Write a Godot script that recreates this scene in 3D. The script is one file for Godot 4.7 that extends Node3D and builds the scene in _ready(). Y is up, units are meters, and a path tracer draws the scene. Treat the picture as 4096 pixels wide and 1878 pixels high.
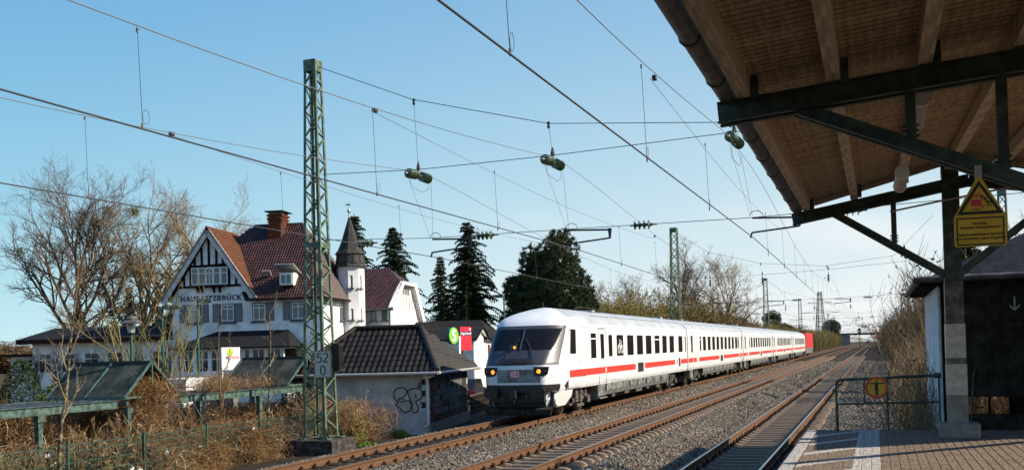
extends Node3D
# A railway station seen from the end of a platform: a passing train, an old inn behind it, lattice masts and wires, a timber canopy.
var M := {}
var names := {}
var rng := RandomNumberGenerator.new()
const YAW := 0.3445058

class MB:
	var v := PackedVector3Array()
	var n := PackedVector3Array()
	var c := PackedColorArray()
	var col := Color(1, 1, 1)
	var colored := false
	func tri(a: Vector3, b: Vector3, d: Vector3) -> void:      # counter-clockwise from outside
		var q := (b - a).cross(d - a).normalized()
		v.append(a); v.append(d); v.append(b)
		n.append(q); n.append(q); n.append(q)
		if colored:
			c.append(col); c.append(col); c.append(col)
	func quad(a: Vector3, b: Vector3, d: Vector3, e: Vector3) -> void:
		tri(a, b, d); tri(a, d, e)
	func box(t: Transform3D, s: Vector3) -> void:
		var x := t.basis.x * s.x * 0.5
		var y := t.basis.y * s.y * 0.5
		var z := t.basis.z * s.z * 0.5
		var o := t.origin
		quad(o - x - y + z, o + x - y + z, o + x + y + z, o - x + y + z)
		quad(o + x - y - z, o - x - y - z, o - x + y - z, o + x + y - z)
		quad(o + x - y + z, o + x - y - z, o + x + y - z, o + x + y + z)
		quad(o - x - y - z, o - x - y + z, o - x + y + z, o - x + y - z)
		quad(o - x + y + z, o + x + y + z, o + x + y - z, o - x + y - z)
		quad(o - x - y - z, o + x - y - z, o + x - y + z, o - x - y + z)
	func bx(p: Vector3, s: Vector3) -> void:
		box(Transform3D(Basis(), p), s)
	func bb(a: Vector3, b: Vector3) -> void:                    # box from corner to corner
		box(Transform3D(Basis(), (a + b) * 0.5), (b - a).abs())
	func bar(a: Vector3, b: Vector3, w: float, h: float, up := Vector3.UP) -> void:
		var z := (b - a).normalized()
		var x := up.cross(z)
		if x.length() < 0.01: x = Vector3.RIGHT.cross(z)
		x = x.normalized()
		box(Transform3D(Basis(x, z.cross(x), z), (a + b) * 0.5), Vector3(w, h, (b - a).length()))
	func angle_bar(a: Vector3, b: Vector3, u: Vector3, w: Vector3, s: float, th: float) -> void:   # an L-section along a-b with flanges towards u and w
		bar(a + u * s * 0.5 + w * th * 0.5, b + u * s * 0.5 + w * th * 0.5, th, s, u)
		bar(a + w * s * 0.5 + u * th * 0.5, b + w * s * 0.5 + u * th * 0.5, th, s, w)
	func tube(p: PackedVector3Array, r: PackedFloat32Array, k: int, caps := false) -> void:
		var m := p.size()
		var up := Vector3.UP
		var prev := []
		var pn := []
		for i in m:
			var d := (p[mini(i + 1, m - 1)] - p[maxi(i - 1, 0)]).normalized()
			if absf(d.dot(up)) > 0.98: up = Vector3(0.3, 0.1, 1).normalized() if absf(d.y) > 0.9 else Vector3.UP
			var x := up.cross(d).normalized()
			var y := d.cross(x)
			up = y
			var ring := []
			var rn := []
			for j in k:
				var t := TAU * j / k
				var q := x * cos(t) + y * sin(t)
				ring.append(p[i] + q * r[i]); rn.append(q)
			if i > 0:
				for j in k:
					var l := (j + 1) % k
					var a: Vector3 = prev[j]
					var b: Vector3 = prev[l]
					var e: Vector3 = ring[l]
					var f: Vector3 = ring[j]
					v.append(a); v.append(e); v.append(b); v.append(a); v.append(f); v.append(e)
					n.append(pn[j]); n.append(rn[l]); n.append(pn[l]); n.append(pn[j]); n.append(rn[j]); n.append(rn[l])
					if colored:
						for z in 6: c.append(col)
			if caps and (i == 0 or i == m - 1):
				for j in k:
					if i == 0: tri(p[i], ring[(j + 1) % k], ring[j])
					else: tri(p[i], ring[j], ring[(j + 1) % k])
			prev = ring; pn = rn
	func rod(a: Vector3, b: Vector3, r: float, k := 8, r2 := -1.0, caps := true) -> void:
		tube(PackedVector3Array([a, b]), PackedFloat32Array([r, r if r2 < 0 else r2]), k, caps)
	func lathe(o: Vector3, ax: Vector3, prof: Array, k: int) -> void:   # prof: [radius, height] pairs
		var x := ax.cross(Vector3(0.13, 0.2, 1.0)).normalized()
		var y := ax.cross(x)
		for i in prof.size() - 1:
			for j in k:
				var t0 := TAU * j / k
				var t1 := TAU * (j + 1) / k
				var d0 := x * cos(t0) + y * sin(t0)
				var d1 := x * cos(t1) + y * sin(t1)
				var r0: float = prof[i][0]
				var r1: float = prof[i + 1][0]
				var a := o + ax * float(prof[i][1])
				var b := o + ax * float(prof[i + 1][1])
				quad(a + d0 * r0, a + d1 * r0, b + d1 * r1, b + d0 * r1)
	func poly(pts: PackedVector2Array, t: Transform3D, depth: float) -> void:   # flat outline in t's xy plane, pushed from z 0 to -depth
		var ix := Geometry2D.triangulate_polygon(pts)
		for i in range(0, ix.size(), 3):
			var q := [pts[ix[i]], pts[ix[i + 1]], pts[ix[i + 2]]]
			if (q[1] - q[0]).cross(q[2] - q[0]) < 0: q.reverse()
			var f := []
			for e in q: f.append(t * Vector3(e.x, e.y, 0))
			tri(f[0], f[1], f[2])
			if depth > 0:
				var g := []
				for e in q: g.append(t * Vector3(e.x, e.y, -depth))
				tri(g[0], g[2], g[1])
		if depth > 0:
			var cw := Geometry2D.is_polygon_clockwise(pts)
			for i in pts.size():
				var a := pts[i]
				var b := pts[(i + 1) % pts.size()]
				if cw:
					var s := a; a = b; b = s
				quad(t * Vector3(a.x, a.y, -depth), t * Vector3(b.x, b.y, -depth), t * Vector3(b.x, b.y, 0), t * Vector3(a.x, a.y, 0))
	func mesh() -> ArrayMesh:
		var arr := []
		arr.resize(Mesh.ARRAY_MAX)
		arr[Mesh.ARRAY_VERTEX] = v
		arr[Mesh.ARRAY_NORMAL] = n
		if colored: arr[Mesh.ARRAY_COLOR] = c
		var m := ArrayMesh.new()
		m.add_surface_from_arrays(Mesh.PRIMITIVE_TRIANGLES, arr)
		return m

func V(x: float, y: float, z: float) -> Vector3: return Vector3(x, y, z)
func uniq(called: String, parent: Node) -> String:
	var key := str(parent.get_instance_id()) + called
	var k: int = names.get(key, 0)
	names[key] = k + 1
	return called if k == 0 else called + "_%03d" % k
func put(called: String, mesh: Mesh, m: Material, parent: Node = self, t := Transform3D.IDENTITY) -> MeshInstance3D:
	var o := MeshInstance3D.new()
	o.name = uniq(called, parent)
	o.mesh = mesh
	if m: o.material_override = m
	o.transform = t
	parent.add_child(o)
	return o
func obj(called: String, b: MB, m: Material, parent: Node = self) -> MeshInstance3D:
	return put(called, b.mesh(), m, parent)
func tag(o: Node, label: String, category: String, group := "") -> Node:
	o.set_meta("label", label); o.set_meta("category", category)
	if group: o.set_meta("group", group)
	return o
func struct(called: String, b: MB, m: Material) -> MeshInstance3D:
	var o := obj(called, b, m)
	o.set_meta("kind", "structure")
	return o
func thing(called: String, label: String, category: String, at := Vector3.ZERO, turn := 0.0, group := "") -> Node3D:
	var o := Node3D.new()
	o.name = uniq(called, self)
	add_child(o)
	o.position = at; o.rotation.y = turn
	tag(o, label, category, group)
	return o
func copy(src: Node3D, called: String, label: String, at: Vector3, turn := 0.0, scl := Vector3.ONE) -> Node3D:
	var o: Node3D = src.duplicate()
	o.name = uniq(called, self)
	add_child(o)
	o.transform = Transform3D(Basis(Vector3.UP, turn).scaled_local(scl), at)
	o.set_meta("label", label)
	return o
func multi(called: String, mesh: Mesh, m: Material, ts: Array, parent: Node = self, cols := PackedColorArray()) -> MultiMeshInstance3D:
	var mm := MultiMesh.new()
	mm.transform_format = MultiMesh.TRANSFORM_3D
	mm.use_colors = cols.size() > 0
	mm.mesh = mesh
	mm.instance_count = ts.size()
	for i in ts.size():
		mm.set_instance_transform(i, ts[i])
		if cols.size(): mm.set_instance_color(i, cols[i])
	var o := MultiMeshInstance3D.new()
	o.name = uniq(called, parent)
	o.multimesh = mm
	o.material_override = m
	o.set_meta("kind", "stuff")
	parent.add_child(o)
	return o
func words(parent: Node, called: String, s: String, high: float, m: Material, t: Transform3D, deep := 0.01, bold := true) -> MeshInstance3D:
	var tm := TextMesh.new()
	var f := SystemFont.new()
	f.font_names = PackedStringArray(["Droid Sans"])
	if bold: f.font_weight = 700
	tm.font = f
	tm.text = s
	tm.font_size = 64
	tm.pixel_size = high / 46.0
	tm.depth = deep
	tm.curve_step = 1.0
	return put(called, tm, m, parent, t)

# ---------------------------------------------------------------- materials
func noise_tex(freq: float, oct: int, sd: int, lo: float, hi: float, size := 512, stretch := 1.0) -> ImageTexture:
	var f := FastNoiseLite.new()
	f.noise_type = FastNoiseLite.TYPE_SIMPLEX_SMOOTH
	f.seed = sd; f.frequency = freq
	f.fractal_octaves = oct; f.fractal_gain = 0.6
	var w := size
	var h := int(size / stretch)
	var im := f.get_seamless_image(w, h)
	im.resize(size, size, Image.INTERPOLATE_BILINEAR)
	im.convert(Image.FORMAT_RGB8)
	var d := im.get_data()
	var mn := 255
	var mx := 0
	for i in range(0, d.size(), 3):
		mn = mini(mn, d[i]); mx = maxi(mx, d[i])
	for i in range(0, d.size(), 3):
		var q := int(255.0 * (lo + (hi - lo) * smoothstep(0.15, 0.85, float(d[i] - mn) / maxf(1.0, mx - mn))))
		d[i] = q; d[i + 1] = q; d[i + 2] = q
	im = Image.create_from_data(size, size, false, Image.FORMAT_RGB8, d)
	im.generate_mipmaps()
	return ImageTexture.create_from_image(im)
var TX := {}
func textures() -> void:
	TX.fine = noise_tex(0.03, 5, 3, 0.55, 1.0)
	TX.patch = noise_tex(0.008, 6, 9, 0.62, 1.0)
	TX.strong = noise_tex(0.02, 6, 21, 0.25, 1.0)
	TX.wood = noise_tex(0.02, 5, 14, 0.55, 1.0, 512, 8.0)
	TX.mild = noise_tex(0.01, 6, 51, 0.86, 1.0)
	TX.grain = noise_tex(0.02, 5, 17, 0.8, 1.0, 512, 8.0)
	TX.soft = noise_tex(0.006, 5, 33, 0.93, 1.0)
	var f := FastNoiseLite.new()
	f.seed = 5; f.frequency = 0.04; f.fractal_octaves = 5
	var im := f.get_seamless_image(512, 512)
	im.convert(Image.FORMAT_RGB8)
	im.bump_map_to_normal_map(6.0)
	TX.bump = ImageTexture.create_from_image(im)
func mat(key: String, c: Color, rough := 0.8, tex := "", scl := 1.0, bump := 0.0, metal := 0.0, world := false) -> StandardMaterial3D:
	var m := StandardMaterial3D.new()
	m.albedo_color = c.linear_to_srgb()
	m.roughness = rough
	if rough > 0.6: m.metallic_specular = 0.22
	m.metallic = metal
	if tex:
		m.albedo_texture = TX[tex]
		m.uv1_triplanar = true
		m.uv1_world_triplanar = world
		m.uv1_scale = Vector3.ONE * scl
	if bump > 0:
		m.normal_enabled = true
		m.normal_texture = TX.bump
		m.normal_scale = bump
		m.uv1_triplanar = true
		m.uv1_world_triplanar = world
		m.uv1_scale = Vector3.ONE * scl
	M[key] = m
	return m
func vmat(key: String, rough := 0.9, tex := "", scl := 1.0) -> StandardMaterial3D:
	var m := mat(key, Color(1, 1, 1), rough, tex, scl)
	m.vertex_color_use_as_albedo = true
	return m
func make_materials() -> void:
	textures()
	mat("earth", Color(0.16, 0.12, 0.075), 0.95, "strong", 0.35, 0.6, 0, true)
	mat("grass", Color(0.12, 0.15, 0.04), 0.95, "strong", 0.5, 0.5, 0, true)
	mat("asphalt", Color(0.085, 0.082, 0.08), 0.9, "fine", 0.8, 0.3, 0, true)
	mat("ballast", Color(0.095, 0.078, 0.058), 0.95, "strong", 2.2, 1.0, 0, true)
	vmat("stone", 0.9)
	mat("rail", Color(0.24, 0.13, 0.072), 0.75, "fine", 2.0, 0.3)
	mat("rail_top", Color(0.55, 0.55, 0.55), 0.28, "fine", 1.5, 0, 0.9)
	mat("rail_dull", Color(0.36, 0.27, 0.2), 0.45, "fine", 1.5, 0, 0.5)
	mat("sleeper_wood", Color(0.05, 0.042, 0.034), 0.9, "wood", 0.6, 0.4)
	mat("sleeper_steel", Color(0.4, 0.3, 0.21), 0.75, "fine", 1.6, 0.4)
	mat("iron", Color(0.06, 0.035, 0.022), 0.8, "fine", 4.0)
	mat("paver", Color(0.33, 0.245, 0.18), 0.9, "fine", 1.3, 0.4, 0, true)
	mat("paver_b", Color(0.3, 0.225, 0.165), 0.9, "fine", 1.1, 0.4, 0, true)
	mat("paver_white", Color(0.66, 0.62, 0.57), 0.85, "strong", 1.0, 0.3, 0, true)
	M.paver_white.albedo_texture = TX.fine
	mat("joint", Color(0.13, 0.1, 0.075), 0.95, "fine", 2.0, 0, 0, true)
	mat("concrete", Color(0.27, 0.25, 0.22), 0.9, "mild", 0.8, 0.3)
	mat("concrete_dark", Color(0.1, 0.09, 0.08), 0.95, "patch", 0.8, 0.5)
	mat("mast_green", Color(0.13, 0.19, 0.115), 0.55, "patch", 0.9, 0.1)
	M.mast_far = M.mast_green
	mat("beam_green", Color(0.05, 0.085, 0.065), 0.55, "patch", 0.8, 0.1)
	mat("frame_green", Color(0.085, 0.15, 0.125), 0.5, "patch", 0.9, 0.1)
	mat("fence_green", Color(0.03, 0.085, 0.06), 0.5)
	mat("board", Color(0.5, 0.36, 0.22), 0.75, "grain", 1.2, 0.1)
	mat("board_b", Color(0.45, 0.32, 0.19), 0.75, "grain", 1.2, 0.1)
	mat("board_c", Color(0.54, 0.4, 0.25), 0.75, "grain", 1.2, 0.1)
	mat("purlin", Color(0.7, 0.56, 0.4), 0.7, "grain", 1.2, 0.1)
	mat("zinc", Color(0.16, 0.14, 0.125), 0.5, "patch", 0.8, 0, 0.3)
	mat("wire", Color(0.035, 0.035, 0.035), 0.6)
	mat("wire_bright", Color(0.2, 0.19, 0.17), 0.5, "", 1, 0, 0.4)
	mat("fitting", Color(0.45, 0.43, 0.4), 0.5, "", 1, 0, 0.5)
	mat("insulator", Color(0.05, 0.085, 0.03), 0.12)
	M.insulator.clearcoat_enabled = true
	mat("insulator_brown", Color(0.05, 0.025, 0.018), 0.2)
	mat("train_white", Color(0.78, 0.78, 0.78), 0.32, "soft", 0.25)
	mat("train_roof", Color(0.42, 0.45, 0.47), 0.5, "mild", 0.12)
	mat("train_grey", Color(0.26, 0.27, 0.26), 0.45, "patch", 0.5)
	mat("train_red", Color(0.68, 0.045, 0.03), 0.4, "soft", 0.4)
	mat("loco_red", Color(0.62, 0.03, 0.035), 0.4, "soft", 0.4)
	mat("train_glass", Color(0.012, 0.012, 0.014), 0.06)
	M.train_glass.metallic_specular = 0.3
	mat("train_black", Color(0.014, 0.014, 0.015), 0.5)
	mat("mask", Color(0.055, 0.058, 0.064), 0.4)
	mat("under", Color(0.05, 0.043, 0.036), 0.8, "patch", 0.9)
	mat("bogie", Color(0.28, 0.25, 0.21), 0.75, "strong", 1.2, 0.2)
	mat("wheel", Color(0.3, 0.24, 0.17), 0.5, "fine", 2.0, 0, 0.4)
	mat("rubber", Color(0.015, 0.015, 0.015), 0.85)
	mat("lettering_grey", Color(0.52, 0.53, 0.55), 0.5)
	mat("white", Color(0.8, 0.8, 0.79), 0.5)
	mat("black", Color(0.012, 0.012, 0.012), 0.6)
	mat("red_sign", Color(0.62, 0.02, 0.035), 0.4)
	mat("blue_sign", Color(0.03, 0.04, 0.14), 0.4)
	mat("green_sign", Color(0.2, 0.52, 0.06), 0.4)
	mat("green_edge", Color(0.05, 0.11, 0.09), 0.4)
	mat("yellow_sign", Color(0.72, 0.4, 0.012), 0.45, "soft", 1.0)
	mat("yellow_bright", Color(0.8, 0.68, 0.03), 0.45)
	mat("plaster", Color(0.86, 0.85, 0.83), 0.9, "mild", 0.12, 0.1)
	mat("plaster_old", Color(0.66, 0.64, 0.6), 0.92, "mild", 0.35, 0.15)
	mat("shed_wall", Color(0.52, 0.51, 0.49), 0.92, "mild", 0.3, 0.15)
	mat("graffiti_fill", Color(0.5, 0.42, 0.36), 0.9, "mild", 0.5)
	mat("timber_dark", Color(0.035, 0.02, 0.016), 0.75, "wood", 0.8)
	mat("shutter", Color(0.04, 0.035, 0.045), 0.6)
	mat("shutter_slat", Color(0.3, 0.29, 0.3), 0.6)
	mat("sill", Color(0.07, 0.075, 0.1), 0.6)
	mat("frame_white", Color(0.72, 0.72, 0.7), 0.5)
	mat("glass", Color(0.02, 0.023, 0.027), 0.05)
	mat("curtain_glass", Color(0.12, 0.125, 0.125), 0.08)
	mat("letter_blue", Color(0.05, 0.055, 0.085), 0.6)
	mat("tile_red", Color(0.062, 0.02, 0.013), 0.5, "strong", 0.7, 0.2)
	M.tile_red.albedo_texture = TX.patch
	mat("tile_red_b", Color(0.04, 0.015, 0.011), 0.5, "patch", 0.7, 0.2)
	mat("tile_red_c", Color(0.09, 0.03, 0.018), 0.5, "patch", 0.7, 0.2)
	mat("tile_orange", Color(0.2, 0.083, 0.043), 0.75, "patch", 0.7, 0.2)
	mat("tile_orange_b", Color(0.16, 0.065, 0.036), 0.75, "patch", 0.7, 0.2)
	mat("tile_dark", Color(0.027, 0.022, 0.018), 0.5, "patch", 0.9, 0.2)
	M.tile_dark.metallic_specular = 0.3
	mat("tile_dark_b", Color(0.034, 0.027, 0.021), 0.5, "patch", 0.9, 0.2)
	M.tile_dark_b.metallic_specular = 0.3
	mat("tile_dark_c", Color(0.022, 0.018, 0.015), 0.48, "patch", 0.9, 0.2)
	M.tile_dark_c.metallic_specular = 0.3
	mat("slate", Color(0.075, 0.07, 0.066), 0.65, "patch", 1.2, 0.2)
	mat("slate_b", Color(0.1, 0.095, 0.09), 0.6, "patch", 1.2, 0.2)
	mat("brick", Color(0.3, 0.095, 0.045), 0.9, "fine", 1.6, 0.3)
	mat("brick_b", Color(0.2, 0.06, 0.035), 0.9, "fine", 1.6, 0.3)
	mat("mortar", Color(0.2, 0.16, 0.13), 0.95)
	mat("stone_wall", Color(0.17, 0.12, 0.085), 0.9, "strong", 0.9, 0.5)
	mat("stone_wall_b", Color(0.24, 0.17, 0.12), 0.9, "strong", 0.9, 0.5)
	mat("stone_painted", Color(0.3, 0.33, 0.33), 0.9, "strong", 0.9, 0.5)
	mat("bark", Color(0.085, 0.062, 0.045), 0.95, "strong", 1.0, 0.4)
	mat("bark_plane", Color(0.33, 0.27, 0.17), 0.9, "strong", 0.5, 0.2)
	mat("crown_grey", Color(0.15, 0.105, 0.075), 0.95)
	mat("crown_plane", Color(0.27, 0.2, 0.115), 0.95)
	mat("twig", Color(0.1, 0.066, 0.045), 0.95)
	mat("twig_warm", Color(0.19, 0.125, 0.06), 0.95)
	mat("stem_olive", Color(0.2, 0.17, 0.07), 0.9)
	vmat("needle", 0.8)
	vmat("dry", 0.95)
	vmat("leaf", 0.85)
	for k in ["needle", "leaf"]:
		M[k].backlight_enabled = true
		M[k].backlight = Color(0.1, 0.12, 0.05)
	mat("roof_felt", Color(0.03, 0.031, 0.035), 0.85, "fine", 1.0, 0.3)
	mat("fascia", Color(0.07, 0.035, 0.022), 0.8, "wood", 0.6)
	mat("glass_dirty", Color(0.075, 0.085, 0.07), 0.55, "patch", 0.4)
	M.glass_dirty.metallic_specular = 0.15
	M.glass_dirty.transparency = BaseMaterial3D.TRANSPARENCY_ALPHA
	M.glass_dirty.albedo_color.a = 0.9
	mat("lattice_wood", Color(0.09, 0.07, 0.05), 0.9)
	mat("corrugated", Color(0.82, 0.85, 0.87), 0.7, "strong", 0.5)
	M.corrugated.albedo_texture = TX.mild
	mat("panel_dark", Color(0.07, 0.06, 0.05), 0.7, "patch", 0.5)
	mat("steel_plate", Color(0.5, 0.45, 0.38), 0.5, "mild", 1.3, 0.1, 0.2)
	mat("rust", Color(0.2, 0.08, 0.03), 0.9, "strong", 1.0)
	mat("litter", Color(0.75, 0.77, 0.75), 0.5)
	mat("far_blue", Color(0.12, 0.13, 0.12), 0.9)
	var g := StandardMaterial3D.new()
	g.albedo_color = Color(0.9, 0.55, 0.15); g.emission_enabled = true; g.emission = Color(1.0, 0.56, 0.2); g.emission_energy_multiplier = 1.3
	M.headlight = g
	g = g.duplicate(); g.emission = Color(0.15, 1.0, 0.4); M.green_light = g
	g = g.duplicate(); g.emission = Color(1.0, 0.05, 0.1); M.red_light = g

func sky_image() -> ImageTexture:
	var w := 1024
	var h := 512
	var im := Image.create(w, h, false, Image.FORMAT_RGBF)
	var sun := SUN.normalized()
	var f := FastNoiseLite.new()
	f.seed = 12; f.frequency = 1.0; f.fractal_octaves = 6; f.fractal_gain = 0.55
	for j in h:
		var el := PI * 0.5 - PI * (j + 0.5) / h
		for i in w:
			var az := TAU * (i + 0.5) / w
			var d := Vector3(sin(az) * cos(el), sin(el), -cos(az) * cos(el))
			var y := maxf(d.y, 0.0)
			var cs := clampf(d.dot(sun), -1, 1)
			var c := Vector3(0.05 + 0.5 * exp(-y / 0.2), 0.13 + 0.69 * exp(-y / 0.36), 0.5 + 0.36 * exp(-y / 0.5))
			var flat := Vector2(d.x, d.z).normalized().dot(Vector2(sun.x, sun.z).normalized())
			var pale := smoothstep(-0.75, 0.35, flat) * exp(-y / 0.2)
			c = c.lerp(Vector3(0.86, 0.87, 0.86), minf(1.0, pale * 0.95))
			c += Vector3(0.5, 0.46, 0.4) * pow(maxf(0.0, cs), 8.0)
			if d.y > 0.0:      # thin high cloud, thickest towards the sun's side near the horizon
				var q := d / (d.y + 0.12)
				var cl := f.get_noise_3d(q.x * 0.9 + q.z * 0.5, q.z * 0.35 - q.x * 0.2, 1.7) + 0.35 * f.get_noise_3d(q.x * 3.0, q.z * 1.2, 5.0)
				var cover := smoothstep(-0.3, 0.45, cl) * smoothstep(-0.3, 0.3, flat) * smoothstep(0.26, 0.05, d.y)
				c = c.lerp(Vector3(0.88, 0.89, 0.9), clampf(cover * 0.6, 0, 1))
			else:
				c = Vector3(0.25, 0.24, 0.22)
			im.set_pixel(i, j, Color(c.x, c.y, c.z) / 1.4)
	return ImageTexture.create_from_image(im)

var SUN := Vector3(cos(deg_to_rad(35)) * cos(deg_to_rad(16)), sin(deg_to_rad(35)), -cos(deg_to_rad(35)) * sin(deg_to_rad(16)))
func _ready() -> void:
	var cam := Camera3D.new()
	cam.name = "camera"
	cam.projection = Camera3D.PROJECTION_FRUSTUM
	cam.near = 0.1
	cam.far = 3000.0
	cam.size = 0.1 * 1878.0 / 4059.0
	cam.frustum_offset = Vector2(0, 0.1 * (1324.04 - 939.0) / 4059.0)
	cam.position = Vector3(0, 2.479, 0)
	cam.basis = Basis.from_euler(Vector3(deg_to_rad(1.0), YAW, -0.026))
	add_child(cam)
	cam.current = true
	var env := Environment.new()
	env.tonemap_mode = Environment.TONE_MAPPER_LINEAR
	env.tonemap_exposure = 1.5
	env.background_mode = Environment.BG_SKY
	var sk := Sky.new()
	var pm := PanoramaSkyMaterial.new()
	pm.panorama = sky_image()
	sk.sky_material = pm
	env.sky = sk
	env.sdfgi_enabled = true
	env.ssao_enabled = true
	env.ssil_enabled = true
	env.fog_enabled = false
	env.fog_density = 0.0003
	env.fog_light_color = Color(0.82, 0.87, 0.9)
	var we := WorldEnvironment.new()
	we.name = "environment"
	we.environment = env
	add_child(we)
	var sun := DirectionalLight3D.new()
	sun.name = "sun"
	sun.light_energy = 1.6
	sun.light_color = Color(1.0, 0.945, 0.86)
	sun.light_angular_distance = 0.5
	sun.shadow_enabled = true
	add_child(sun)
	sun.look_at_from_position(Vector3.ZERO, -SUN)
	rng.seed = 4711
	make_materials()
	build_all()

# ---------------------------------------------------------------- ground, ballast, tracks, platform
const TRACKS := [-11.88, -7.62, -2.97]
const BED := [[-17.6, -0.62], [-15.2, -0.55], [-14.4, -0.46], [-13.65, -0.2], [-10.1, -0.2], [-9.4, -0.21], [-9.0, -0.27], [-8.85, -0.33], [-6.4, -0.33], [-6.25, -0.27], [-5.75, -0.22], [-4.95, -0.5], [-4.5, -0.27], [-4.2, -0.33], [-1.75, -0.33], [-1.35, -0.3], [0.2, -0.42], [4.0, -0.5]]
func bed_y(x: float) -> float:
	for i in BED.size() - 1:
		if x <= BED[i + 1][0]:
			return lerpf(BED[i][1], BED[i + 1][1], clampf((x - BED[i][0]) / (BED[i + 1][0] - BED[i][0]), 0, 1))
	return -0.5
func build_ground() -> void:
	var b := MB.new()
	b.quad(V(-1500, -0.72, 300), V(1500, -0.72, 300), V(1500, -0.72, -1800), V(-1500, -0.72, -1800))
	struct("ground", b, M.earth)
	b = MB.new()
	b.quad(V(-42, -0.716, 40), V(-23.5, -0.716, 40), V(-23.5, -0.716, -75), V(-42, -0.716, -75))
	struct("street", b, M.asphalt)
	b = MB.new()
	for i in BED.size() - 1:
		var p: Array = BED[i]
		var q: Array = BED[i + 1]
		b.quad(V(p[0], p[1], 30), V(q[0], q[1], 30), V(q[0], q[1], -620), V(p[0], p[1], -620))
	struct("ballast_bed", b, M.ballast)
	# loose stones
	var protos := []
	for k in 3:
		var s := MB.new()
		var sp := SphereMesh.new()
		sp.radial_segments = 5; sp.rings = 2; sp.radius = 0.5; sp.height = 1.0
		var arr := sp.get_mesh_arrays()
		var vs: PackedVector3Array = arr[Mesh.ARRAY_VERTEX]
		var ix: PackedInt32Array = arr[Mesh.ARRAY_INDEX]
		var f := FastNoiseLite.new()
		f.seed = k * 7 + 1; f.frequency = 1.3
		for i in range(0, ix.size(), 3):
			var q := []
			for j in 3:
				var p: Vector3 = vs[ix[i + j]]
				p *= 1.0 + 0.75 * f.get_noise_3dv(p * 2.0 + Vector3(k * 9, 0, 0))
				q.append(Vector3(p.x * 1.25, p.y * 0.8, p.z))
			if (q[1] - q[0]).cross(q[2] - q[0]).length() > 1e-5:
				s.tri(q[0], q[2], q[1])
		protos.append(s.mesh())
	var tint := FastNoiseLite.new()
	tint.seed = 77; tint.frequency = 0.12; tint.fractal_octaves = 4
	var ts := [[], [], []]
	var cs := [PackedColorArray(), PackedColorArray(), PackedColorArray()]
	for zone in [[-16.6, -42.0, 205000, 1.0], [-42.0, -78.0, 90000, 1.45], [-78.0, -140.0, 40000, 2.3]]:
		for i in int(zone[2]):
			var x := rng.randf_range(-15.6, 2.6)
			var z := rng.randf_range(zone[1], zone[0])
			if x > -1.25 and z > -20.7: continue
			if x < -14.3 and rng.randf() < (-14.3 - x) * 0.85: continue
			if x > -0.6 and rng.randf() < (x + 0.6) * 0.45: continue
			var inner := false
			for t in TRACKS:
				if absf(x - t) < 0.7: inner = true
			if inner and rng.randf() < 0.35: continue
			var sz := rng.randf_range(0.034, 0.078) * float(zone[3])
			if rng.randf() < 0.12: sz *= 1.3
			var y := bed_y(x) + sz * rng.randf_range(-0.15, 0.35)
			if inner: y -= 0.03
			var k := i % 3
			var bs := Basis.from_euler(Vector3(rng.randf() * TAU, rng.randf() * TAU, rng.randf() * TAU)).scaled(Vector3(sz, sz, sz))
			ts[k].append(Transform3D(bs, Vector3(x, y, z)))
			var g := rng.randf()
			var base := Color(0.17, 0.145, 0.11)
			if g < 0.3: base = Color(0.11, 0.085, 0.06)
			elif g < 0.55: base = Color(0.2, 0.19, 0.165)
			elif g < 0.63: base = Color(0.34, 0.3, 0.24)
			elif g < 0.7: base = Color(0.24, 0.15, 0.085)
			var fz := 0.85 + 0.3 * (tint.get_noise_2d(x * 3.0, z * 1.2) + 0.5)
			for t in TRACKS:      # rust dust beside the rails
				var dr := absf(absf(x - t) - 0.75)
				if dr < 0.32 and rng.randf() < 0.75: base = base.lerp(Color(0.15, 0.082, 0.042), 0.7)
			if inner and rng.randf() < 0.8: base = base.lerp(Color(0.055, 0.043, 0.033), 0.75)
			cs[k].append(Color(base.r * fz, base.g * fz, base.b * fz))
	for k in 3:
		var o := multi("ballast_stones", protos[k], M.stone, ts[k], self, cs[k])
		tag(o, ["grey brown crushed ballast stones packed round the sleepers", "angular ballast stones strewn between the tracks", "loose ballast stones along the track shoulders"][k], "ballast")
func rail_profile() -> PackedVector2Array:
	return PackedVector2Array([Vector2(-0.07, -0.172), Vector2(0.07, -0.172), Vector2(0.07, -0.16), Vector2(0.012, -0.14), Vector2(0.01, -0.05), Vector2(0.034, -0.038), Vector2(0.036, -0.008), Vector2(0.028, 0.0), Vector2(-0.028, 0.0), Vector2(-0.036, -0.008), Vector2(-0.034, -0.038), Vector2(-0.01, -0.05), Vector2(-0.012, -0.14), Vector2(-0.07, -0.16)])
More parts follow.
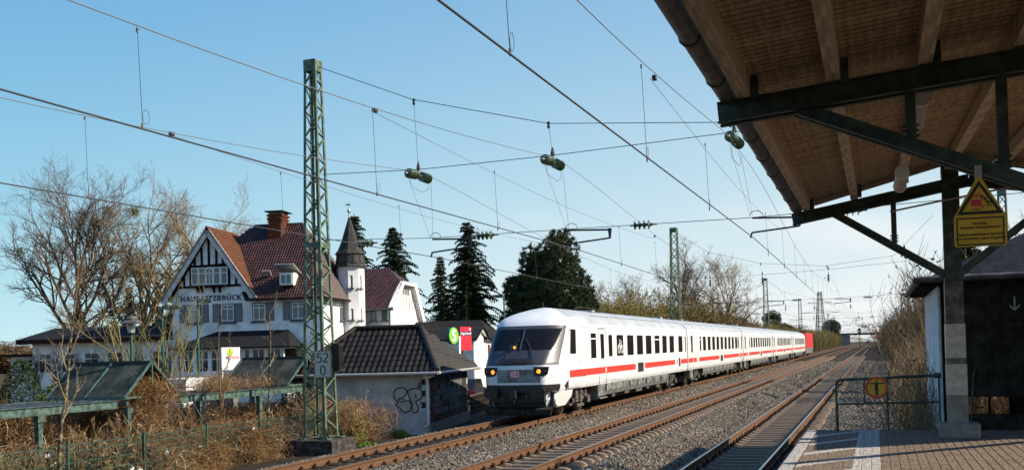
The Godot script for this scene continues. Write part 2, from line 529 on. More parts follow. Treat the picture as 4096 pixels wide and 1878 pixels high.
func build_tracks() -> void:
	var rp := MB.new()
	rp.poly(rail_profile(), Transform3D(), 640.0)
	var rm := rp.mesh()
	var tp := MB.new()
	tp.quad(V(-0.024, 0.003, 0), V(0.024, 0.003, 0), V(0.024, 0.003, -640), V(-0.024, 0.003, -640))
	var tm := tp.mesh()
	var wood := MB.new()
	wood.poly(PackedVector2Array([Vector2(-0.13, -0.34), Vector2(0.13, -0.34), Vector2(0.13, -0.185), Vector2(0.11, -0.176), Vector2(-0.11, -0.176), Vector2(-0.13, -0.185)]), Transform3D(Basis(Vector3.UP, PI / 2), V(1.3, 0, 0)), 2.6)
	var steel := MB.new()      # trough sleeper whose ends bend down
	var pf := [Vector2(-0.13, -0.29), Vector2(-0.075, -0.19), Vector2(-0.06, -0.178), Vector2(0.06, -0.178), Vector2(0.075, -0.19), Vector2(0.13, -0.29)]
	var xs := [[-1.25, -0.14, 1.15], [-1.17, -0.035, 1.05], [-1.08, 0.0, 1.0], [-0.95, 0.012, 1.0], [-0.55, 0.012, 1.0], [-0.4, -0.02, 0.9], [0.4, -0.02, 0.9], [0.55, 0.012, 1.0], [0.95, 0.012, 1.0], [1.08, 0.0, 1.0], [1.17, -0.035, 1.05], [1.25, -0.14, 1.15]]
	for i in xs.size() - 1:
		for j in pf.size() - 1:
			var p0 := V(xs[i][0], pf[j].y + xs[i][1], pf[j].x * xs[i][2])
			var p1 := V(xs[i + 1][0], pf[j].y + xs[i + 1][1], pf[j].x * xs[i + 1][2])
			var p2 := V(xs[i + 1][0], pf[j + 1].y + xs[i + 1][1], pf[j + 1].x * xs[i + 1][2])
			var p3 := V(xs[i][0], pf[j + 1].y + xs[i][1], pf[j + 1].x * xs[i][2])
			steel.quad(p3, p2, p1, p0)
	for e in [0, xs.size() - 1]:
		for j in range(1, pf.size() - 1):
			steel.tri(V(xs[e][0], pf[0].y + xs[e][1], pf[0].x * 1.15), V(xs[e][0], pf[j].y + xs[e][1], pf[j].x * 1.15), V(xs[e][0], pf[j + 1].y + xs[e][1], pf[j + 1].x * 1.15))
	var clip := MB.new()       # base plate with a spring clip and bolt on each side of the rail
	clip.bx(V(0, -0.168, 0), V(0.34, 0.016, 0.15))
	for s in [-1, 1]:
		clip.tube(PackedVector3Array([V(s * 0.075, -0.15, -0.06), V(s * 0.13, -0.115, -0.065), V(s * 0.15, -0.13, 0), V(s * 0.13, -0.115, 0.065), V(s * 0.075, -0.15, 0.06)]), PackedFloat32Array([0.012, 0.012, 0.012, 0.012, 0.012]), 4)
		clip.rod(V(s * 0.105, -0.165, 0), V(s * 0.105, -0.08, 0), 0.016, 5)
		clip.bx(V(s * 0.105, -0.115, 0), V(0.045, 0.025, 0.045))
	var wm := wood.mesh()
	var sm := steel.mesh()
	var cm := clip.mesh()
	var labels := ["farthest railway track, under the train, with dark flat sleepers", "middle railway track between the train and the platform track", "nearest railway track, right beside the platform edge, with polished rails"]
	for k in 3:
		var t := thing("railway_track", labels[k], "track", V(TRACKS[k], 0, 0), 0, "parallel railway tracks")
		for s in [-1, 1]:
			var r := put("rail", rm, M.rail, t, Transform3D(Basis(), V(s * 0.7525, 0, 30)))
			put("running_surface", tm, M.rail_dull if k == 0 else M.rail_top, r)
		var z := -14.0
		var i := 0
		while z > -178.0:
			var jit := rng.randf_range(-0.02, 0.02)
			var sl := put("sleeper", wm if k == 0 else sm, M.sleeper_wood if k == 0 else M.sleeper_steel, t, Transform3D(Basis(Vector3.UP, rng.randf_range(-0.012, 0.012)), V(rng.randf_range(-0.02, 0.02), 0, z + jit)))
			if z > -72.0:
				for s in [-1, 1]:
					put("rail_clip", cm, M.iron, sl, Transform3D(Basis(), V(s * 0.7525, 0, 0)))
			z -= 0.63
			i += 1
	# thin cable lying between the rails of the middle track
	var b := MB.new()
	var pts := PackedVector3Array()
	var rr := PackedFloat32Array()
	for j in 60:
		pts.append(V(-7.15 + 0.06 * sin(j * 0.9), -0.13, -15.0 - j * 1.2)); rr.append(0.012)
	b.tube(pts, rr, 5)
	tag(obj("track_cable", b, M.wire_bright), "thin grey cable lying between the rails of the middle track", "cable")
func build_platform() -> void:
	var b := MB.new()
	b.bb(V(-1.28, -0.7, 25), V(9.0, 0.7, -20.62))
	var pl := struct("platform", b, M.concrete_dark)
	b = MB.new()
	b.quad(V(-1.1, 0.752, 25), V(9.0, 0.752, 25), V(9.0, 0.752, -20.6), V(-1.1, 0.752, -20.6))
	b.bb(V(-1.1, 0.7, 25), V(9.0, 0.75, -20.6))
	obj("joint_bed", b, M.joint, pl)
	# edge stones
	for i in 12:
		var e := MB.new()
		var z0 := -20.6 + i * 1.0
		e.poly(PackedVector2Array([Vector2(-1.32, 0.6), Vector2(-1.125, 0.6), Vector2(-1.125, 0.762), Vector2(-1.3, 0.762), Vector2(-1.32, 0.745)]), Transform3D(Basis(), V(0, 0, z0 + 0.992)), 0.984)
		obj("edge_stone", e, M.paver_white, pl)
	# pavers, 12.5 x 25 cm, the long side along the platform, every other row shifted by half
	var pm := MB.new()
	var L := 0.246
	var W := 0.1215
	pm.poly(PackedVector2Array([Vector2(-W / 2, -0.04), Vector2(W / 2, -0.04), Vector2(W / 2, -0.004), Vector2(W / 2 - 0.006, 0.003), Vector2(-W / 2 + 0.006, 0.003), Vector2(-W / 2, -0.004)]), Transform3D(Basis(), V(0, 0, L / 2)), L)
	var pmesh := pm.mesh()
	var rest := {"paver": [], "paver_b": [], "paver_white": []}
	var single := []
	for r in 50:
		var x := -1.055 + r * 0.125
		for q in 31:
			var z := -20.47 + q * 0.25 + (0.125 if r % 2 else 0.0)
			if z > -13.0: continue
			var white := x > -0.31 and x < -0.05
			var key := "paver_white" if white else ("paver_b" if rng.randf() < 0.4 else "paver")
			var t := Transform3D(Basis.from_euler(Vector3(rng.randf_range(-0.006, 0.006), rng.randf_range(-0.01, 0.01), rng.randf_range(-0.008, 0.008))), V(x, 0.757 + rng.randf_range(-0.002, 0.002), z))
			if z > -17.3 and x < 2.2 and single.size() < 300: single.append([key, t])
			else: rest[key].append(t)
	for k in 6:      # painted hatching beside the edge
		var st := MB.new()
		var z0 := -20.25 + k * 1.5
		st.poly(PackedVector2Array([Vector2(-1.1, -(z0 + 1.0)), Vector2(-0.32, -(z0 - 0.12)), Vector2(-0.32, -(z0 + 0.24)), Vector2(-1.1, -(z0 + 1.34))]), Transform3D(Basis(Vector3.RIGHT, -PI / 2), V(0, 0.7665, 0)), 0.004)
		obj("painted_stripe", st, M.paver_white, pl)
	for s in single: put("paver", pmesh, M[s[0]], pl, s[1])
	for key in rest: multi("pavers", pmesh, M[key], rest[key], pl)

# ---------------------------------------------------------------- the train
const SECTION := [[0.96, 1.35], [1.1, 1.4], [1.3, 1.41], [1.6, 1.415], [1.9, 1.415], [2.1, 1.415], [2.35, 1.415], [2.7, 1.412], [3.0, 1.4], [3.2, 1.38], [3.37, 1.345], [3.5, 1.27], [3.62, 1.15], [3.74, 0.97], [3.84, 0.76], [3.93, 0.52], [4.0, 0.26], [4.03, 0.0]]
func side_box(called: String, m: Material, parent: Node, z0: float, z1: float, y0: float, y1: float, proud: float, x := 1.415) -> MeshInstance3D:
	var b := MB.new()
	b.bb(V(x - 0.02, y0, z0), V(x + proud, y1, z1))
	return obj(called, b, m, parent)
func round_rect(w: float, h: float, r: float, k := 3) -> PackedVector2Array:
	var p := PackedVector2Array()
	for q in 4:
		var cx := (w / 2 - r) * (1 if q == 0 or q == 3 else -1)
		var cy := (h / 2 - r) * (1 if q < 2 else -1)
		for i in k + 1:
			var t := (q + float(i) / k) * PI / 2
			p.append(Vector2(cx + cos(t) * r, cy + sin(t) * r))
	return p
func train_window(parent: Node, zc: float, w: float, yc: float, h: float, split := false, right := true) -> void:
	var s := 1.0 if right else -1.0
	var face := Basis(Vector3.UP, s * PI / 2)
	var b := MB.new()
	b.poly(round_rect(w + 0.1, h + 0.1, 0.09), Transform3D(face, V(s * 1.42, yc, zc)), 0.02)
	var o := obj("window", b, M.frame_white, parent)
	b = MB.new()
	b.poly(round_rect(w, h, 0.06), Transform3D(face, V(s * 1.424, yc, zc)), 0.01)
	obj("pane", b, M.train_glass, o)
	if split:
		b = MB.new()
		b.bx(V(s * 1.427, yc + h * 0.28, zc), V(0.008, 0.05, w))
		obj("glazing_bar", b, M.frame_white, o)
func shell(z0: float, z1: float, parent: Node) -> void:      # straight coach body between z0 (front) and z1
	var side := MB.new()
	var roof := MB.new()
	for i in SECTION.size() - 1:
		var a: Array = SECTION[i]
		var b: Array = SECTION[i + 1]
		var t := side if a[0] < 3.36 else roof
		t.quad(V(a[1], a[0], z0), V(a[1], a[0], z1), V(b[1], b[0], z1), V(b[1], b[0], z0))
		t.quad(V(-a[1], a[0], z1), V(-a[1], a[0], z0), V(-b[1], b[0], z0), V(-b[1], b[0], z1))
		for z in [z0, z1]:
			side.quad(V(-a[1], a[0], z), V(a[1], a[0], z), V(b[1], b[0], z), V(-b[1], b[0], z))
	side.quad(V(-1.35, 0.96, z1), V(1.35, 0.96, z1), V(1.35, 0.96, z0), V(-1.35, 0.96, z0))
	obj("body", side, M.train_white, parent)
	obj("roof", roof, M.train_roof, parent)
var bogie_mesh := {}
func bogie(parent: Node, zc: float) -> void:
	if bogie_mesh.is_empty():
		var f := MB.new()
		for s in [-1, 1]:
			f.bx(V(s * 1.02, 0.58, 0), V(0.16, 0.16, 2.9))
			f.bx(V(s * 1.02, 0.48, 0), V(0.14, 0.12, 1.5))
			for q in [-1, 1]:
				f.bx(V(s * 1.08, 0.47, q * 1.25), V(0.24, 0.26, 0.34))
				f.rod(V(s * 1.1, 0.58, q * 0.95), V(s * 1.1, 0.86, q * 0.95), 0.09, 8)
				f.bar(V(s * 1.12, 0.5, q * 1.1), V(s * 1.1, 0.9, q * 0.4), 0.07, 0.05)
			f.rod(V(s * 1.08, 0.5, -0.3), V(s * 1.08, 0.95, -0.3), 0.13, 8)
			f.rod(V(s * 1.08, 0.5, 0.3), V(s * 1.08, 0.95, 0.3), 0.13, 8)
			f.bx(V(s * 1.2, 0.72, 0.75), V(0.16, 0.3, 0.22))
			f.bx(V(s * 1.16, 0.3, 0), V(0.12, 0.1, 0.9))
		f.bx(V(0, 0.6, 0), V(1.9, 0.2, 0.6))
		bogie_mesh.frame = f.mesh()
		var w := MB.new()
		w.lathe(V(0, 0, 0), Vector3.RIGHT, [[0.0, -0.07], [0.2, -0.07], [0.42, -0.035], [0.455, -0.03], [0.46, 0.06], [0.49, 0.065], [0.49, 0.1], [0.2, 0.1], [0.0, 0.1]], 24)
		bogie_mesh.wheel = w.mesh()
	var o := put("bogie", bogie_mesh.frame, M.bogie, parent, Transform3D(Basis(), V(0, 0, zc)))
	for q in [-1.26, 1.26]:
		for s in [-1, 1]:
			put("wheel", bogie_mesh.wheel, M.wheel, o, Transform3D(Basis(Vector3.UP, PI if s > 0 else 0.0), V(s * 0.76, 0.46, q)))
func skirt(parent: Node, z0: float, z1: float) -> void:
	var b := MB.new()
	for s in [-1, 1]:
		for q in [[0.97, 1.36, 0.7, 1.36], [0.7, 1.36, 0.5, 1.26]]:
			b.quad(V(s * q[1], q[0], z0 - 0.1), V(s * q[3], q[2], z0 - 0.12), V(s * q[3], q[2], z1 + 0.35), V(s * q[1], q[0], z1 + 0.1))
	b.bb(V(-1.2, 0.5, z0 - 0.3), V(1.2, 0.95, z1 + 0.5))
	var o := obj("skirt", b, M.train_grey, parent)
	for k in 5:
		var z := lerpf(z0, z1, 0.3 + k * 0.13)
		var v := MB.new()
		v.bb(V(1.35, 0.68, z), V(1.366, 0.9, z - (0.16 if k % 2 else 0.34)))
		obj("vent", v, M.train_black if k % 2 else M.under, o)
	var u := MB.new()
	for k in 5:
		var z := lerpf(z0, z1, 0.12 + k * 0.17)
		u.bb(V(0.7, 0.34 + 0.03 * (k % 2), z), V(1.2, 0.5, z - 0.5 - 0.35 * (k % 3)))
	obj("underfloor_box", u, M.bogie, parent)
func coach_stripe(parent: Node, segs: Array) -> void:
	for q in segs: side_box("red_stripe", M.train_red, parent, q[0], q[1], 1.4, 1.66, 0.004)
func door(parent: Node, z0: float, z1: float) -> void:
	var b := MB.new()
	for q in [[z0, 1.0, z0 - 0.012, 3.22], [z1 + 0.012, 1.0, z1, 3.22], [z0, 3.21, z1, 3.222]]:
		b.bb(V(1.40, q[1], q[0]), V(1.4185, q[3], q[2]))
	var o := obj("door", b, M.train_grey, parent)
	b = MB.new()
	b.poly(round_rect(absf(z1 - z0) * 0.45, 1.0, 0.08), Transform3D(Basis(Vector3.UP, PI / 2), V(1.424, 2.5, (z0 + z1) / 2)), 0.02)
	obj("door_window", b, M.train_glass, o)
	b = MB.new()
	b.bx(V(1.42, 1.53, z1 + 0.1), V(0.012, 0.2, 0.12))
	obj("door_button", b, M.white, o)
	b = MB.new()
	b.bb(V(0.95, 0.5, z0), V(1.34, 0.96, z1))
	b.bb(V(0.95, 0.4, z0), V(1.42, 0.44, z1))
	obj("step", b, M.train_grey, o)
func gangway(parent: Node, z: float) -> void:
	var b := MB.new()
	for k in 3: b.bb(V(-0.8 - 0.04 * (k % 2), 1.0, z - k * 0.05), V(0.8 + 0.04 * (k % 2), 3.4, z - k * 0.05 - 0.05))
	obj("gangway_bellows", b, M.rubber, parent)
	b = MB.new()
	b.tube(PackedVector3Array([V(1.15, 1.3, z + 0.05), V(1.2, 0.8, z - 0.02), V(1.15, 0.45, z - 0.08), V(1.0, 0.6, z - 0.15)]), PackedFloat32Array([0.05, 0.05, 0.05, 0.05]), 6)
	for s in [-1, 1]: b.rod(V(s * 0.87, 1.06, z + 0.3), V(s * 0.87, 1.06, z - 0.16), 0.12, 10)
	obj("coupling", b, M.rubber, parent)
func roof_details(parent: Node, z0: float, z1: float) -> void:
	var b := MB.new()
	for s in [-1, 1]: b.bb(V(s * 0.98 - 0.01, 3.735, z0), V(s * 0.98 + 0.012, 3.755, z1))
	obj("roof_seam", b, M.train_grey, parent)
	b = MB.new()
	for k in 2:
		var z := lerpf(z0, z1, 0.12 + k * 0.75)
		b.bx(V(0.25, 4.02, z), V(0.5, 0.07, 0.5))
	obj("roof_vent", b, M.train_roof, parent)
func build_train() -> void:
	var X: float = TRACKS[0]
	# driving trailer: front at -33.3, rear at -59.6
	var Z := -33.3
	var t := thing("driving_trailer", "white rounded cab car with lit headlights leading the train", "train car", V(X, 0, Z))
	nose(t)
	shell(-5.0, -26.25, t)
	roof_details(t, -6.5, -26.0)
	bogie(t, -3.95)
	bogie(t, -22.4)
	skirt(t, -7.3, -20.9)
	train_window(t, -5.3, 0.78, 2.53, 0.98, true)
	door(t, -6.1, -7.25)
	var ws := [[-7.64, -8.36], [-9.03, -10.34], [-10.99, -12.33], [-12.94, -14.31], [-14.88, -16.25], [-16.96, -18.23], [-18.89, -20.14], [-20.84, -22.18], [-23.45, -24.77]]
	for i in ws.size():
		train_window(t, (ws[i][0] + ws[i][1]) / 2, absf(ws[i][1] - ws[i][0]) - 0.1, 2.52, 0.9, i == 5)
	# bicycle sign on the second pane
	var b := MB.new()
	for q in [-0.26, 0.26]:
		var ring := PackedVector3Array()
		var rr := PackedFloat32Array()
		for k in 13:
			ring.append(V(1.432, 2.36 + 0.18 * sin(TAU * k / 12), -9.685 + q + 0.18 * cos(TAU * k / 12))); rr.append(0.02)
		b.tube(ring, rr, 4)
	b.bar(V(1.432, 2.36, -9.945), V(1.432, 2.62, -9.8), 0.03, 0.03)
	b.bar(V(1.432, 2.36, -9.425), V(1.432, 2.72, -9.52), 0.03, 0.03)
	b.bar(V(1.432, 2.6, -9.82), V(1.432, 2.62, -9.53), 0.03, 0.03)
	b.bar(V(1.432, 2.36, -9.68), V(1.432, 2.62, -9.82), 0.03, 0.03)
	b.bar(V(1.432, 2.36, -9.68), V(1.432, 2.6, -9.53), 0.03, 0.03)
	b.bar(V(1.432, 2.72, -9.52), V(1.432, 2.76, -9.66), 0.03, 0.03)
	b.bx(V(1.432, 2.68, -9.84), V(0.02, 0.04, 0.16))
	obj("bicycle_symbol", b, M.white, t)
	side_box("narrow_window", M.train_glass, t, -25.6, -25.85, 2.05, 2.95, 0.006)
	coach_stripe(t, [[-1.95, -12.62], [-14.62, -22.34], [-22.95, -23.15], [-24.14, -26.2]])
	var g := side_box("vent_grille", M.frame_white, t, -12.98, -14.38, 1.2, 1.75, 0.006)
	side_box("grille", M.under, g, -13.06, -14.3, 1.26, 1.7, 0.012)
	side_box("dark_panel", M.train_black, t, -23.5, -23.95, 1.28, 1.74, 0.006)
	words(t, "lettering", "IC", 0.62, M.lettering_grey, Transform3D(Basis(Vector3.UP, PI / 2), V(1.418, 2.2, -3.35)), 0.006)
	words(t, "small_lettering", "2 11", 0.09, M.lettering_grey, Transform3D(Basis(Vector3.UP, PI / 2), V(1.418, 1.55, -22.65)), 0.006)
	for k in 2:
		b = MB.new()
		b.poly(PackedVector2Array([Vector2(-0.07, 0), Vector2(0.07, 0), Vector2(0, 0.13)]), Transform3D(Basis(Vector3.UP, PI / 2), V(1.364, 0.72, -8.4 - k * 0.55)), 0.006)
		obj("hazard_mark", b, M.yellow_sign, t)
	b = MB.new()
	b.tube(PackedVector3Array([V(0.4, 4.03, -6.2), V(0.4, 4.12, -6.5), V(0.4, 4.13, -9.5), V(0.4, 4.03, -9.9)]), PackedFloat32Array([0.025, 0.025, 0.025, 0.025]), 6)
	b.rod(V(0.15, 4.0, -2.9), V(0.15, 4.22, -2.9), 0.035, 6)
	obj("roof_aerial", b, M.under, t)
	gangway(t, -26.25)
	# four trailing coaches
	var starts := [-59.85, -86.35, -112.85, -139.3]
	var cl := ["first white coach right behind the rounded cab car", "second white coach with red stripe behind the cab car", "third white coach with red stripe behind the cab car", "last white coach, coupled to the red locomotive"]
	for i in 4:
		var c := thing("passenger_coach", cl[i], "train car", V(X, 0, starts[i]), 0, "coaches of the train")
		var Lc := -26.1
		shell(0, Lc, c)
		roof_details(c, -0.5, Lc + 0.5)
		bogie(c, -3.7)
		bogie(c, Lc + 3.7)
		skirt(c, -5.5, Lc + 5.2)
		door(c, -0.8, -1.9)
		door(c, Lc + 1.2, Lc + 0.4)
		train_window(c, -4.5, 0.5, 2.52, 0.9, true)
		for k in 9:
			train_window(c, -6.1 - k * 1.97, 1.12, 2.52, 0.9)
		train_window(c, -23.3, 0.5, 2.52, 0.9, true)
		coach_stripe(c, [[-0.1, -3.0], [-3.9, -12.6], [-14.8, -23.7], [-24.6, -26.0]])
		g = side_box("vent_grille", M.frame_white, c, -13.1, -14.4, 1.2, 1.72, 0.006)
		side_box("grille", M.under, g, -13.18, -14.32, 1.25, 1.66, 0.012)
		side_box("dark_panel", M.train_black, c, -24.1, -24.4, 1.28, 1.74, 0.006)
		gangway(c, Lc)
	# locomotive pushing at the rear
	t = thing("electric_locomotive", "red electric locomotive at the far end of the train", "locomotive", V(X, 0, -166.0))
	b = MB.new()
	var pr := PackedVector2Array([Vector2(0, 1.0), Vector2(0, 3.05), Vector2(-0.85, 3.85), Vector2(-18.2, 3.85), Vector2(-19.0, 3.05), Vector2(-19.1, 1.0)])
	b.poly(pr, Transform3D(Basis(Vector3.UP, -PI / 2), V(-1.45, 0, 0)), 2.9)
	obj("body", b, M.loco_red, t)
	b = MB.new()
	b.bb(V(-1.4, 0.55, -0.1), V(1.4, 1.0, -19.0))
	b.bb(V(-1.46, 1.0, -0.3), V(1.46, 1.45, -18.7))
	obj("frame_skirt", b, M.train_grey, t)
	b = MB.new()
	b.quad(V(-1.2, 3.08, 0.02), V(1.2, 3.08, 0.02), V(1.1, 3.7, -0.63), V(-1.1, 3.7, -0.63))
	obj("windscreen", b, M.train_glass, t)
	b = MB.new()
	b.bb(V(1.44, 2.3, -1.5), V(1.456, 2.9, -2.2))
	b.bb(V(1.44, 2.0, -4.5), V(1.456, 2.9, -14.0))
	obj("side_louvre", b, M.loco_red, t)
	b = MB.new()
	for s in [-0.4, 0.4]:
		b.bar(V(s, 4.0, -2.5), V(s * 0.8, 4.6, -4.4), 0.05, 0.05)
		b.bar(V(s * 0.8, 4.6, -4.4), V(s, 5.05, -2.6), 0.05, 0.05)
	b.bar(V(-0.9, 5.08, -2.6), V(0.9, 5.08, -2.6), 0.08, 0.06)
	b.bb(V(-0.8, 3.86, -2.0), V(0.8, 4.02, -5.0))
	b.bb(V(-0.9, 3.86, -6.0), V(0.9, 4.1, -14.0))
	obj("pantograph", b, M.under, t)
	bogie(t, -4.0)
	bogie(t, -15.0)

func nose(t: Node3D) -> void:
	var lv := [[0.96, 1.34], [1.1, 1.4], [1.22, 1.405], [1.3, 1.41], [1.55, 1.415], [1.75, 1.415], [1.9, 1.415], [2.0, 1.415], [2.15, 1.415], [2.3, 1.415], [2.42, 1.415], [2.65, 1.413], [2.85, 1.408], [3.05, 1.395], [3.18, 1.38], [3.3, 1.36], [3.37, 1.345], [3.5, 1.27], [3.62, 1.15], [3.74, 0.97], [3.84, 0.76], [3.93, 0.52], [4.0, 0.26], [4.03, 0.0]]
	var us := []
	var grid := []
	for l: Array in lv:
		var y: float = l[0]
		var g := 0.0
		if y < 1.3: g = 0.0
		elif y < 1.9: g = 0.05 * (y - 1.3)
		elif y < 3.37: g = 0.03 + (y - 1.9) * 0.8 + 0.12 * pow((y - 1.9) / 1.47, 3.0)
		else: g = 1.326 + 2.3 * pow((y - 3.37) / 0.66, 1.7)
		var row := [V(-l[1], y, -5.0)]
		var L2 := 0.77 + 0.18 * clampf((y - 1.9) / 1.45, 0, 1)
		var L1 := L2 - 0.13
		us = [-1.0, -0.99, -0.97, -L2, -L1, -L1 * 0.75, -L1 * 0.5, -L1 * 0.25, 0.0, L1 * 0.25, L1 * 0.5, L1 * 0.75, L1, L2, 0.97, 0.99, 1.0]
		for u: float in us:
			var c := 0.16 * u * u + 0.75 * pow(absf(u), 10.0)
			if y > 3.3: c *= lerpf(1.0, 0.25, clampf((y - 3.3) / 0.6, 0, 1))
			row.append(V(l[1] * u, y, -g - c))
		row.append(V(l[1], y, -5.0))
		grid.append(row)
	var white := MB.new()
	var roof := MB.new()
	var mask := MB.new()
	var pane := MB.new()
	var grey := MB.new()
	var dark := MB.new()
	var nm := []
	for i in lv.size():
		var r := []
		for j in grid[0].size():
			var du: Vector3 = grid[i][mini(j + 1, grid[0].size() - 1)] - grid[i][maxi(j - 1, 0)]
			var dv: Vector3 = grid[mini(i + 1, lv.size() - 1)][j] - grid[maxi(i - 1, 0)][j]
			var q := du.cross(dv)
			if i == lv.size() - 1 or q.length() < 1e-6: q = Vector3.UP
			r.append(q.normalized())
		nm.append(r)
	for i in lv.size() - 1:
		var y: float = lv[i][0]
		for j in grid[0].size() - 1:
			var dst := white
			if j > 0 and j < grid[0].size() - 2:
				var jj := mini(j, 18 - j)
				if y >= 1.89 and y < 3.29 and jj >= 4: dst = mask
				if y >= 2.41 and y < 3.17 and jj >= 5: dst = pane
				if y >= 1.29 and y < 1.74 and jj >= 6: dst = grey
				if y < 1.21 and jj >= 3: dst = dark
			elif y > 3.5: dst = roof
			var a: Vector3 = grid[i][j]
			var b: Vector3 = grid[i][j + 1]
			var d: Vector3 = grid[i + 1][j + 1]
			var e: Vector3 = grid[i + 1][j]
			var na: Vector3 = nm[i][j]
			var nb: Vector3 = nm[i][j + 1]
			var nd: Vector3 = nm[i + 1][j + 1]
			var ne: Vector3 = nm[i + 1][j]
			for q in [a, d, b, a, e, d]: dst.v.append(q)
			for q in [na, nd, nb, na, ne, nd]: dst.n.append(q)
	white.quad(V(-1.34, 0.96, -5), V(1.34, 0.96, -5), V(1.34, 0.96, -0.5), V(-1.34, 0.96, -0.5))
	obj("nose_shell", white, M.train_white, t)
	obj("nose_roof", roof, M.train_roof, t)
	var mk := obj("windscreen_surround", mask, M.mask, t)
	obj("windscreen", pane, M.train_glass, t)
	obj("buffer_recess", dark, M.train_black, t)
	obj("lower_front_panel", grey, M.train_grey, t)
	# ventilation slots under the windscreen
	var b := MB.new()
	for k in 5: b.bar(V(-0.62, 1.97 + k * 0.04, -0.03 - 0.03 * k + 0.005), V(0.62, 1.97 + k * 0.04, -0.03 - 0.03 * k + 0.005), 0.02, 0.018)
	obj("vent_slot", b, M.train_black, mk)
	# wipers, centre post, destination board
	b = MB.new()
	b.bar(V(0.05, 2.42, -0.43), V(0.03, 3.18, -1.1), 0.05, 0.02)
	obj("centre_post", b, M.mask, mk)
	for s in [-1, 1]:
		b = MB.new()
		b.bar(V(s * 0.5 + 0.05, 2.2, -0.27), V(s * 0.3 + 0.05, 2.6, -0.6), 0.025, 0.02)
		b.bar(V(s * 0.42 + 0.05, 2.42, -0.45), V(s * 0.12 + 0.05, 2.85, -0.79), 0.02, 0.015)
		obj("wiper", b, M.train_black, mk)
	b = MB.new()
	b.bx(V(-0.22, 2.52, -0.5), V(0.26, 0.22, 0.06))
	var cabbox := obj("cab_lamp_box", b, M.mask, mk)
	b = MB.new()
	b.lathe(V(-0.16, 2.53, -0.465), Vector3.BACK, [[0.0, 0.02], [0.045, 0.015], [0.05, 0.0]], 12)
	obj("cab_lamp", b, M.headlight, cabbox)
	# headlights
	for s in [-1, 1]:
		b = MB.new()
		b.poly(PackedVector2Array([Vector2(-0.27, 0.16), Vector2(0.27, 0.16), Vector2(0.22 * (1 if s < 0 else 1), -0.1), Vector2(0.1, -0.16), Vector2(-0.2, -0.16), Vector2(-0.27, -0.05)]), Transform3D(Basis(Vector3.UP, s * 0.24), V(s * 0.94, 1.68, -0.085)), 0.06)
		var h := obj("headlight", b, M.train_black, t)
		b = MB.new()
		b.lathe(V(s * 0.84, 1.68, -0.07), Vector3.BACK, [[0.0, 0.045], [0.06, 0.035], [0.08, 0.0]], 16)
		obj("lamp", b, M.headlight, h)
		b = MB.new()
		b.lathe(V(s * 1.06, 1.67, -0.13), Vector3(s * 0.25, 0, 1).normalized(), [[0.0, 0.05], [0.06, 0.04], [0.08, 0.0]], 12)
		obj("tail_lamp", b, M.glass, h)
	# emblem
	b = MB.new()
	b.poly(round_rect(0.36, 0.25, 0.05), Transform3D(Basis(), V(0, 1.6, 0.012)), 0.03)
	var em := obj("emblem", b, M.red_sign, t)
	b = MB.new()
	b.poly(round_rect(0.31, 0.2, 0.04), Transform3D(Basis(), V(0, 1.6, 0.016)), 0.003)
	obj("emblem_field", b, M.white, em)
	words(em, "emblem_lettering", "DB", 0.15, M.red_sign, Transform3D(Basis(), V(0, 1.6, 0.02)), 0.006)
	# bumper zone, coupler, deflector
	b = MB.new()
	b.bb(V(-1.2, 0.42, -0.55), V(1.2, 1.0, -3.0))
	b.bb(V(-1.0, 0.62, -0.15), V(1.0, 0.96, -0.6))
	obj("buffer_beam", b, M.train_black, t)
	for s in [-1, 1]:
		b = MB.new()
		b.rod(V(s * 0.87, 1.06 - 0.1, -0.5), V(s * 0.87, 0.96, 0.12), 0.13, 12)
		b.poly(round_rect(0.5, 0.36, 0.12), Transform3D(Basis(), V(s * 0.87, 0.96, 0.16)), 0.05)
		obj("buffer", b, M.train_black, t)
		# white skirt corner that wraps the nose
		b = MB.new()
		var q := [V(s * 1.34, 1.0, -0.95), V(s * 1.36, 1.0, -2.5), V(s * 1.33, 0.72, -2.35), V(s * 1.24, 0.42, -1.85), V(s * 1.18, 0.4, -0.9), V(s * 1.24, 0.7, -0.75)]
		for k in range(1, q.size() - 1): b.tri(q[0], q[k], q[k + 1])
		b.quad(V(s * 1.34, 1.0, -0.95), V(s * 1.24, 0.7, -0.75), V(s * 0.98, 0.7, -0.35), V(s * 1.02, 1.0, -0.4))
		b.quad(V(s * 1.24, 0.7, -0.75), V(s * 1.18, 0.4, -0.9), V(s * 0.96, 0.42, -0.5), V(s * 0.98, 0.7, -0.35))
		obj("corner_skirt", b, M.train_white, t)
	b = MB.new()
	b.bx(V(0, 0.9, 0.1), V(0.2, 0.26, 0.5))
	b.tube(PackedVector3Array([V(0, 0.9, 0.3), V(0, 0.6, 0.25), V(0, 0.55, 0.05)]), PackedFloat32Array([0.05, 0.04, 0.05]), 6)
	for s in [-1, 1]: b.tube(PackedVector3Array([V(s * 0.4, 0.85, 0.05), V(s * 0.42, 0.5, 0.12), V(s * 0.25, 0.45, 0.0)]), PackedFloat32Array([0.03, 0.03, 0.03]), 6)
	obj("coupler", b, M.train_black, t)
	b = MB.new()
	b.poly(PackedVector2Array([Vector2(-1.25, 0.35), Vector2(1.25, 0.35), Vector2(1.2, 0.15), Vector2(-1.2, 0.15)]), Transform3D(Basis(), V(0, 0, -0.18)), 0.1)
	b.quad(V(-1.25, 0.36, -0.18), V(1.25, 0.36, -0.18), V(1.2, 0.44, -0.6), V(-1.2, 0.44, -0.6))
	obj("deflector", b, M.under, t)
	# cab side window, handle notch
	b = MB.new()
	b.poly(PackedVector2Array([Vector2(-0.36, 0.5), Vector2(0.42, 0.5), Vector2(0.42, -0.5), Vector2(-0.5, -0.5)]), Transform3D(Basis(Vector3.UP, PI / 2), V(1.418, 2.7, -2.45)), 0.01)
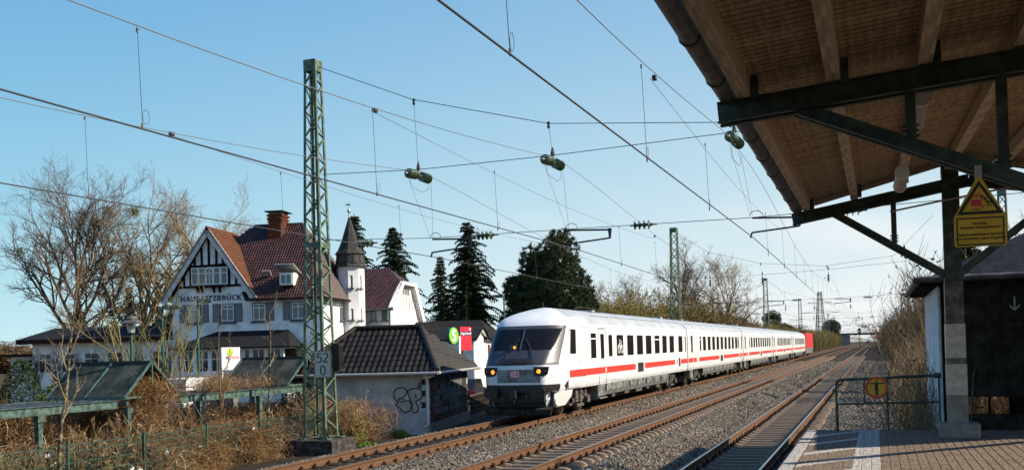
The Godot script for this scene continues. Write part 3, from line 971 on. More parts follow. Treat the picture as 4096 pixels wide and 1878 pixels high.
	var cw := obj("cab_window", b, M.frame_white, t)
	b = MB.new()
	b.poly(PackedVector2Array([Vector2(-0.3, 0.45), Vector2(0.36, 0.45), Vector2(0.36, -0.45), Vector2(-0.42, -0.45)]), Transform3D(Basis(Vector3.UP, PI / 2), V(1.424, 2.7, -2.45)), 0.01)
	obj("pane", b, M.train_glass, cw)
	b = MB.new()
	b.tri(V(1.42, 1.14, -1.25), V(1.42, 1.0, -1.75), V(1.42, 1.33, -1.75))
	b.bb(V(1.40, 1.0, -1.5), V(1.42, 1.015, -3.4))
	obj("handle_recess", b, M.under, t)

# ---------------------------------------------------------------- masts and overhead line
func lattice_mast(called: String, label: String, at: Vector3, h: float, wb: float, wt: float, panel: float, m: Material, fine: bool, leg := 0.09) -> Node3D:
	var t := thing(called, label, "mast", at, 0, "lattice masts along the railway")
	var w := func(y: float) -> float: return lerpf(wb, wt, y / h) / 2
	for c in [[-1, -1], [1, -1], [1, 1], [-1, 1]]:
		var b := MB.new()
		var p0 := V(c[0] * w.call(0), 0, c[1] * w.call(0))
		var p1 := V(c[0] * w.call(h), h, c[1] * w.call(h))
		if fine: b.angle_bar(p0, p1, V(-c[0], 0, 0), V(0, 0, -c[1]), leg, 0.014)
		else: b.bar(p0, p1, leg * 0.8, leg * 0.8)
		obj("leg", b, m, t)
	var n := int(h / panel)
	var all := MB.new()
	for f in 4:
		var d := Basis(Vector3.UP, f * PI / 2)
		for i in n:
			var y0 := 0.25 + i * (h - 0.6) / n
			var y1 := 0.25 + (i + 1) * (h - 0.6) / n
			var s := 1.0 if (i + f) % 2 else -1.0
			var a := d * V(s * (w.call(y0) - 0.03), y0, w.call(y0) - 0.008)
			var e := d * V(-s * (w.call(y1) - 0.03), y1, w.call(y1) - 0.008)
			if fine:
				var b := MB.new()
				b.bar(a, e, 0.05, 0.012, d * Vector3.BACK)
				obj("brace", b, m, t)
			else:
				all.bar(a, e, 0.05, 0.03, d * Vector3.BACK)
	if not fine: obj("lacing", all, m, t)
	for f in 4:
		var d := Basis(Vector3.UP, f * PI / 2)
		var b := MB.new()
		b.box(Transform3D(d, d * V(0, h - 0.18, w.call(h) + 0.004)), V(wt + 0.02, 0.36, 0.01))
		if fine:
			var g := MB.new()
			g.box(Transform3D(d, d * V(0, 5.95, w.call(5.95) + 0.004)), V(w.call(5.95) * 2 + 0.02, 0.16, 0.012))
			obj("gusset_plate", g, m, t)
			for q in 8: b.box(Transform3D(d, d * V((q % 4 - 1.5) * wt * 0.26, h - 0.08 - 0.2 * (q / 4), w.call(h) + 0.012)), V(0.022, 0.022, 0.012))
		obj("top_plate", b, m, t)
	return t
func insulator(called: String, parent: Node, a: Vector3, dir: Vector3, n: int, r: float, m: Material, step := 0.075) -> void:
	var b := MB.new()
	var d := dir.normalized()
	for i in n: b.lathe(a + d * step * i, d, [[0.03, 0.0], [r, 0.012], [r * 0.96, 0.034], [r * 0.45, 0.05], [0.03, step]], 14)
	var o := obj(called, b, m, parent)
	b = MB.new()
	b.rod(a - d * 0.12, a + d * 0.02, 0.028, 6)
	b.rod(a + d * step * n, a + d * (step * n + 0.12), 0.028, 6)
	obj("end_cap", b, M.fitting, o)
func wire(called: String, parent: Node, pts: Array, r: float, m: Material, k := 5) -> void:
	var b := MB.new()
	var rr := PackedFloat32Array()
	for i in pts.size(): rr.append(r)
	b.tube(PackedVector3Array(pts), rr, k)
	obj(called, b, m, parent)
const SUP := [23.5, -27.5, -84.0, -158.0, -232.0, -304.0, -372.0]
func messenger_y(z: float) -> float:
	for i in SUP.size() - 1:
		if z <= SUP[i] and z >= SUP[i + 1]:
			var h: float = (SUP[i] - SUP[i + 1]) / 2
			var q: float = (z - (SUP[i] + SUP[i + 1]) / 2) / h
			return 6.2 + 1.62 * q * q
	return 6.2
func build_overhead() -> void:
	# masts: the near one, its partner across the tracks, and those down the line
	var t := lattice_mast("lattice_mast", "tall green lattice mast with the 52 0 board, nearest and largest", V(-16.22, -0.12, -27.5), 11.7, 0.78, 0.4, 0.43, M.mast_green, true)
	var b := MB.new()
	for s in [[-1, -1], [1, -1], [1, 1], [-1, 1]]:
		b.bx(V(s[0] * 0.42, 0.02, s[1] * 0.42), V(0.26, 0.03, 0.26))
		b.tri(V(s[0] * 0.42, 0.03, s[1] * 0.42), V(s[0] * 0.55, 0.03, s[1] * 0.42), V(s[0] * 0.4, 0.4, s[1] * 0.42))
		b.rod(V(s[0] * 0.5, 0.03, s[1] * 0.5), V(s[0] * 0.5, 0.1, s[1] * 0.5), 0.022, 6)
	b.bar(V(-0.42, 0.06, -0.42), V(0.42, 0.06, 0.42), 0.1, 0.05)
	b.bar(V(-0.42, 0.06, 0.42), V(0.42, 0.06, -0.42), 0.1, 0.05)
	obj("foot_plate", b, M.mast_green, t)
	b = MB.new()
	b.poly(PackedVector2Array([Vector2(-0.85, -0.6), Vector2(0.8, -0.6), Vector2(0.8, 0.0), Vector2(0.72, 0.03), Vector2(-0.8, 0.03), Vector2(-0.85, 0.0)]), Transform3D(Basis(), V(-16.22, -0.16, -26.75)), 1.5)
	tag(obj("mast_foundation", b, M.concrete_dark), "dark concrete block under the nearest green mast", "foundation")
	# kilometre board and cabinet on the mast
	t = thing("kilometre_board", "grey board with black figures 52 over 0 on nearest mast", "sign", V(-15.84, 2.17, -27.05), 0.12)
	b = MB.new()
	b.poly(round_rect(0.54, 0.84, 0.03), Transform3D(), 0.015)
	obj("board", b, M.zinc, t)
	b = MB.new()
	b.poly(round_rect(0.5, 0.8, 0.03), Transform3D(Basis(), V(0, 0, 0.003)), 0.004)
	obj("face", b, M.fitting, t)
	words(t, "figures", "52", 0.29, M.black, Transform3D(Basis(), V(0, 0.19, 0.008)), 0.006, false)
	words(t, "figures", "0", 0.29, M.black, Transform3D(Basis(), V(0, -0.19, 0.008)), 0.006, false)
	b = MB.new()
	for q in [-0.1, 0, 0.1]:
		b.bx(V(q, 0.385, 0.01), V(0.03, 0.02, 0.01))
		b.bx(V(q, -0.385, 0.01), V(0.03, 0.02, 0.01))
	b.bar(V(0, -0.5, -0.04), V(0, 0.5, -0.04), 0.05, 0.03)
	obj("bracket", b, M.black, t)
	t = thing("equipment_box", "rust brown steel box fixed behind the mast's kilometre board", "box", V(-15.72, 1.95, -27.75))
	b = MB.new()
	b.bx(V(0, 0.4, 0), V(0.24, 0.82, 0.24))
	b.bx(V(0, 0.83, 0), V(0.27, 0.03, 0.27))
	obj("case", b, M.black, t)
	b = MB.new()
	b.bx(V(0.125, 0.4, 0), V(0.01, 0.7, 0.18))
	obj("door", b, M.timber_dark, t)
	lattice_mast("lattice_mast", "lattice mast right of the yellow warning sign, beyond the stair house", V(8.0, -0.4, -73.0), 12.4, 0.8, 0.42, 0.6, M.mast_far, false)
	lattice_mast("lattice_mast", "lattice mast across the tracks from the 52 0 mast, hidden by the canopy", V(9.0, -0.4, -26.5), 11.7, 0.8, 0.42, 0.6, M.mast_far, false)
	var ml := ["dark lattice mast rising behind the second coach", "dark lattice mast rising in front of the dark roofed house", "slim mast above the red locomotive", "mast just beyond the red locomotive beside the yellowish bushes", "farthest mast on the left, beyond the locomotive"]
	for i in 5:
		lattice_mast("lattice_mast", ml[i], V(-15.6, -0.4, SUP[i + 2]), 12.6 if i < 2 else 12.3, 0.9, 0.5, 0.62, M.mast_far, false, 0.1)
	for i in 4:
		lattice_mast("lattice_mast", ["nearest slim mast above the dark brush at right", "second slim mast above the dark brush at right", "third slim mast above the dark brush at right", "fourth and farthest slim mast above the brush at right"][i], V(3.9 + i * 0.3, -0.4, -158.0 - i * 74), 9.5, 0.8, 0.45, 0.7, M.mast_far, false, 0.1)
	# a thin steel post carrying the second wire at the second mast
	# cross spans
	for si in range(1, SUP.size()):
		var z: float = SUP[si]
		var near: bool = si == 1
		var lab: String = ["", "nearest cross span of wires with green bell insulators", "cross span of wires over the second coach", "cross span of wires over the last coaches", "cross span over the red locomotive", "cross span beyond the locomotive", "farthest cross span near the bridge"][si]
		t = thing("cross_span", lab, "overhead wire", V(0, 0, z), 0, "cross spans of the overhead line")
		var xl := -15.98 if near else -15.35
		var xr := 8.8 if near else 4.4
		var th := 11.45 if near else 11.9
		wire("span_wire", t, [V(xl, th - 0.1, 0), V(-12.86, 10.02, 0), V(-8.61, 8.87, 0), V(-3.6, 8.4, 0), V(1.5, 8.95, 0), V(xr, th, 0)], 0.011 if near else 0.012, M.wire)
		wire("span_wire", t, [V(xl, 8.02, 0), V(-12.7, 7.9, 0), V(-8.5, 7.95, 0), V(-3.4, 8.12, 0), V(xr, 8.6, 0)], 0.011 if near else 0.012, M.wire)
		wire("span_wire", t, [V(xl, 5.99, 0), V(-12.33, 5.83, 0), V(-8.0, 5.82, 0), V(-3.1, 5.8, 0), V(xr, 6.1, 0)], 0.0095 if near else 0.012, M.wire)
		var sx := [-12.7, -8.5, -3.4]
		for k in 3:
			var cx: float = sx[k]
			wire("hanger", t, [V(cx - 0.1, [9.98, 8.87, 8.4][k], 0), V(cx, [7.9, 7.95, 8.12][k], 0)], 0.006, M.wire, 4)
			b = MB.new()
			b.lathe(V(cx - 0.1, [9.98, 8.87, 8.4][k] - 0.16, 0), Vector3.UP, [[0.0, 0.0], [0.05, 0.05], [0.03, 0.12], [0.05, 0.2], [0.0, 0.22]], 8)
			b.lathe(V(cx, [7.9, 7.95, 8.12][k] - 0.05, 0), Vector3.UP, [[0.0, 0.0], [0.07, 0.05], [0.05, 0.16], [0.02, 0.28], [0.0, 0.28]], 8)
			b.rod(V(cx, [7.72, 7.76, 7.92][k], -0.55), V(cx, [7.72, 7.76, 7.92][k], 0.55), 0.022, 6)
			obj("clamp", b, M.wire, t)
			if near:
				insulator("bell_insulator", t, V(cx, [7.72, 7.76, 7.92][k], 0.2), V(-0.12, -0.05, 1), 6, 0.15, M.insulator)
				insulator("bell_insulator", t, V(cx, [7.72, 7.76, 7.92][k], -0.2), V(0.12, -0.05, -1), 6, 0.15, M.insulator)
				wire("jumper", t, [V(cx, 7.7, 0.6), V(cx - 0.02, 7.35, 0.5), V(cx + 0.1, 7.2, 0), V(cx + 0.1, 7.38, -0.5), V(cx, 7.7, -0.65)], 0.006, M.wire, 4)
				wire("hanger", t, [V(cx - 0.06, 7.68, 0.7), V(cx + 0.35, 5.85, 0.05)], 0.0045, M.wire, 4)
				wire("hanger", t, [V(cx + 0.06, 7.66, -0.75), V(cx + 0.4, 5.85, -0.05)], 0.0045, M.wire, 4)
				b = MB.new()
				var ring := PackedVector3Array()
				var rr := PackedFloat32Array()
				for q in 9:
					ring.append(V(cx + 0.5 + 0.17 * cos(PI * q / 8), 5.83 + 0.15 * sin(PI * q / 8), 0)); rr.append(0.009)
				b.tube(ring, rr, 4)
				obj("wire_loop", b, M.wire, t)
			else:
				insulator("insulator", t, V(cx, 7.2, 0), Vector3.UP, 7, 0.11, M.insulator_brown)
			# registration: a tube along the span, a drop bracket, and the inclined steady arm
			b = MB.new()
			var ax: float = cx + 0.4
			b.rod(V(ax, 5.79, 0), V(ax + 1.2, 5.73, 0), 0.026, 8)
			b.poly(PackedVector2Array([Vector2(-0.05, 0.04), Vector2(0.06, 0.04), Vector2(0.03, -0.24), Vector2(-0.02, -0.24)]), Transform3D(Basis(), V(ax + 1.2, 5.73, 0.02)), 0.04)
			b.rod(V(ax + 1.2, 5.5, 0), V(ax - 0.02, 5.4, 0), 0.024, 8)
			b.rod(V(ax - 0.02, 5.4, 0), V(ax - 0.06, 5.26, 0), 0.026, 6)
			obj("steady_arm", b, M.wire, t)
		for q in [-14.6, -10.7, -6.05, -0.6]:
			insulator("span_insulator", t, V(q - 0.15, 5.8, 0), Vector3.RIGHT, 4, 0.125, M.insulator, 0.13)
	# overhead lines along each track
	var off := [-0.35, -0.35, -0.1]
	var ol := ["overhead line above the train's track, lowest on the left", "overhead line above the middle track", "overhead line above the platform track, steepest in the picture"]
	for k in 3:
		var x: float = TRACKS[k] + off[k]
		t = thing("overhead_line", ol[k], "overhead wire", V(x, 0, 0), 0, "overhead lines of the three tracks")
		var pts := []
		var mp := []
		for i in SUP.size() - 1:
			for j in 24:
				var z := lerpf(SUP[i], SUP[i + 1], j / 24.0)
				var dx := -0.35 * pow(absf(j / 12.0 - 1.0), 8.0)
				mp.append(V(dx, messenger_y(z), z))
				pts.append(V((0.12 if i % 2 else -0.12) * cos(j / 24.0 * PI), 5.23 - 0.11 * sin(j / 24.0 * PI), z))
		wire("contact_wire", t, pts, 0.011, M.wire, 6)
		wire("messenger_wire", t, mp, 0.0075, M.wire_bright, 5)
		for i in range(1, SUP.size() - 1):
			var z0: float = SUP[i]
			var y0 := messenger_y(z0 + 11.8)
			var sp := []
			for j in 13: sp.append(V(-0.15, y0 - 0.22 * sin(PI * j / 12.0), z0 + 11.8 - 23.6 * j / 12.0))
			wire("stitch_wire", t, sp, 0.005, M.wire_bright, 4)
			b = MB.new()
			b.bx(V(-0.08, y0, z0 + 11.8), V(0.06, 0.07, 0.1))
			b.bx(V(-0.08, messenger_y(z0 - 11.8), z0 - 11.8), V(0.06, 0.07, 0.1))
			obj("wire_clamp", b, M.wire, t)
		var dz: float = [-13.45, -9.65, -8.7][k]
		while dz > -300.0:
			var nearest := 1e9
			for s in SUP: nearest = minf(nearest, absf(dz - s))
			var yt := messenger_y(dz) if nearest > 11.8 else messenger_y(SUP[1] + 11.8) - 0.15
			if nearest > 1.5:
				wire("dropper", t, [V(-0.05, yt, dz), V(0, 5.15, dz)], 0.004, M.wire, 4)
				if dz > -60.0:
					for q in [V(-0.05, yt - 0.03, dz), V(0, 5.19, dz)]:
						b = MB.new()
						b.bx(q, V(0.02, 0.06, 0.025))
						obj("dropper_clamp", b, M.wire_bright, t)
					b = MB.new()
					var ring := PackedVector3Array()
					var rr := PackedFloat32Array()
					for q in 9:
						ring.append(V(0, 5.3 + 0.09 * cos(TAU * q / 8), dz - 0.06 + 0.06 * sin(TAU * q / 8))); rr.append(0.003)
					b.tube(ring, rr, 4)
					obj("dropper_loop", b, M.wire, t)
			dz -= 5.9

# ---------------------------------------------------------------- canopy and things on the platform
func pitch_at(z: float) -> float: return lerpf(0.085, 0.25, clampf((-10.0 - z) / 9.4, 0, 1))
func deck_y(x: float, z: float) -> float: return 4.99 + pitch_at(z) * (minf(x, 3.2 - x) + 1.36)
func build_canopy() -> void:
	var t := thing("platform_canopy", "dark green steel and timber canopy roofing the platform at right", "canopy", V(0, 0.76, 0))
	var O := V(0, -0.76, 0)
	# boards under the roof
	var shapes := {}
	var cols := [M.board, M.board_b, M.board_c]
	var z := -20.2
	var n := 0
	while n < 157:
		for half in 2:
			if half == 1 and n > 125: continue
			var x0 := -1.24 if half == 0 else 1.6
			var x1 := 1.6 if half == 0 else 3.64
			var b := MB.new()
			var w := 0.128
			var a0 := O + V(x0, deck_y(x0, z), z)
			var a1 := O + V(x1, deck_y(x1, z), z)
			var d := (a1 - a0).normalized()
			var up := d.cross(Vector3.FORWARD) * -1.0
			if up.y < 0: up = -up
			var m := (a0 + a1) / 2 + up * 0.0125 + V(0, rng.randf_range(-0.0015, 0.0015), w / 2)
			b.box(Transform3D(Basis(d, up, d.cross(up)), m), V((a1 - a0).length(), 0.022, w - 0.026))
			obj("board", b, cols[rng.randi() % 3], t)
		z += 0.1285
		n += 1
	var b := MB.new()
	for half in 2:
		for k in 13:
			var za := -20.3 + k * 1.7
			var zb := za + 1.7
			if k == 12: zb = 14.0
			var x0 := -1.27 if half == 0 else 1.6
			var x1 := 1.6 if half == 0 else 3.7
			var up := 0.032
			if k == 12: up = 0.0
			for q in [[up, 1], [0.12, -1]]:
				var p := [O + V(x0, deck_y(x0, za) + q[0], za), O + V(x1, deck_y(x1, za) + q[0], za), O + V(x1, deck_y(x1, zb) + q[0], zb), O + V(x0, deck_y(x0, zb) + q[0], zb)]
				if q[1] > 0: b.quad(p[0], p[1], p[2], p[3])
				else: b.quad(p[3], p[2], p[1], p[0])
	obj("roof_deck", b, M.roof_felt, t)
	b = MB.new()
	var e0 := []
	for x in [-1.27, 1.6, 3.7]: e0.append([O + V(x, deck_y(x, -20.3) + 0.0, -20.3), O + V(x, deck_y(x, -20.3) + 0.13, -20.3)])
	for k in 2: b.quad(e0[k + 1][0], e0[k][0], e0[k][1], e0[k + 1][1])
	for x in [-1.27, 3.7]: b.bb(O + V(x - 0.01, deck_y(x, 0) + 0.0, -20.3), O + V(x + 0.01, deck_y(x, 0) + 0.13, 14))
	obj("fascia", b, M.fascia, t)
	# purlins
	for px: float in [-1.12, -0.3, 0.49, 1.28, 2.1, 2.8, 3.45]:
		b = MB.new()
		for q in [[-20.45, -10.0], [-10.0, 12.0]]:
			var a := O + V(px, deck_y(px, q[0]) - 0.095, q[0])
			var c := O + V(px, deck_y(px, q[1]) - 0.095, q[1])
			b.bar(a, c, 0.125, 0.185)
		var pu := obj("purlin", b, M.purlin, t)
		for zc in [-10.0, -19.3]:
			b = MB.new()
			b.bx(O + V(px + 0.1, deck_y(px, zc) - 0.11, zc + 0.12), V(0.07, 0.22, 0.1))
			obj("cleat", b, M.beam_green, pu)
	# gutter
	b = MB.new()
	for side in [-1.0, 1.0]:
		var gx := -1.29 if side < 0 else 3.74
		var ring := []
		for k in 9: ring.append(Vector2(cos(PI + PI * k / 8) * 0.08, sin(PI + PI * k / 8) * 0.08))
		for k in 8:
			b.quad(O + V(gx + ring[k].x, 4.87 + ring[k].y, 14), O + V(gx + ring[k].x, 4.87 + ring[k].y, -20.4), O + V(gx + ring[k + 1].x, 4.87 + ring[k + 1].y, -20.4), O + V(gx + ring[k + 1].x, 4.87 + ring[k + 1].y, 14))
	var gu := obj("gutter", b, M.zinc, t)
	z = -20.0
	while z < 4.0:
		b = MB.new()
		var ring := PackedVector3Array()
		var rr := PackedFloat32Array()
		for k in 7:
			ring.append(O + V(-1.29 + cos(PI + PI * k / 6) * 0.086, 4.87 + sin(PI + PI * k / 6) * 0.086, z)); rr.append(0.008)
		b.tube(ring, rr, 5)
		obj("gutter_bracket", b, M.beam_green, gu)
		z += 1.35
	# trusses: riveted double channels as top chord, inclined strut, hangers, column
	for k in 3:
		var zc: float = [-10.0, -19.3, -0.7][k]
		var s := 0.075 if k != 1 else 0.165
		var y0 := 4.61 if k != 1 else 4.62
		var chord := func(x: float) -> float: return y0 + s * (minf(x, 3.2 - x) + 1.36)
		b = MB.new()
		for half in 2:
			var xa := -1.38 if half == 0 else 1.6
			var xb := 1.6 if half == 0 else 3.6
			for q in [-0.06, 0.06]:
				b.bar(O + V(xa, chord.call(xa) + 0.1, zc + q), O + V(xb, chord.call(xb) + 0.1, zc + q), 0.012, 0.2)
				b.bar(O + V(xa, chord.call(xa) + 0.006, zc + q * 1.5), O + V(xb, chord.call(xb) + 0.006, zc + q * 1.5), 0.07, 0.012)
				b.bar(O + V(xa, chord.call(xa) + 0.194, zc + q * 1.5), O + V(xb, chord.call(xb) + 0.194, zc + q * 1.5), 0.07, 0.012)
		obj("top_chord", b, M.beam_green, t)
		var sx0 := -0.5
		var sy0: float = chord.call(-0.5)
		var sx1 := 1.3
		var sy1 := 3.82 if k != 1 else 3.5
		if k != 1:
			sx1 = 2.0; sy1 = 3.52
		b = MB.new()
		for q in [-0.055, 0.055]:
			b.bar(O + V(sx0 - 0.15, sy0 + 0.02, zc + q), O + V(sx1, sy1, zc + q), 0.012, 0.13)
			b.bar(O + V(sx0 - 0.15, sy0 - 0.045, zc + q * 1.6), O + V(sx1, sy1 - 0.065, zc + q * 1.6), 0.06, 0.012)
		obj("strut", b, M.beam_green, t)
		if k == 1:
			b = MB.new()
			b.bar(O + V(1.3, 3.5, zc), O + V(3.2, 5.0, zc), 0.12, 0.13)
			obj("strut", b, M.beam_green, t)
		for hx: float in [0.36, 1.12]:
			if k == 1 and hx > 1.0: continue
			b = MB.new()
			var hy := lerpf(sy0, sy1, (hx - sx0) / (sx1 - sx0))
			b.bar(O + V(hx, hy - 0.05, zc), O + V(hx, chord.call(hx) + 0.05, zc), 0.09, 0.09)
			for q in 3: b.rod(O + V(hx - 0.07, hy + 0.06 + q * 0.05, zc), O + V(hx + 0.07, hy + 0.06 + q * 0.05, zc), 0.012, 5)
			obj("hanger", b, M.beam_green, t)
		var cx := 1.3 if k == 1 else 2.05
		b = MB.new()
		for q in [-1, 1]:
			b.bb(O + V(cx + q * 0.13 - 0.008, 0.9, zc - 0.1), O + V(cx + q * 0.13 + 0.008, deck_y(cx, zc), zc + 0.1))
			b.bb(O + V(cx - 0.13, 0.9, zc + q * 0.09 - 0.006), O + V(cx + 0.13, deck_y(cx, zc), zc + q * 0.09 + 0.006))
			for r in 16:
				b.bx(O + V(cx + q * 0.095, 3.0 + r * 0.13, zc + 0.1), V(0.022, 0.022, 0.014))
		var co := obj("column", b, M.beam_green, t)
		if k == 1:
			var ys := [[0.98, 1.48, M.concrete, 0.165], [1.48, 2.02, M.steel_plate, 0.165], [2.02, 2.12, M.zinc, 0.16], [2.12, 2.72, M.steel_plate, 0.16], [2.72, 3.45, M.zinc, 0.15]]
			for q in ys:
				b = MB.new()
				b.bx(O + V(cx, (q[0] + q[1]) / 2, zc), V(q[3] * 2, q[1] - q[0] - 0.006, q[3] * 1.7))
				var cp := obj("cladding_plate", b, q[2], co)
				if q[2] == M.steel_plate:
					b = MB.new()
					for c in [[-1, 0.06], [1, 0.06], [-1, -0.06], [1, -0.06]]:
						b.lathe(O + V(cx + c[0] * 0.12, (q[0] if c[1] > 0 else q[1]) + c[1], zc + q[3] * 0.85 + 0.0), Vector3.BACK, [[0.016, 0.0], [0.014, 0.01], [0.0, 0.012]], 8)
					obj("bolt", b, M.fitting, cp)
		b = MB.new()
		b.poly(round_rect(0.64, 0.62, 0.04), Transform3D(Basis(Vector3.RIGHT, -PI / 2), O + V(cx + 0.02, 0.99, zc)), 0.24)
		obj("plinth", b, M.concrete, co)
	# tubular lamps hung under the third purlin
	for k in 2:
		var lp := thing("tube_lamp", ["cylindrical white lamp hanging under the canopy near the warning sign", "white tube lamp half hidden behind the nearer roof beam"][k], "lamp", V(0.38, 4.62, -14.6) if k == 0 else V(0.5, 4.9, -11.6), 0, "lamps under the canopy")
		b = MB.new()
		b.rod(V(0, 0, 0.62), V(0, 0, -0.62), 0.085, 14)
		obj("diffuser", b, M.steel_plate, lp)
		b = MB.new()
		for q in [-0.62, 0.62]: b.rod(V(0, 0, q - 0.02), V(0, 0, q + 0.02), 0.092, 14)
		b.rod(V(0, 0.08, 0.35), V(0, 0.3, 0.35), 0.012, 6)
		b.rod(V(0, 0.08, -0.35), V(0, 0.3, -0.35), 0.012, 6)
		obj("end_cap", b, M.frame_white, lp)
	b = MB.new()
	b.tube(PackedVector3Array([V(0.3, 4.72, -19.05), V(1.2, 4.86, -19.05), V(2.2, 5.0, -19.05)]), PackedFloat32Array([0.018, 0.018, 0.018]), 6)
	tag(obj("conduit", b, M.steel_plate), "thin grey conduit along the far roof beam of the canopy", "pipe")
func build_signs() -> void:
	# triangular warning sign with its text panel, hung from the nearer truss
	var t := thing("warning_sign", "yellow triangle and text panel warning of passing trains, hanging under canopy", "sign", V(0.9, 3.28, -9.86), 0.09)
	var b := MB.new()
	var outline := PackedVector2Array([Vector2(-0.2, 0.0), Vector2(0.2, 0.0), Vector2(0.215, 0.015), Vector2(0.215, 0.26), Vector2(0.205, 0.285), Vector2(0.025, 0.6), Vector2(0.0, 0.612), Vector2(-0.025, 0.6), Vector2(-0.205, 0.285), Vector2(-0.215, 0.26), Vector2(-0.215, 0.015)])
	b.poly(outline, Transform3D(), 0.006)
	var pl := obj("plate", b, M.yellow_sign, t)
	b = MB.new()
	var o3 := [Vector2(-0.19, 0.285), Vector2(0.19, 0.285), Vector2(0, 0.585)]
	var i3 := [Vector2(-0.145, 0.311), Vector2(0.145, 0.311), Vector2(0, 0.54)]
	for k in 3:
		var l := (k + 1) % 3
		b.quad(V(o3[k].x, o3[k].y, 0.003), V(o3[l].x, o3[l].y, 0.003), V(i3[l].x, i3[l].y, 0.003), V(i3[k].x, i3[k].y, 0.003))
	for q in [[-0.195, 0.012, 0.195, 0.024], [-0.195, 0.246, 0.195, 0.258], [-0.195, 0.024, -0.185, 0.246], [0.185, 0.024, 0.195, 0.246]]:
		b.bb(V(q[0], q[1], 0.001), V(q[2], q[3], 0.003))
	obj("black_border", b, M.black, pl)
	b = MB.new()
	b.poly(round_rect(0.085, 0.1, 0.02), Transform3D(Basis(), V(-0.025, 0.405, 0.004)), 0.002)
	b.bb(V(-0.055, 0.462, 0.002), V(0.005, 0.466, 0.004))
	b.bb(V(0.02, 0.335, 0.002), V(0.03, 0.36, 0.004))
	b.bb(V(0.02, 0.355, 0.002), V(0.075, 0.362, 0.004))
	obj("train_symbol", b, M.red_sign, pl)
	b = MB.new()
	for q in [[-0.058, 0.415, -0.03, 0.44], [-0.022, 0.415, 0.006, 0.44]]: b.bb(V(q[0], q[1], 0.005), V(q[2], q[3], 0.0055))
	obj("symbol_window", b, M.yellow_sign, pl)
	b = MB.new()
	b.bar(V(0.03, 0.43, 0.004), V(0.065, 0.395, 0.004), 0.014, 0.002, Vector3.BACK)
	b.bar(V(0.065, 0.395, 0.004), V(0.1, 0.385, 0.004), 0.009, 0.002, Vector3.BACK)
	b.bar(V(0.062, 0.395, 0.004), V(0.075, 0.362, 0.004), 0.009, 0.002, Vector3.BACK)
	b.bar(V(0.04, 0.425, 0.004), V(0.082, 0.435, 0.004), 0.007, 0.002, Vector3.BACK)
	b.lathe(V(0.02, 0.442, 0.003), Vector3.BACK, [[0.011, 0.0], [0.011, 0.002], [0.0, 0.002]], 10)
	b.bb(V(0.08, 0.355, 0.002), V(0.1, 0.362, 0.004))
	b.bb(V(-0.055, 0.33, 0.002), V(0.005, 0.334, 0.004))
	b.bb(V(-0.06, 0.32, 0.002), V(0.01, 0.324, 0.004))
	obj("falling_figure", b, M.black, pl)
	words(pl, "lettering", "Vorsicht,\nschnelle Vorbeifahrten!", 0.021, M.black, Transform3D(Basis(), V(0, 0.187, 0.002)), 0.003)
	words(pl, "lettering", "Gekennzeichneten Bereich\nerst betreten, wenn Zug hält!", 0.021, M.black, Transform3D(Basis(), V(0, 0.09, 0.002)), 0.003)
	b = MB.new()
	b.bb(V(-0.03, 0.6, -0.02), V(0.03, 0.72, -0.01))
	b.rod(V(0, 0.68, -0.03), V(0, 0.68, 0.0), 0.012, 6)
	obj("hanging_bracket", b, M.steel_plate, t)
	# railing across the platform end
	t = thing("railing", "dark green tube railing across the end of the platform", "railing", V(0, 0.76, -20.5))
	b = MB.new()
	b.tube(PackedVector3Array([V(-0.75, -0.02, 0), V(-0.745, 0.85, 0), V(-0.73, 0.93, 0), V(-0.66, 0.97, 0), V(1.0, 1.02, 0)]), PackedFloat32Array([0.03, 0.03, 0.03, 0.03, 0.03]), 8)
	b.rod(V(1.0, 1.02, 0), V(1.12, 1.022, 0), 0.05, 8)
	obj("top_rail", b, M.beam_green, t)
	b = MB.new()
	b.rod(V(-0.745, 0.5, 0), V(1.08, 0.53, 0), 0.02, 8)
	obj("middle_rail", b, M.beam_green, t)
	for q in [[-0.24, 0.5], [0.17, 0.0], [1.08, 0.0]]:
		b = MB.new()
		b.rod(V(q[0], q[1] - 0.01, 0), V(q[0], 1.0, 0), 0.02, 8)
		obj("post", b, M.beam_green, t)
	t = thing("prohibition_sign", "round yellow sign with red ring and standing figure on railing", "sign", V(-0.02, 1.57, -20.44))
	b = MB.new()
	b.lathe(V(0, 0, 0), Vector3.BACK, [[0.0, -0.008], [0.21, -0.008], [0.21, 0.0], [0.0, 0.0]], 36)
	obj("disc", b, M.yellow_sign, t)
	b = MB.new()
	b.lathe(V(0, 0, 0.003), Vector3.BACK, [[0.205, -0.002], [0.205, 0.0], [0.165, 0.0], [0.165, -0.002]], 36)
	obj("ring", b, M.red_sign, t)
	b = MB.new()
	b.bb(V(-0.028, -0.05, 0.001), V(0.028, 0.08, 0.004))
	b.bb(V(-0.13, 0.068, 0.001), V(0.13, 0.09, 0.004))
	b.bb(V(-0.028, -0.15, 0.001), V(-0.004, -0.05, 0.004))
	b.bb(V(0.004, -0.15, 0.001), V(0.028, -0.05, 0.004))
	b.lathe(V(0, 0.118, 0.001), Vector3.BACK, [[0.022, 0.0], [0.022, 0.003], [0.0, 0.003]], 12)
	obj("figure", b, M.black, t)
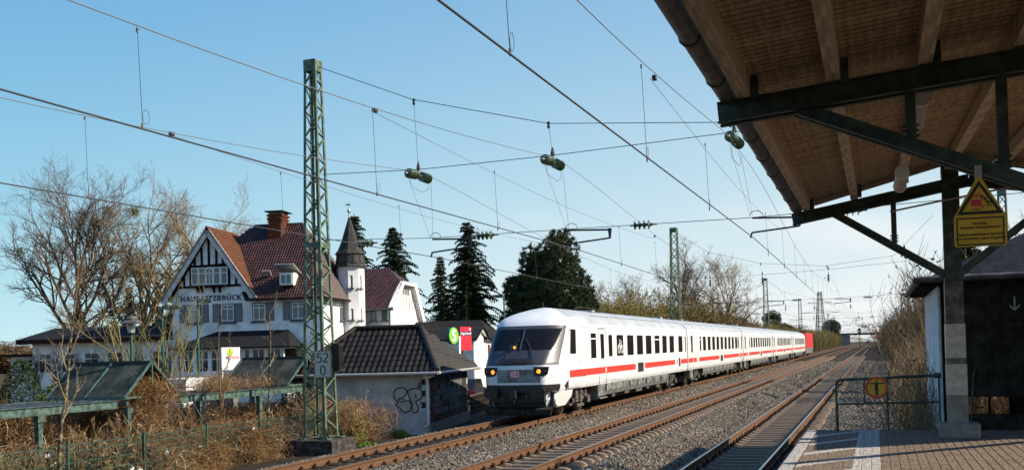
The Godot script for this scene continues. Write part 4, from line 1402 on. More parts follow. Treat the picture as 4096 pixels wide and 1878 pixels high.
func build_stair_house() -> void:
	# roofed entrance to the underpass behind the platform end
	var t := thing("stair_house", "dark roofed entrance to the underpass behind the canopy column", "shelter", V(1.25, -0.5, -22.3))
	var b := MB.new()
	# left wall of vertical boards, painted pale blue
	for k in 19:
		b = MB.new()
		var z := -0.02 - k * 0.3
		b.bb(V(-0.05 - 0.006 * (k % 2), 0.0, z), V(0.0, 4.05, z - 0.292))
		obj("wall_board", b, M.corrugated, t)
	b = MB.new()
	b.bb(V(0.0, 0.0, 0.06), V(0.14, 4.1, -0.12))
	b.bb(V(5.8, 0, 0.06), V(5.95, 4.1, -0.12))
	b.bb(V(5.8, 0, -5.6), V(5.95, 4.1, -5.78))
	obj("post", b, M.timber_dark, t)
	b = MB.new()
	b.bb(V(0.14, 1.78, 0.0), V(5.8, 4.1, -0.06))
	obj("front_panel", b, M.panel_dark, t)
	b = MB.new()
	b.bb(V(0.14, 0.0, 0.0), V(5.8, 1.44, -0.08))
	obj("parapet", b, M.panel_dark, t)
	b = MB.new()
	b.bb(V(0.14, 1.44, -0.01), V(0.42, 1.78, -0.06))
	b.bb(V(0.82, 1.44, -0.01), V(0.87, 1.78, -0.06))
	b.bb(V(1.2, 1.44, -0.01), V(5.8, 1.78, -0.06))
	obj("opening_frame", b, M.timber_dark, t)
	b = MB.new()
	b.bb(V(0.0, 1.65, -5.6), V(5.8, 4.1, -5.66))
	b.bb(V(0.0, 0.0, -5.6), V(5.8, 1.0, -5.66))
	obj("back_panel", b, M.panel_dark, t)
	b = MB.new()
	for q in 4: b.bar(V(0.3, 0.6 + q * 0.5, -0.2 - q * 0.1), V(0.5, 0.9 + q * 0.5, -0.2 - q * 0.1), 0.03, 0.03)
	b.tube(PackedVector3Array([V(0.5, 1.3, 0.08), V(0.56, 2.2, 0.08), V(0.6, 2.35, 0.08)]), PackedFloat32Array([0.022, 0.022, 0.022]), 6)
	obj("handrail", b, M.zinc, t)
	# hipped roof with gutters
	b = MB.new()
	var e := [V(-0.4, 4.12, 0.55), V(6.3, 4.12, 0.55), V(6.3, 4.12, -6.1), V(-0.4, 4.12, -6.1)]
	var r0 := V(2.95, 5.7, -2.2)
	var r1 := V(2.95, 5.7, -3.4)
	b.tri(e[0], e[1], r0); b.quad(e[1], e[2], r1, r0); b.tri(e[2], e[3], r1); b.quad(e[3], e[0], r0, r1)
	b.quad(e[3], e[2], e[1], e[0])
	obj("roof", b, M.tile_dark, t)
	b = MB.new()
	for q in [[V(-0.46, 4.12, 0.6), V(-0.46, 4.12, -6.1)], [V(-0.46, 4.14, 0.62), V(6.3, 4.14, 0.62)]]: b.rod(q[0], q[1], 0.07, 8)
	obj("gutter", b, M.zinc, t)
	b = MB.new()
	for k in 20: b.bb(V(-0.4, 4.02, 0.4 - k * 0.32), V(0.02, 4.1, 0.3 - k * 0.32))
	obj("rafter_end", b, M.timber_dark, t)
	t = thing("arrow_sign", "small dark panel with white downward arrow at stair house", "sign", V(2.6, 3.12, -22.26))
	b = MB.new()
	b.bb(V(-0.22, -0.3, 0), V(0.3, 0.3, 0.03))
	obj("panel", b, M.black, t)
	b = MB.new()
	b.bar(V(0, 0.14, 0.034), V(0, -0.12, 0.034), 0.025, 0.004, Vector3.BACK)
	b.bar(V(-0.09, -0.03, 0.034), V(0.0, -0.13, 0.034), 0.025, 0.004, Vector3.BACK)
	b.bar(V(0.09, -0.03, 0.034), V(0.0, -0.13, 0.034), 0.025, 0.004, Vector3.BACK)
	obj("arrow", b, M.frame_white, t)
	# added out-of-view screen and brace, shaped to cast shade bands across the paving
	t = thing("added_shade_screen", "added raking screen with brace, out of view, to shade the paving", "screen", V(3.4, 0.76, -19.0))
	b = MB.new()
	var pts := PackedVector2Array([Vector2(0.7, 0.0), Vector2(3.4, 0.0), Vector2(3.4, 3.3), Vector2(-1.05, 3.15), Vector2(0.25, 0.82)])
	b.poly(pts, Transform3D(Basis(Vector3.UP, PI / 2), V(0, 0, 0)), 0.05)
	obj("panel", b, M.panel_dark, t)
	b = MB.new()
	b.bar(V(0.03, 0.4, -0.1), V(0.03, 3.4, 2.9), 0.12, 0.16)
	b.bb(V(-0.05, 0.0, -0.2), V(0.12, 3.9, -0.4))
	obj("brace", b, M.timber_dark, t)

# ---------------------------------------------------------------- tiled roofs and the inn
var tile_meshes := {}
func tile_mesh(w: float, l: float) -> ArrayMesh:
	var key := "%.3f_%.3f" % [w, l]
	if not tile_meshes.has(key):
		var b := MB.new()
		var pf := [[0.0, 0.012], [0.12, 0.0], [0.3, 0.008], [0.5, 0.04], [0.7, 0.052], [0.88, 0.04], [1.06, 0.02]]
		for i in pf.size() - 1:
			var x0: float = pf[i][0] * w
			var x1: float = pf[i + 1][0] * w
			var y0: float = pf[i][1] * w / 0.2
			var y1: float = pf[i + 1][1] * w / 0.2
			b.quad(V(x0, y0 + 0.028, 0), V(x1, y1 + 0.028, 0), V(x1, y1, -l * 1.1), V(x0, y0, -l * 1.1))
			b.quad(V(x0, y0 + 0.004, 0), V(x1, y1 + 0.004, 0), V(x1, y1 + 0.028, 0), V(x0, y0 + 0.028, 0))
		tile_meshes[key] = b.mesh()
	return tile_meshes[key]
# lays tiles on a plane polygon: A eave origin, ex along the eave, ey up the slope, outline in (along, up) metres
func tile_fill(parent: Node, A: Vector3, ex: Vector3, ey: Vector3, outline: PackedVector2Array, w: float, l: float, mats: Array, singles: int, slab: Material) -> int:
	var nrm := ex.cross(ey).normalized()
	if nrm.y < 0: nrm = -nrm
	var b := MB.new()
	var ix := Geometry2D.triangulate_polygon(outline)
	for i in range(0, ix.size(), 3):
		var q := []
		for j in 3: q.append(A + ex * outline[ix[i + j]].x + ey * outline[ix[i + j]].y)
		if (q[1] - q[0]).cross(q[2] - q[0]).dot(nrm) < 0: q.reverse()
		b.tri(q[0], q[1], q[2])
		b.tri(q[0] - nrm * 0.06, q[2] - nrm * 0.06, q[1] - nrm * 0.06)
	obj("roof_slope", b, slab, parent)
	var lo := outline[0]
	var hi := outline[0]
	for p in outline:
		lo = lo.min(p); hi = hi.max(p)
	var rest := []
	for m in mats: rest.append([])
	var bs := Basis(ex, nrm, -ey)
	if bs.determinant() < 0: bs = Basis(-ex, nrm, -ey)
	var flip := bs.x.dot(ex) < 0
	var tm := tile_mesh(w, l)
	var v := lo.y - 0.02
	var used := 0
	while v < hi.y - 0.05:
		var u := lo.x
		while u < hi.x:
			if Geometry2D.is_point_in_polygon(Vector2(u + w / 2, v + l * 0.6), outline):
				var k := rng.randi() % mats.size()
				var jit := Basis(nrm, rng.randf_range(-0.012, 0.012)) * bs
				var t := Transform3D(jit, A + ex * (u + (w if flip else 0.0)) + ey * (v + rng.randf_range(-0.006, 0.006)) + nrm * (0.012 + rng.randf_range(0, 0.006)))
				if used < singles:
					put("tile", tm, mats[k], parent, t)
					used += 1
				else: rest[k].append(t)
			u += w
		v += l
	for k in mats.size():
		if rest[k].size(): multi("tiles", tm, mats[k], rest[k], parent)
	return used
func ridge_tiles(parent: Node, a: Vector3, c: Vector3, m: Material, r := 0.1, step := 0.36) -> void:
	var n := int((c - a).length() / step)
	var b := MB.new()
	b.tube(PackedVector3Array([V(0, 0, 0.02), V(0, 0.012, -step * 1.08)]), PackedFloat32Array([r, r * 0.88]), 10, true)
	var ms := b.mesh()
	var d := (c - a).normalized()
	var x := Vector3.UP.cross(-d).normalized()
	for i in n:
		put("ridge_tile", ms, m, parent, Transform3D(Basis(x, (-d).cross(x), -d), a.lerp(c, float(i) / n)))
func pane_window(parent: Node, t: Transform3D, w: float, h: float, cols: int, rows: Array, frame: Material, glass: Material, sill := true, fr := 0.07) -> void:   # t at the window's lower middle on the wall, z outwards
	var b := MB.new()
	var put_box := func(g: MB, x0: float, y0: float, x1: float, y1: float, z0: float, z1: float) -> void:
		g.box(t * Transform3D(Basis(), V((x0 + x1) / 2, (y0 + y1) / 2, (z0 + z1) / 2)), V(x1 - x0, y1 - y0, z1 - z0))
	put_box.call(b, -w / 2, 0.0, -w / 2 + fr, h, -0.1, 0.03)
	put_box.call(b, w / 2 - fr, 0.0, w / 2, h, -0.1, 0.03)
	put_box.call(b, -w / 2 + fr, 0.0, w / 2 - fr, fr, -0.1, 0.03)
	put_box.call(b, -w / 2 + fr, h - fr, w / 2 - fr, h, -0.1, 0.03)
	for i in range(1, cols):
		var x := -w / 2 + w * i / cols
		put_box.call(b, x - 0.035, fr, x + 0.035, h - fr, -0.08, 0.02)
	for r in rows: put_box.call(b, -w / 2 + fr, h * r - 0.03, w / 2 - fr, h * r + 0.03, -0.08, 0.018)
	var o := obj("window", b, frame, parent)
	var ys := [0.0]
	ys.append_array(rows)
	ys.append(1.0)
	for i in cols:
		for j in ys.size() - 1:
			b = MB.new()
			put_box.call(b, -w / 2 + w * i / cols + 0.03, h * ys[j] + 0.02, -w / 2 + w * (i + 1) / cols - 0.03, h * ys[j + 1] - 0.02, 0.002, 0.008)
			obj("pane", b, glass, o)
	if sill:
		b = MB.new()
		put_box.call(b, -w / 2 - 0.1, -0.12, w / 2 + 0.1, 0.0, 0.0, 0.12)
		obj("sill", b, M.sill, o)
func shutter(parent: Node, x: float, y: float, w: float, h: float) -> void:
	var b := MB.new()
	b.bb(V(x, y, 0.02), V(x + w, y + h, 0.05))
	var o := obj("shutter", b, M.shutter, parent)
	for k in 17:
		var s := -h * 0.3 + k * (h + w) / 17.0
		var a := Vector2(0, s)
		var e := Vector2(w, s + w)
		var cl := Geometry2D.intersect_polyline_with_polygon(PackedVector2Array([a, e]), PackedVector2Array([Vector2(0.03, 0.03), Vector2(w - 0.03, 0.03), Vector2(w - 0.03, h - 0.03), Vector2(0.03, h - 0.03)]))
		for q in cl:
			b = MB.new()
			b.bar(V(x + q[0].x, y + h - q[0].y, 0.053), V(x + q[1].x, y + h - q[1].y, 0.053), 0.034, 0.008, Vector3.BACK)
			obj("slat", b, M.shutter_slat, o)
const HA := 0.19548
func build_house() -> void:
	var t := thing("inn_house", "large white half-timbered inn with red tiled roofs and a pointed turret", "house", V(-44.27, 0, -60.54), HA)
	# walls
	var b := MB.new()
	var gp := PackedVector2Array([Vector2(-3.06, -0.7), Vector2(2.86, -0.7), Vector2(2.86, 6.6), Vector2(-0.1, 11.2), Vector2(-3.06, 6.6)])
	b.poly(gp, Transform3D(Basis(), V(0, 0, 0)), 6.0)
	b.bb(V(2.86, -0.7, -0.002), V(7.95, 6.62, -10.5))
	b.bb(V(-3.0, -0.7, -6.0), V(2.86, 6.6, -10.5))
	obj("wall", b, M.plaster, t)
	# bargeboards
	for s in [-1, 1]:
		b = MB.new()
		var px := -0.1
		var foot := V(px + s * 3.5, 6.45, 0.42)
		var top := V(px, 11.62, 0.42)
		b.bar(foot + V(0, -0.1, 0), top + V(0, -0.25, 0), 0.08, 0.42, Vector3.BACK.cross(top - foot))
		b.quad(foot + V(-s * 0.5, -0.05, 0.02), foot + V(s * 0.1, -0.15, 0.02), foot + V(-s * 0.1, 0.4, 0.02), foot + V(-s * 0.5, 0.5, 0.02))
		obj("bargeboard", b, M.plaster_old, t)
	# timbering
	var beams := [[-1.7, 8.88, 1.22, 8.98, 0.2], [-2.6, 7.46, 2.2, 7.5, 0.16], [-0.18, 8.9, -0.18, 10.85, 0.17], [-0.72, 8.9, -0.72, 10.3, 0.16], [0.38, 8.95, 0.38, 10.3, 0.16], [-1.25, 8.85, -1.25, 9.5, 0.16], [0.86, 8.95, 0.86, 9.5, 0.16], [-2.08, 7.5, -2.08, 8.3, 0.15], [-1.62, 7.5, -1.62, 8.9, 0.1], [1.34, 7.5, 1.34, 8.95, 0.1], [1.82, 7.5, 1.82, 8.1, 0.15]]
	for q in beams:
		b = MB.new()
		b.bar(V(q[0], q[1], 0.02), V(q[2], q[3], 0.02), q[4], 0.06, Vector3.BACK)
		obj("timber_beam", b, M.timber_dark, t)
	# oriel window in the gable
	b = MB.new()
	b.bb(V(-1.5, 7.55, 0.0), V(1.3, 8.85, 0.14))
	b.bb(V(-1.56, 7.42, 0.0), V(1.36, 7.56, 0.34))
	for q in [-1.1, -0.75, 0.1, 0.55]: b.poly(PackedVector2Array([Vector2(0, 0), Vector2(0.3, 0), Vector2(0.22, -0.16), Vector2(0, -0.42)]), Transform3D(Basis(Vector3.UP, -PI / 2), V(q, 7.42, 0.0)), 0.14)
	obj("oriel_base", b, M.timber_dark, t)
	for k in 5:
		pane_window(t, Transform3D(Basis(), V(-1.2 + k * 0.55, 7.58, 0.15)), 0.53, 1.24, 1 if k == 0 else 2 if k == 2 else 1, [0.66], M.frame_white, M.curtain_glass, false)
	b = MB.new()
	var arch := PackedVector3Array()
	var ar := PackedFloat32Array()
	for k in 9:
		arch.append(V(-0.1 + cos(PI * k / 8) * 0.38, 8.38 + sin(PI * k / 8) * 0.38, 0.2)); ar.append(0.06)
	b.tube(arch, ar, 6)
	obj("arch_moulding", b, M.frame_white, t)
	words(t, "house_lettering", "HAUS LITZBRÜCK", 0.36, M.letter_blue, Transform3D(Basis().scaled(V(1.13, 1, 1)), V(-0.12, 6.63, 0.03)), 0.03)
	# upper windows with shutters
	for q in [[-1.9, -0.86], [0.6, 1.68], [2.98, 4.02], [5.84, 6.9]]:
		pane_window(t, Transform3D(Basis(), V((q[0] + q[1]) / 2, 4.9, 0.0)), q[1] - q[0], 1.3, 2, [0.72], M.sill, M.curtain_glass if q[0] > -1 else M.fitting)
	for q in [-2.48, -0.82, 0.03, 1.7, 4.04, 5.25, 6.92]: shutter(t, q, 4.92, 0.54, 1.3)
	# white inner casements
	b = MB.new()
	for q in [[-1.9, -0.86], [0.6, 1.68], [2.98, 4.02], [5.84, 6.9]]:
		for x in [q[0] + 0.1, (q[0] + q[1]) / 2, q[1] - 0.1]: b.bx(V(x, 5.55, 0.03), V(0.06, 1.1, 0.03))
		for y in [5.0, 5.84, 6.1]: b.bx(V((q[0] + q[1]) / 2, y, 0.031), V(q[1] - q[0] - 0.15, 0.06, 0.03))
	obj("casement", b, M.frame_white, t)
	# main roof: front, right hip, left hip, back
	var RL := V(1.2, 12.3, -5.0)
	var RR := V(4.95, 12.3, -5.0)
	var E0 := V(2.2, 6.45, 0.45)
	var E1 := V(8.4, 6.45, 0.45)
	var E2 := V(8.4, 6.45, -10.9)
	var E3 := V(-3.4, 6.45, -10.9)
	var red := [M.tile_red, M.tile_red_b, M.tile_red_c]
	var ey := (V(0, 12.3, -5.0) - V(0, 6.45, 0.45)).normalized()
	var sl := (V(0, 12.3, -5.0) - V(0, 6.45, 0.45)).length()
	tile_fill(t, V(0, 6.45, 0.45), Vector3.RIGHT, ey, PackedVector2Array([Vector2(2.6, 0), Vector2(8.4, 0), Vector2(4.95, sl), Vector2(1.2, sl), Vector2(-0.6, sl * 0.72)]), 0.2, 0.31, red, 300, M.tile_red_b)
	var hy := (RR - V(8.4, 6.45, -5.0)).normalized()
	var hl := (RR - V(8.4, 6.45, -5.0)).length()
	tile_fill(t, V(8.4, 6.45, 0.45), Vector3.FORWARD, hy, PackedVector2Array([Vector2(0, 0), Vector2(11.35, 0), Vector2(5.45, hl)]), 0.2, 0.31, [M.tile_red, M.tile_red_c], 0, M.tile_red_b)
	b = MB.new()
	b.tri(E2, E3, RL); b.tri(E2, RL, RR)
	b.tri(E3, V(-3.4, 6.45, 0.0), RL)
	obj("back_roof", b, M.tile_red_b, t)
	ridge_tiles(t, RL, RR, M.tile_red_b)
	ridge_tiles(t, RR, E1 + V(-0.1, 0.1, -0.1), M.tile_red_b)
	b = MB.new()
	b.rod(V(2.7, 6.4, 0.55), V(8.5, 6.4, 0.55), 0.07, 6)
	b.rod(V(8.5, 6.4, 0.55), V(8.5, 6.4, -6.5), 0.07, 6)
	obj("gutter", b, M.timber_dark, t)
	# gable roof slopes
	var gtop := V(-0.1, 11.62, 0.5)
	for s in [-1, 1]:
		var gf := V(-0.1 + s * 3.55, 6.5, 0.5)
		var gy := (gtop - gf).normalized()
		var gl := (gtop - gf).length()
		tile_fill(t, gf, Vector3.FORWARD, gy, PackedVector2Array([Vector2(0, 0), Vector2(1.2, 0), Vector2(4.2, gl * 0.55), Vector2(5.6, gl), Vector2(0, gl)]), 0.2, 0.31, [M.tile_orange, M.tile_orange_b, M.tile_orange], 0, M.tile_orange_b)
	ridge_tiles(t, gtop, gtop + V(0, 0, -4.6), M.tile_orange)
	# chimney of single bricks in courses
	b = MB.new()
	b.bb(V(2.77, 9.6, -3.9), V(3.72, 13.1, -5.3))
	var ch := obj("chimney", b, M.mortar, t)
	var bm := MB.new()
	bm.bx(V(0, 0, 0), V(0.235, 0.075, 0.06))
	var bmm := bm.mesh()
	var cnt := 0
	for r in 36:
		var y := 10.0 + r * 0.087
		var off := 0.125 if r % 2 else 0.0
		for k in 4:
			var x := 2.89 + k * 0.25 - off
			if x > 2.75 and x < 3.72 and cnt < 290:
				put("brick", bmm, M.brick if rng.randf() < 0.6 else M.brick_b, ch, Transform3D(Basis(), V(minf(x, 3.6), y, -3.885)))
				cnt += 1
		for k in 6:
			var z := -4.02 - k * 0.25 - off
			if z > -5.25 and cnt < 290:
				put("brick", bmm, M.brick if rng.randf() < 0.6 else M.brick_b, ch, Transform3D(Basis(Vector3.UP, PI / 2), V(3.735, y, z)))
				cnt += 1
	b = MB.new()
	b.bb(V(2.67, 12.55, -3.8), V(3.82, 12.65, -5.4))
	b.bb(V(2.71, 12.35, -3.84), V(3.78, 12.45, -5.36))
	b.bb(V(2.65, 12.8, -3.78), V(3.84, 12.95, -5.42))
	obj("corbel", b, M.brick_b, ch)
	b = MB.new()
	b.bb(V(2.5, 13.14, -3.6), V(4.0, 13.2, -5.6))
	b.bb(V(2.75, 13.08, -3.9), V(3.75, 13.14, -5.3))
	obj("cover_slab", b, M.slate, ch)
	# dormer and skylight on the main roof
	var df := V(5.55, 7.35, 0.1)
	b = MB.new()
	b.bb(df + V(-0.5, 0, -1.6), df + V(0.5, 0.9, 0))
	var dm := obj("dormer", b, M.plaster_old, t)
	b = MB.new()
	b.box(Transform3D(Basis(Vector3.RIGHT, -0.35), df + V(0, 1.12, -0.6)), V(1.4, 0.07, 2.0))
	obj("dormer_roof", b, M.fitting, dm)
	pane_window(dm, Transform3D(Basis(), df + V(0, 0.08, 0.01)), 0.84, 0.72, 2, [], M.frame_white, M.curtain_glass, false)
	b = MB.new()
	var so := V(3.75, 8.1, -1.09)
	b.box(Transform3D(Basis(Vector3.RIGHT, -0.82), so + V(0, 0.12, 0.1)), V(0.62, 0.08, 0.8))
	var sk := obj("skylight", b, M.fitting, t)
	b = MB.new()
	b.box(Transform3D(Basis(Vector3.RIGHT, -0.82), so + V(0, 0.155, 0.135)), V(0.42, 0.03, 0.6))
	obj("pane", b, M.glass, sk)
	# side windows
	var east := Basis(Vector3.UP, PI / 2)
	pane_window(t, Transform3D(east, V(7.95, 4.95, -4.75)), 0.85, 0.95, 2, [], M.sill, M.curtain_glass)
	# turret
	b = MB.new()
	var tc := V(8.25, 0, -6.2)
	b.lathe(tc, Vector3.UP, [[1.06, -0.7], [1.06, 9.05]], 8)
	obj("turret_wall", b, M.plaster, t)
	b = MB.new()
	b.lathe(tc, Vector3.UP, [[0.9, 9.0], [1.28, 8.98], [1.12, 9.25], [1.06, 9.8], [1.06, 9.95], [1.2, 9.96], [0.92, 10.3], [0.62, 11.0], [0.38, 11.8], [0.18, 12.4], [0.08, 12.75]], 8)
	var hm := obj("turret_helm", b, M.slate, t)
	# slates on the helm
	var sm := MB.new()
	sm.poly(PackedVector2Array([Vector2(-0.09, 0), Vector2(0.09, 0), Vector2(0.09, 0.2), Vector2(-0.09, 0.2)]), Transform3D(Basis(Vector3.RIGHT, 0.06), V(0, 0, 0.02)), 0.008)
	var smm := sm.mesh()
	for r in 12:
		var y := 9.28 + r * 0.06 if r < 9 else 9.9
		var rad := lerpf(1.1, 1.0, clampf((y - 9.25) / 0.6, 0, 1))
		if r % 3 == 0:
			for k in 14:
				var a := -0.6 + k * 0.18
				put("slate", smm, M.slate_b if (k + r) % 3 else M.slate, hm, Transform3D(Basis(Vector3.UP, a), tc + V(sin(a) * rad, y, cos(a) * rad)))
	b = MB.new()
	b.lathe(tc, Vector3.UP, [[0.05, 12.7], [0.05, 13.1], [0.04, 13.1], [0.13, 13.18], [0.15, 13.28], [0.1, 13.4], [0.02, 13.43], [0.015, 14.0]], 10)
	b.bar(tc + V(-0.25, 13.75, 0), tc + V(0.12, 13.75, 0), 0.02, 0.12)
	obj("weather_vane", b, M.fitting, t)
	for q in [[0.264, 7.35, 0.95, 0.4], [1.05, 7.35, 0.95, 0.36], [0.264, 4.95, 0.85, 0.4], [1.05, 4.95, 0.85, 0.36]]:
		var a: float = q[0]
		pane_window(t, Transform3D(Basis(Vector3.UP, a), tc + V(sin(a) * 0.985, q[1], cos(a) * 0.985)), q[3], q[2], 1, [], M.sill, M.glass)
	# rear wing with half-hipped gable towards the tracks
	b = MB.new()
	b.poly(PackedVector2Array([Vector2(7.0, -0.7), Vector2(17.5, -0.7), Vector2(17.5, 5.5), Vector2(13.9, 8.0), Vector2(10.4, 8.0), Vector2(7.0, 5.85)]), Transform3D(Basis(Vector3.UP, PI / 2), V(11.0, 0, 0)), 4.0)
	b.bb(V(7.8, -0.7, -7.0), V(10.99, 5.85, -16.0))
	obj("wing_wall", b, M.plaster, t)
	var wy := (V(0, 9.3, -12.1) - V(0, 5.7, -6.6)).normalized()
	var wl := (V(0, 9.3, -12.1) - V(0, 5.7, -6.6)).length()
	tile_fill(t, V(0, 5.7, -6.6), Vector3.RIGHT, wy, PackedVector2Array([Vector2(7.0, 0), Vector2(11.3, 0), Vector2(11.3, wl * 0.6), Vector2(9.6, wl), Vector2(6.5, wl)]), 0.2, 0.31, red, 0, M.tile_red_b)
	b = MB.new()
	b.quad(V(11.4, 7.8, -9.9), V(11.4, 7.8, -14.2), V(9.6, 9.32, -12.1), V(9.6, 9.32, -12.1))
	b.quad(V(11.3, 5.5, -17.6), V(6.5, 5.5, -17.6), V(6.5, 9.3, -12.1), V(9.6, 9.3, -12.1))
	obj("half_hip", b, M.tile_red, t)
	for q in [[V(11.2, 5.75, -6.75), V(11.2, 7.95, -10.2), 0.3], [V(11.2, 7.95, -10.2), V(11.2, 7.95, -14.0), 0.25], [V(11.2, 7.95, -14.0), V(11.2, 3.4, -18.2), 0.7]]:
		b = MB.new()
		b.bar(q[0], q[1], 0.4, q[2])
		obj("verge_board", b, M.plaster, t)
	for k in 3:
		pane_window(t, Transform3D(east, V(11.0, 7.0, -11.3 - k * 0.75)), 0.7, 0.75, 2, [], M.frame_white, M.glass, false)
	for k in 5:
		b = MB.new()
		b.bb(V(11.0, 5.9, -10.4 - k * 0.9), V(11.03, 6.95, -10.55 - k * 0.9))
		obj("timber_beam", b, M.fitting, t)
	for x: float in [9.75, 10.6]: pane_window(t, Transform3D(Basis(), V(x, 4.9, -7.0)), 0.42, 0.85, 1, [], M.sill, M.glass)
	b = MB.new()
	b.rod(V(11.05, 5.7, -6.95), V(11.05, -0.6, -6.95), 0.05, 6)
	b.rod(V(9.2, 5.72, -6.5), V(11.3, 5.72, -6.5), 0.06, 6)
	obj("downpipe", b, M.fence_green, t)
	# glazed front hall with a hipped felt roof
	b = MB.new()
	b.bb(V(-1.72, -0.7, 0.0), V(6.35, 1.45, 2.4))
	b.bb(V(-1.72, 2.95, 0.0), V(6.35, 3.1, 2.4))
	for x in [-1.72, -1.3, -0.36, 0.74, 1.78, 2.62, 3.14, 3.72, 4.78, 5.95]: b.bb(V(x, 1.45, 2.2), V(x + 0.2, 2.95, 2.4))
	b.bb(V(-1.715, 1.45, 0.0), V(-1.6, 2.95, 2.3))
	obj("front_hall", b, M.plaster, t)
	b = MB.new()
	b.bb(V(-1.5, 1.5, 0.1), V(6.2, 2.95, 0.2))
	obj("hall_interior", b, M.timber_dark, t)
	for q in [[-1.52, -1.3], [-1.1, -0.36], [-0.16, 0.74], [0.94, 1.78], [1.98, 2.62], [2.82, 3.14], [3.34, 3.72], [3.92, 4.78], [4.98, 5.95]]:
		pane_window(t, Transform3D(Basis(), V((q[0] + q[1]) / 2, 1.45, 2.34)), q[1] - q[0], 1.5, 1 if q[1] - q[0] < 0.5 else 2, [0.57], M.frame_white, M.glass, false, 0.05)
	for q in [-1.6, -1.0, 0.1]:
		b = MB.new()
		b.bb(V(q, 1.12, 2.42), V(q + 0.6, 1.28, 2.62))
		obj("flower_box", b, M.frame_white, t)
	b = MB.new()
	var h0 := V(-2.05, 3.08, 2.75)
	var h1 := V(6.75, 3.08, 2.75)
	b.quad(h0, h1, V(5.6, 4.25, 0.02), V(0.35, 4.25, 0.02))
	b.tri(h1, V(6.75, 3.08, 0.0), V(5.6, 4.25, 0.02))
	b.tri(V(-2.05, 3.08, 0.0), h0, V(0.35, 4.25, 0.02))
	b.quad(h0 + V(0, -0.08, 0), h1 + V(0, -0.08, 0), h1, h0)
	b.quad(V(-2.05, 3.0, 0), V(6.75, 3.0, 0), h1 + V(0, -0.08, 0), h0 + V(0, -0.08, 0))
	b.quad(V(2.6, 3.08, 3.3), V(6.6, 3.08, 3.3), V(5.4, 3.75, 1.5), V(4.2, 3.75, 1.5))
	b.tri(V(6.6, 3.08, 3.3), V(6.7, 3.1, 1.9), V(5.4, 3.75, 1.5))
	b.tri(V(1.2, 3.1, 2.6), V(2.6, 3.08, 3.3), V(4.2, 3.75, 1.5))
	obj("hall_roof", b, M.roof_felt, t)
	# flat-roofed dining annexe
	t = thing("annexe", "long low white annexe with dark flat roof left of the inn", "building", V(-44.27, 0, -60.54), HA)
	b = MB.new()
	b.bb(V(-13.3, -0.7, 1.0), V(-2.5, 3.75, -7.0))
	b.bb(V(-15.3, -0.7, 0.6), V(-13.3, 2.85, -4.0))
	obj("wall", b, M.plaster, t)
	b = MB.new()
	var rp := PackedVector2Array([Vector2(1.7, 3.78), Vector2(1.7, 4.02), Vector2(-3.0, 4.95), Vector2(-8.0, 4.3), Vector2(-8.0, 3.78)])
	b.poly(rp, Transform3D(Basis(Vector3.UP, -PI / 2), V(-14.1, 0, 0)), 11.0)
	b.bb(V(-15.8, 2.86, 1.1), V(-13.32, 3.02, -4.3))
	obj("roof", b, M.roof_felt, t)
	b = MB.new()
	b.bb(V(-14.1, 3.7, 1.7), V(-3.12, 3.97, 1.76))
	obj("fascia", b, M.fascia, t)
	for q in [[-12.8, -11.8], [-11.0, -10.0], [-9.28, -8.17], [-7.55, -6.33], [-4.1, -2.9]]:
		pane_window(t, Transform3D(Basis(), V((q[0] + q[1]) / 2, 1.62, 1.0)), q[1] - q[0], 1.4, 2, [0.68], M.frame_white, M.glass, false)
	pane_window(t, Transform3D(Basis(), V(-14.0, 1.7, 0.6)), 1.0, 0.95, 2, [0.7], M.frame_white, M.glass, false)
	for k in 7:    # bare creepers on the wall
		b = MB.new()
		var x0 := -13.0 + k * 1.55
		for j in 34:
			var p := V(x0 + rng.randf_range(-0.15, 0.15), rng.randf_range(0.5, 2.2), 1.03)
			var pts := PackedVector3Array([p])
			var rr := PackedFloat32Array([0.02])
			for s in 5:
				p += V(rng.randf_range(-0.3, 0.3), rng.randf_range(0.02, 0.4), rng.randf_range(-0.01, 0.03))
				p.y = minf(p.y, 3.7); p.z = clampf(p.z, 1.02, 1.12)
				pts.append(p); rr.append(0.018 - s * 0.002)
			b.tube(pts, rr, 3)
		obj("creeper", b, M.twig, t)
	b = MB.new()
	b.rod(V(-2.75, 3.6, 1.1), V(-2.75, -0.5, 1.1), 0.06, 6)
	obj("downpipe", b, M.sill, t)
	# dark tiled roof with orange brick chimney behind the annexe
	t = thing("rear_building", "dark tiled building with orange chimney behind the annexe", "building", V(-44.27, 0, -60.54), HA)
	b = MB.new()
	b.poly(PackedVector2Array([Vector2(-7.5, -0.7), Vector2(-2.9, -0.7), Vector2(-2.9, 6.4), Vector2(-4.5, 6.35), Vector2(-7.4, 4.6)]), Transform3D(Basis(), V(0, 0, -4.0)), 4.0)
	obj("gable", b, M.tile_red_b, t)
	b = MB.new()
	for q in [-4.85, -4.5]: b.bb(V(q, 6.2, -4.4), V(q + 0.28, 7.5, -4.8))
	obj("chimney", b, M.brick, t)
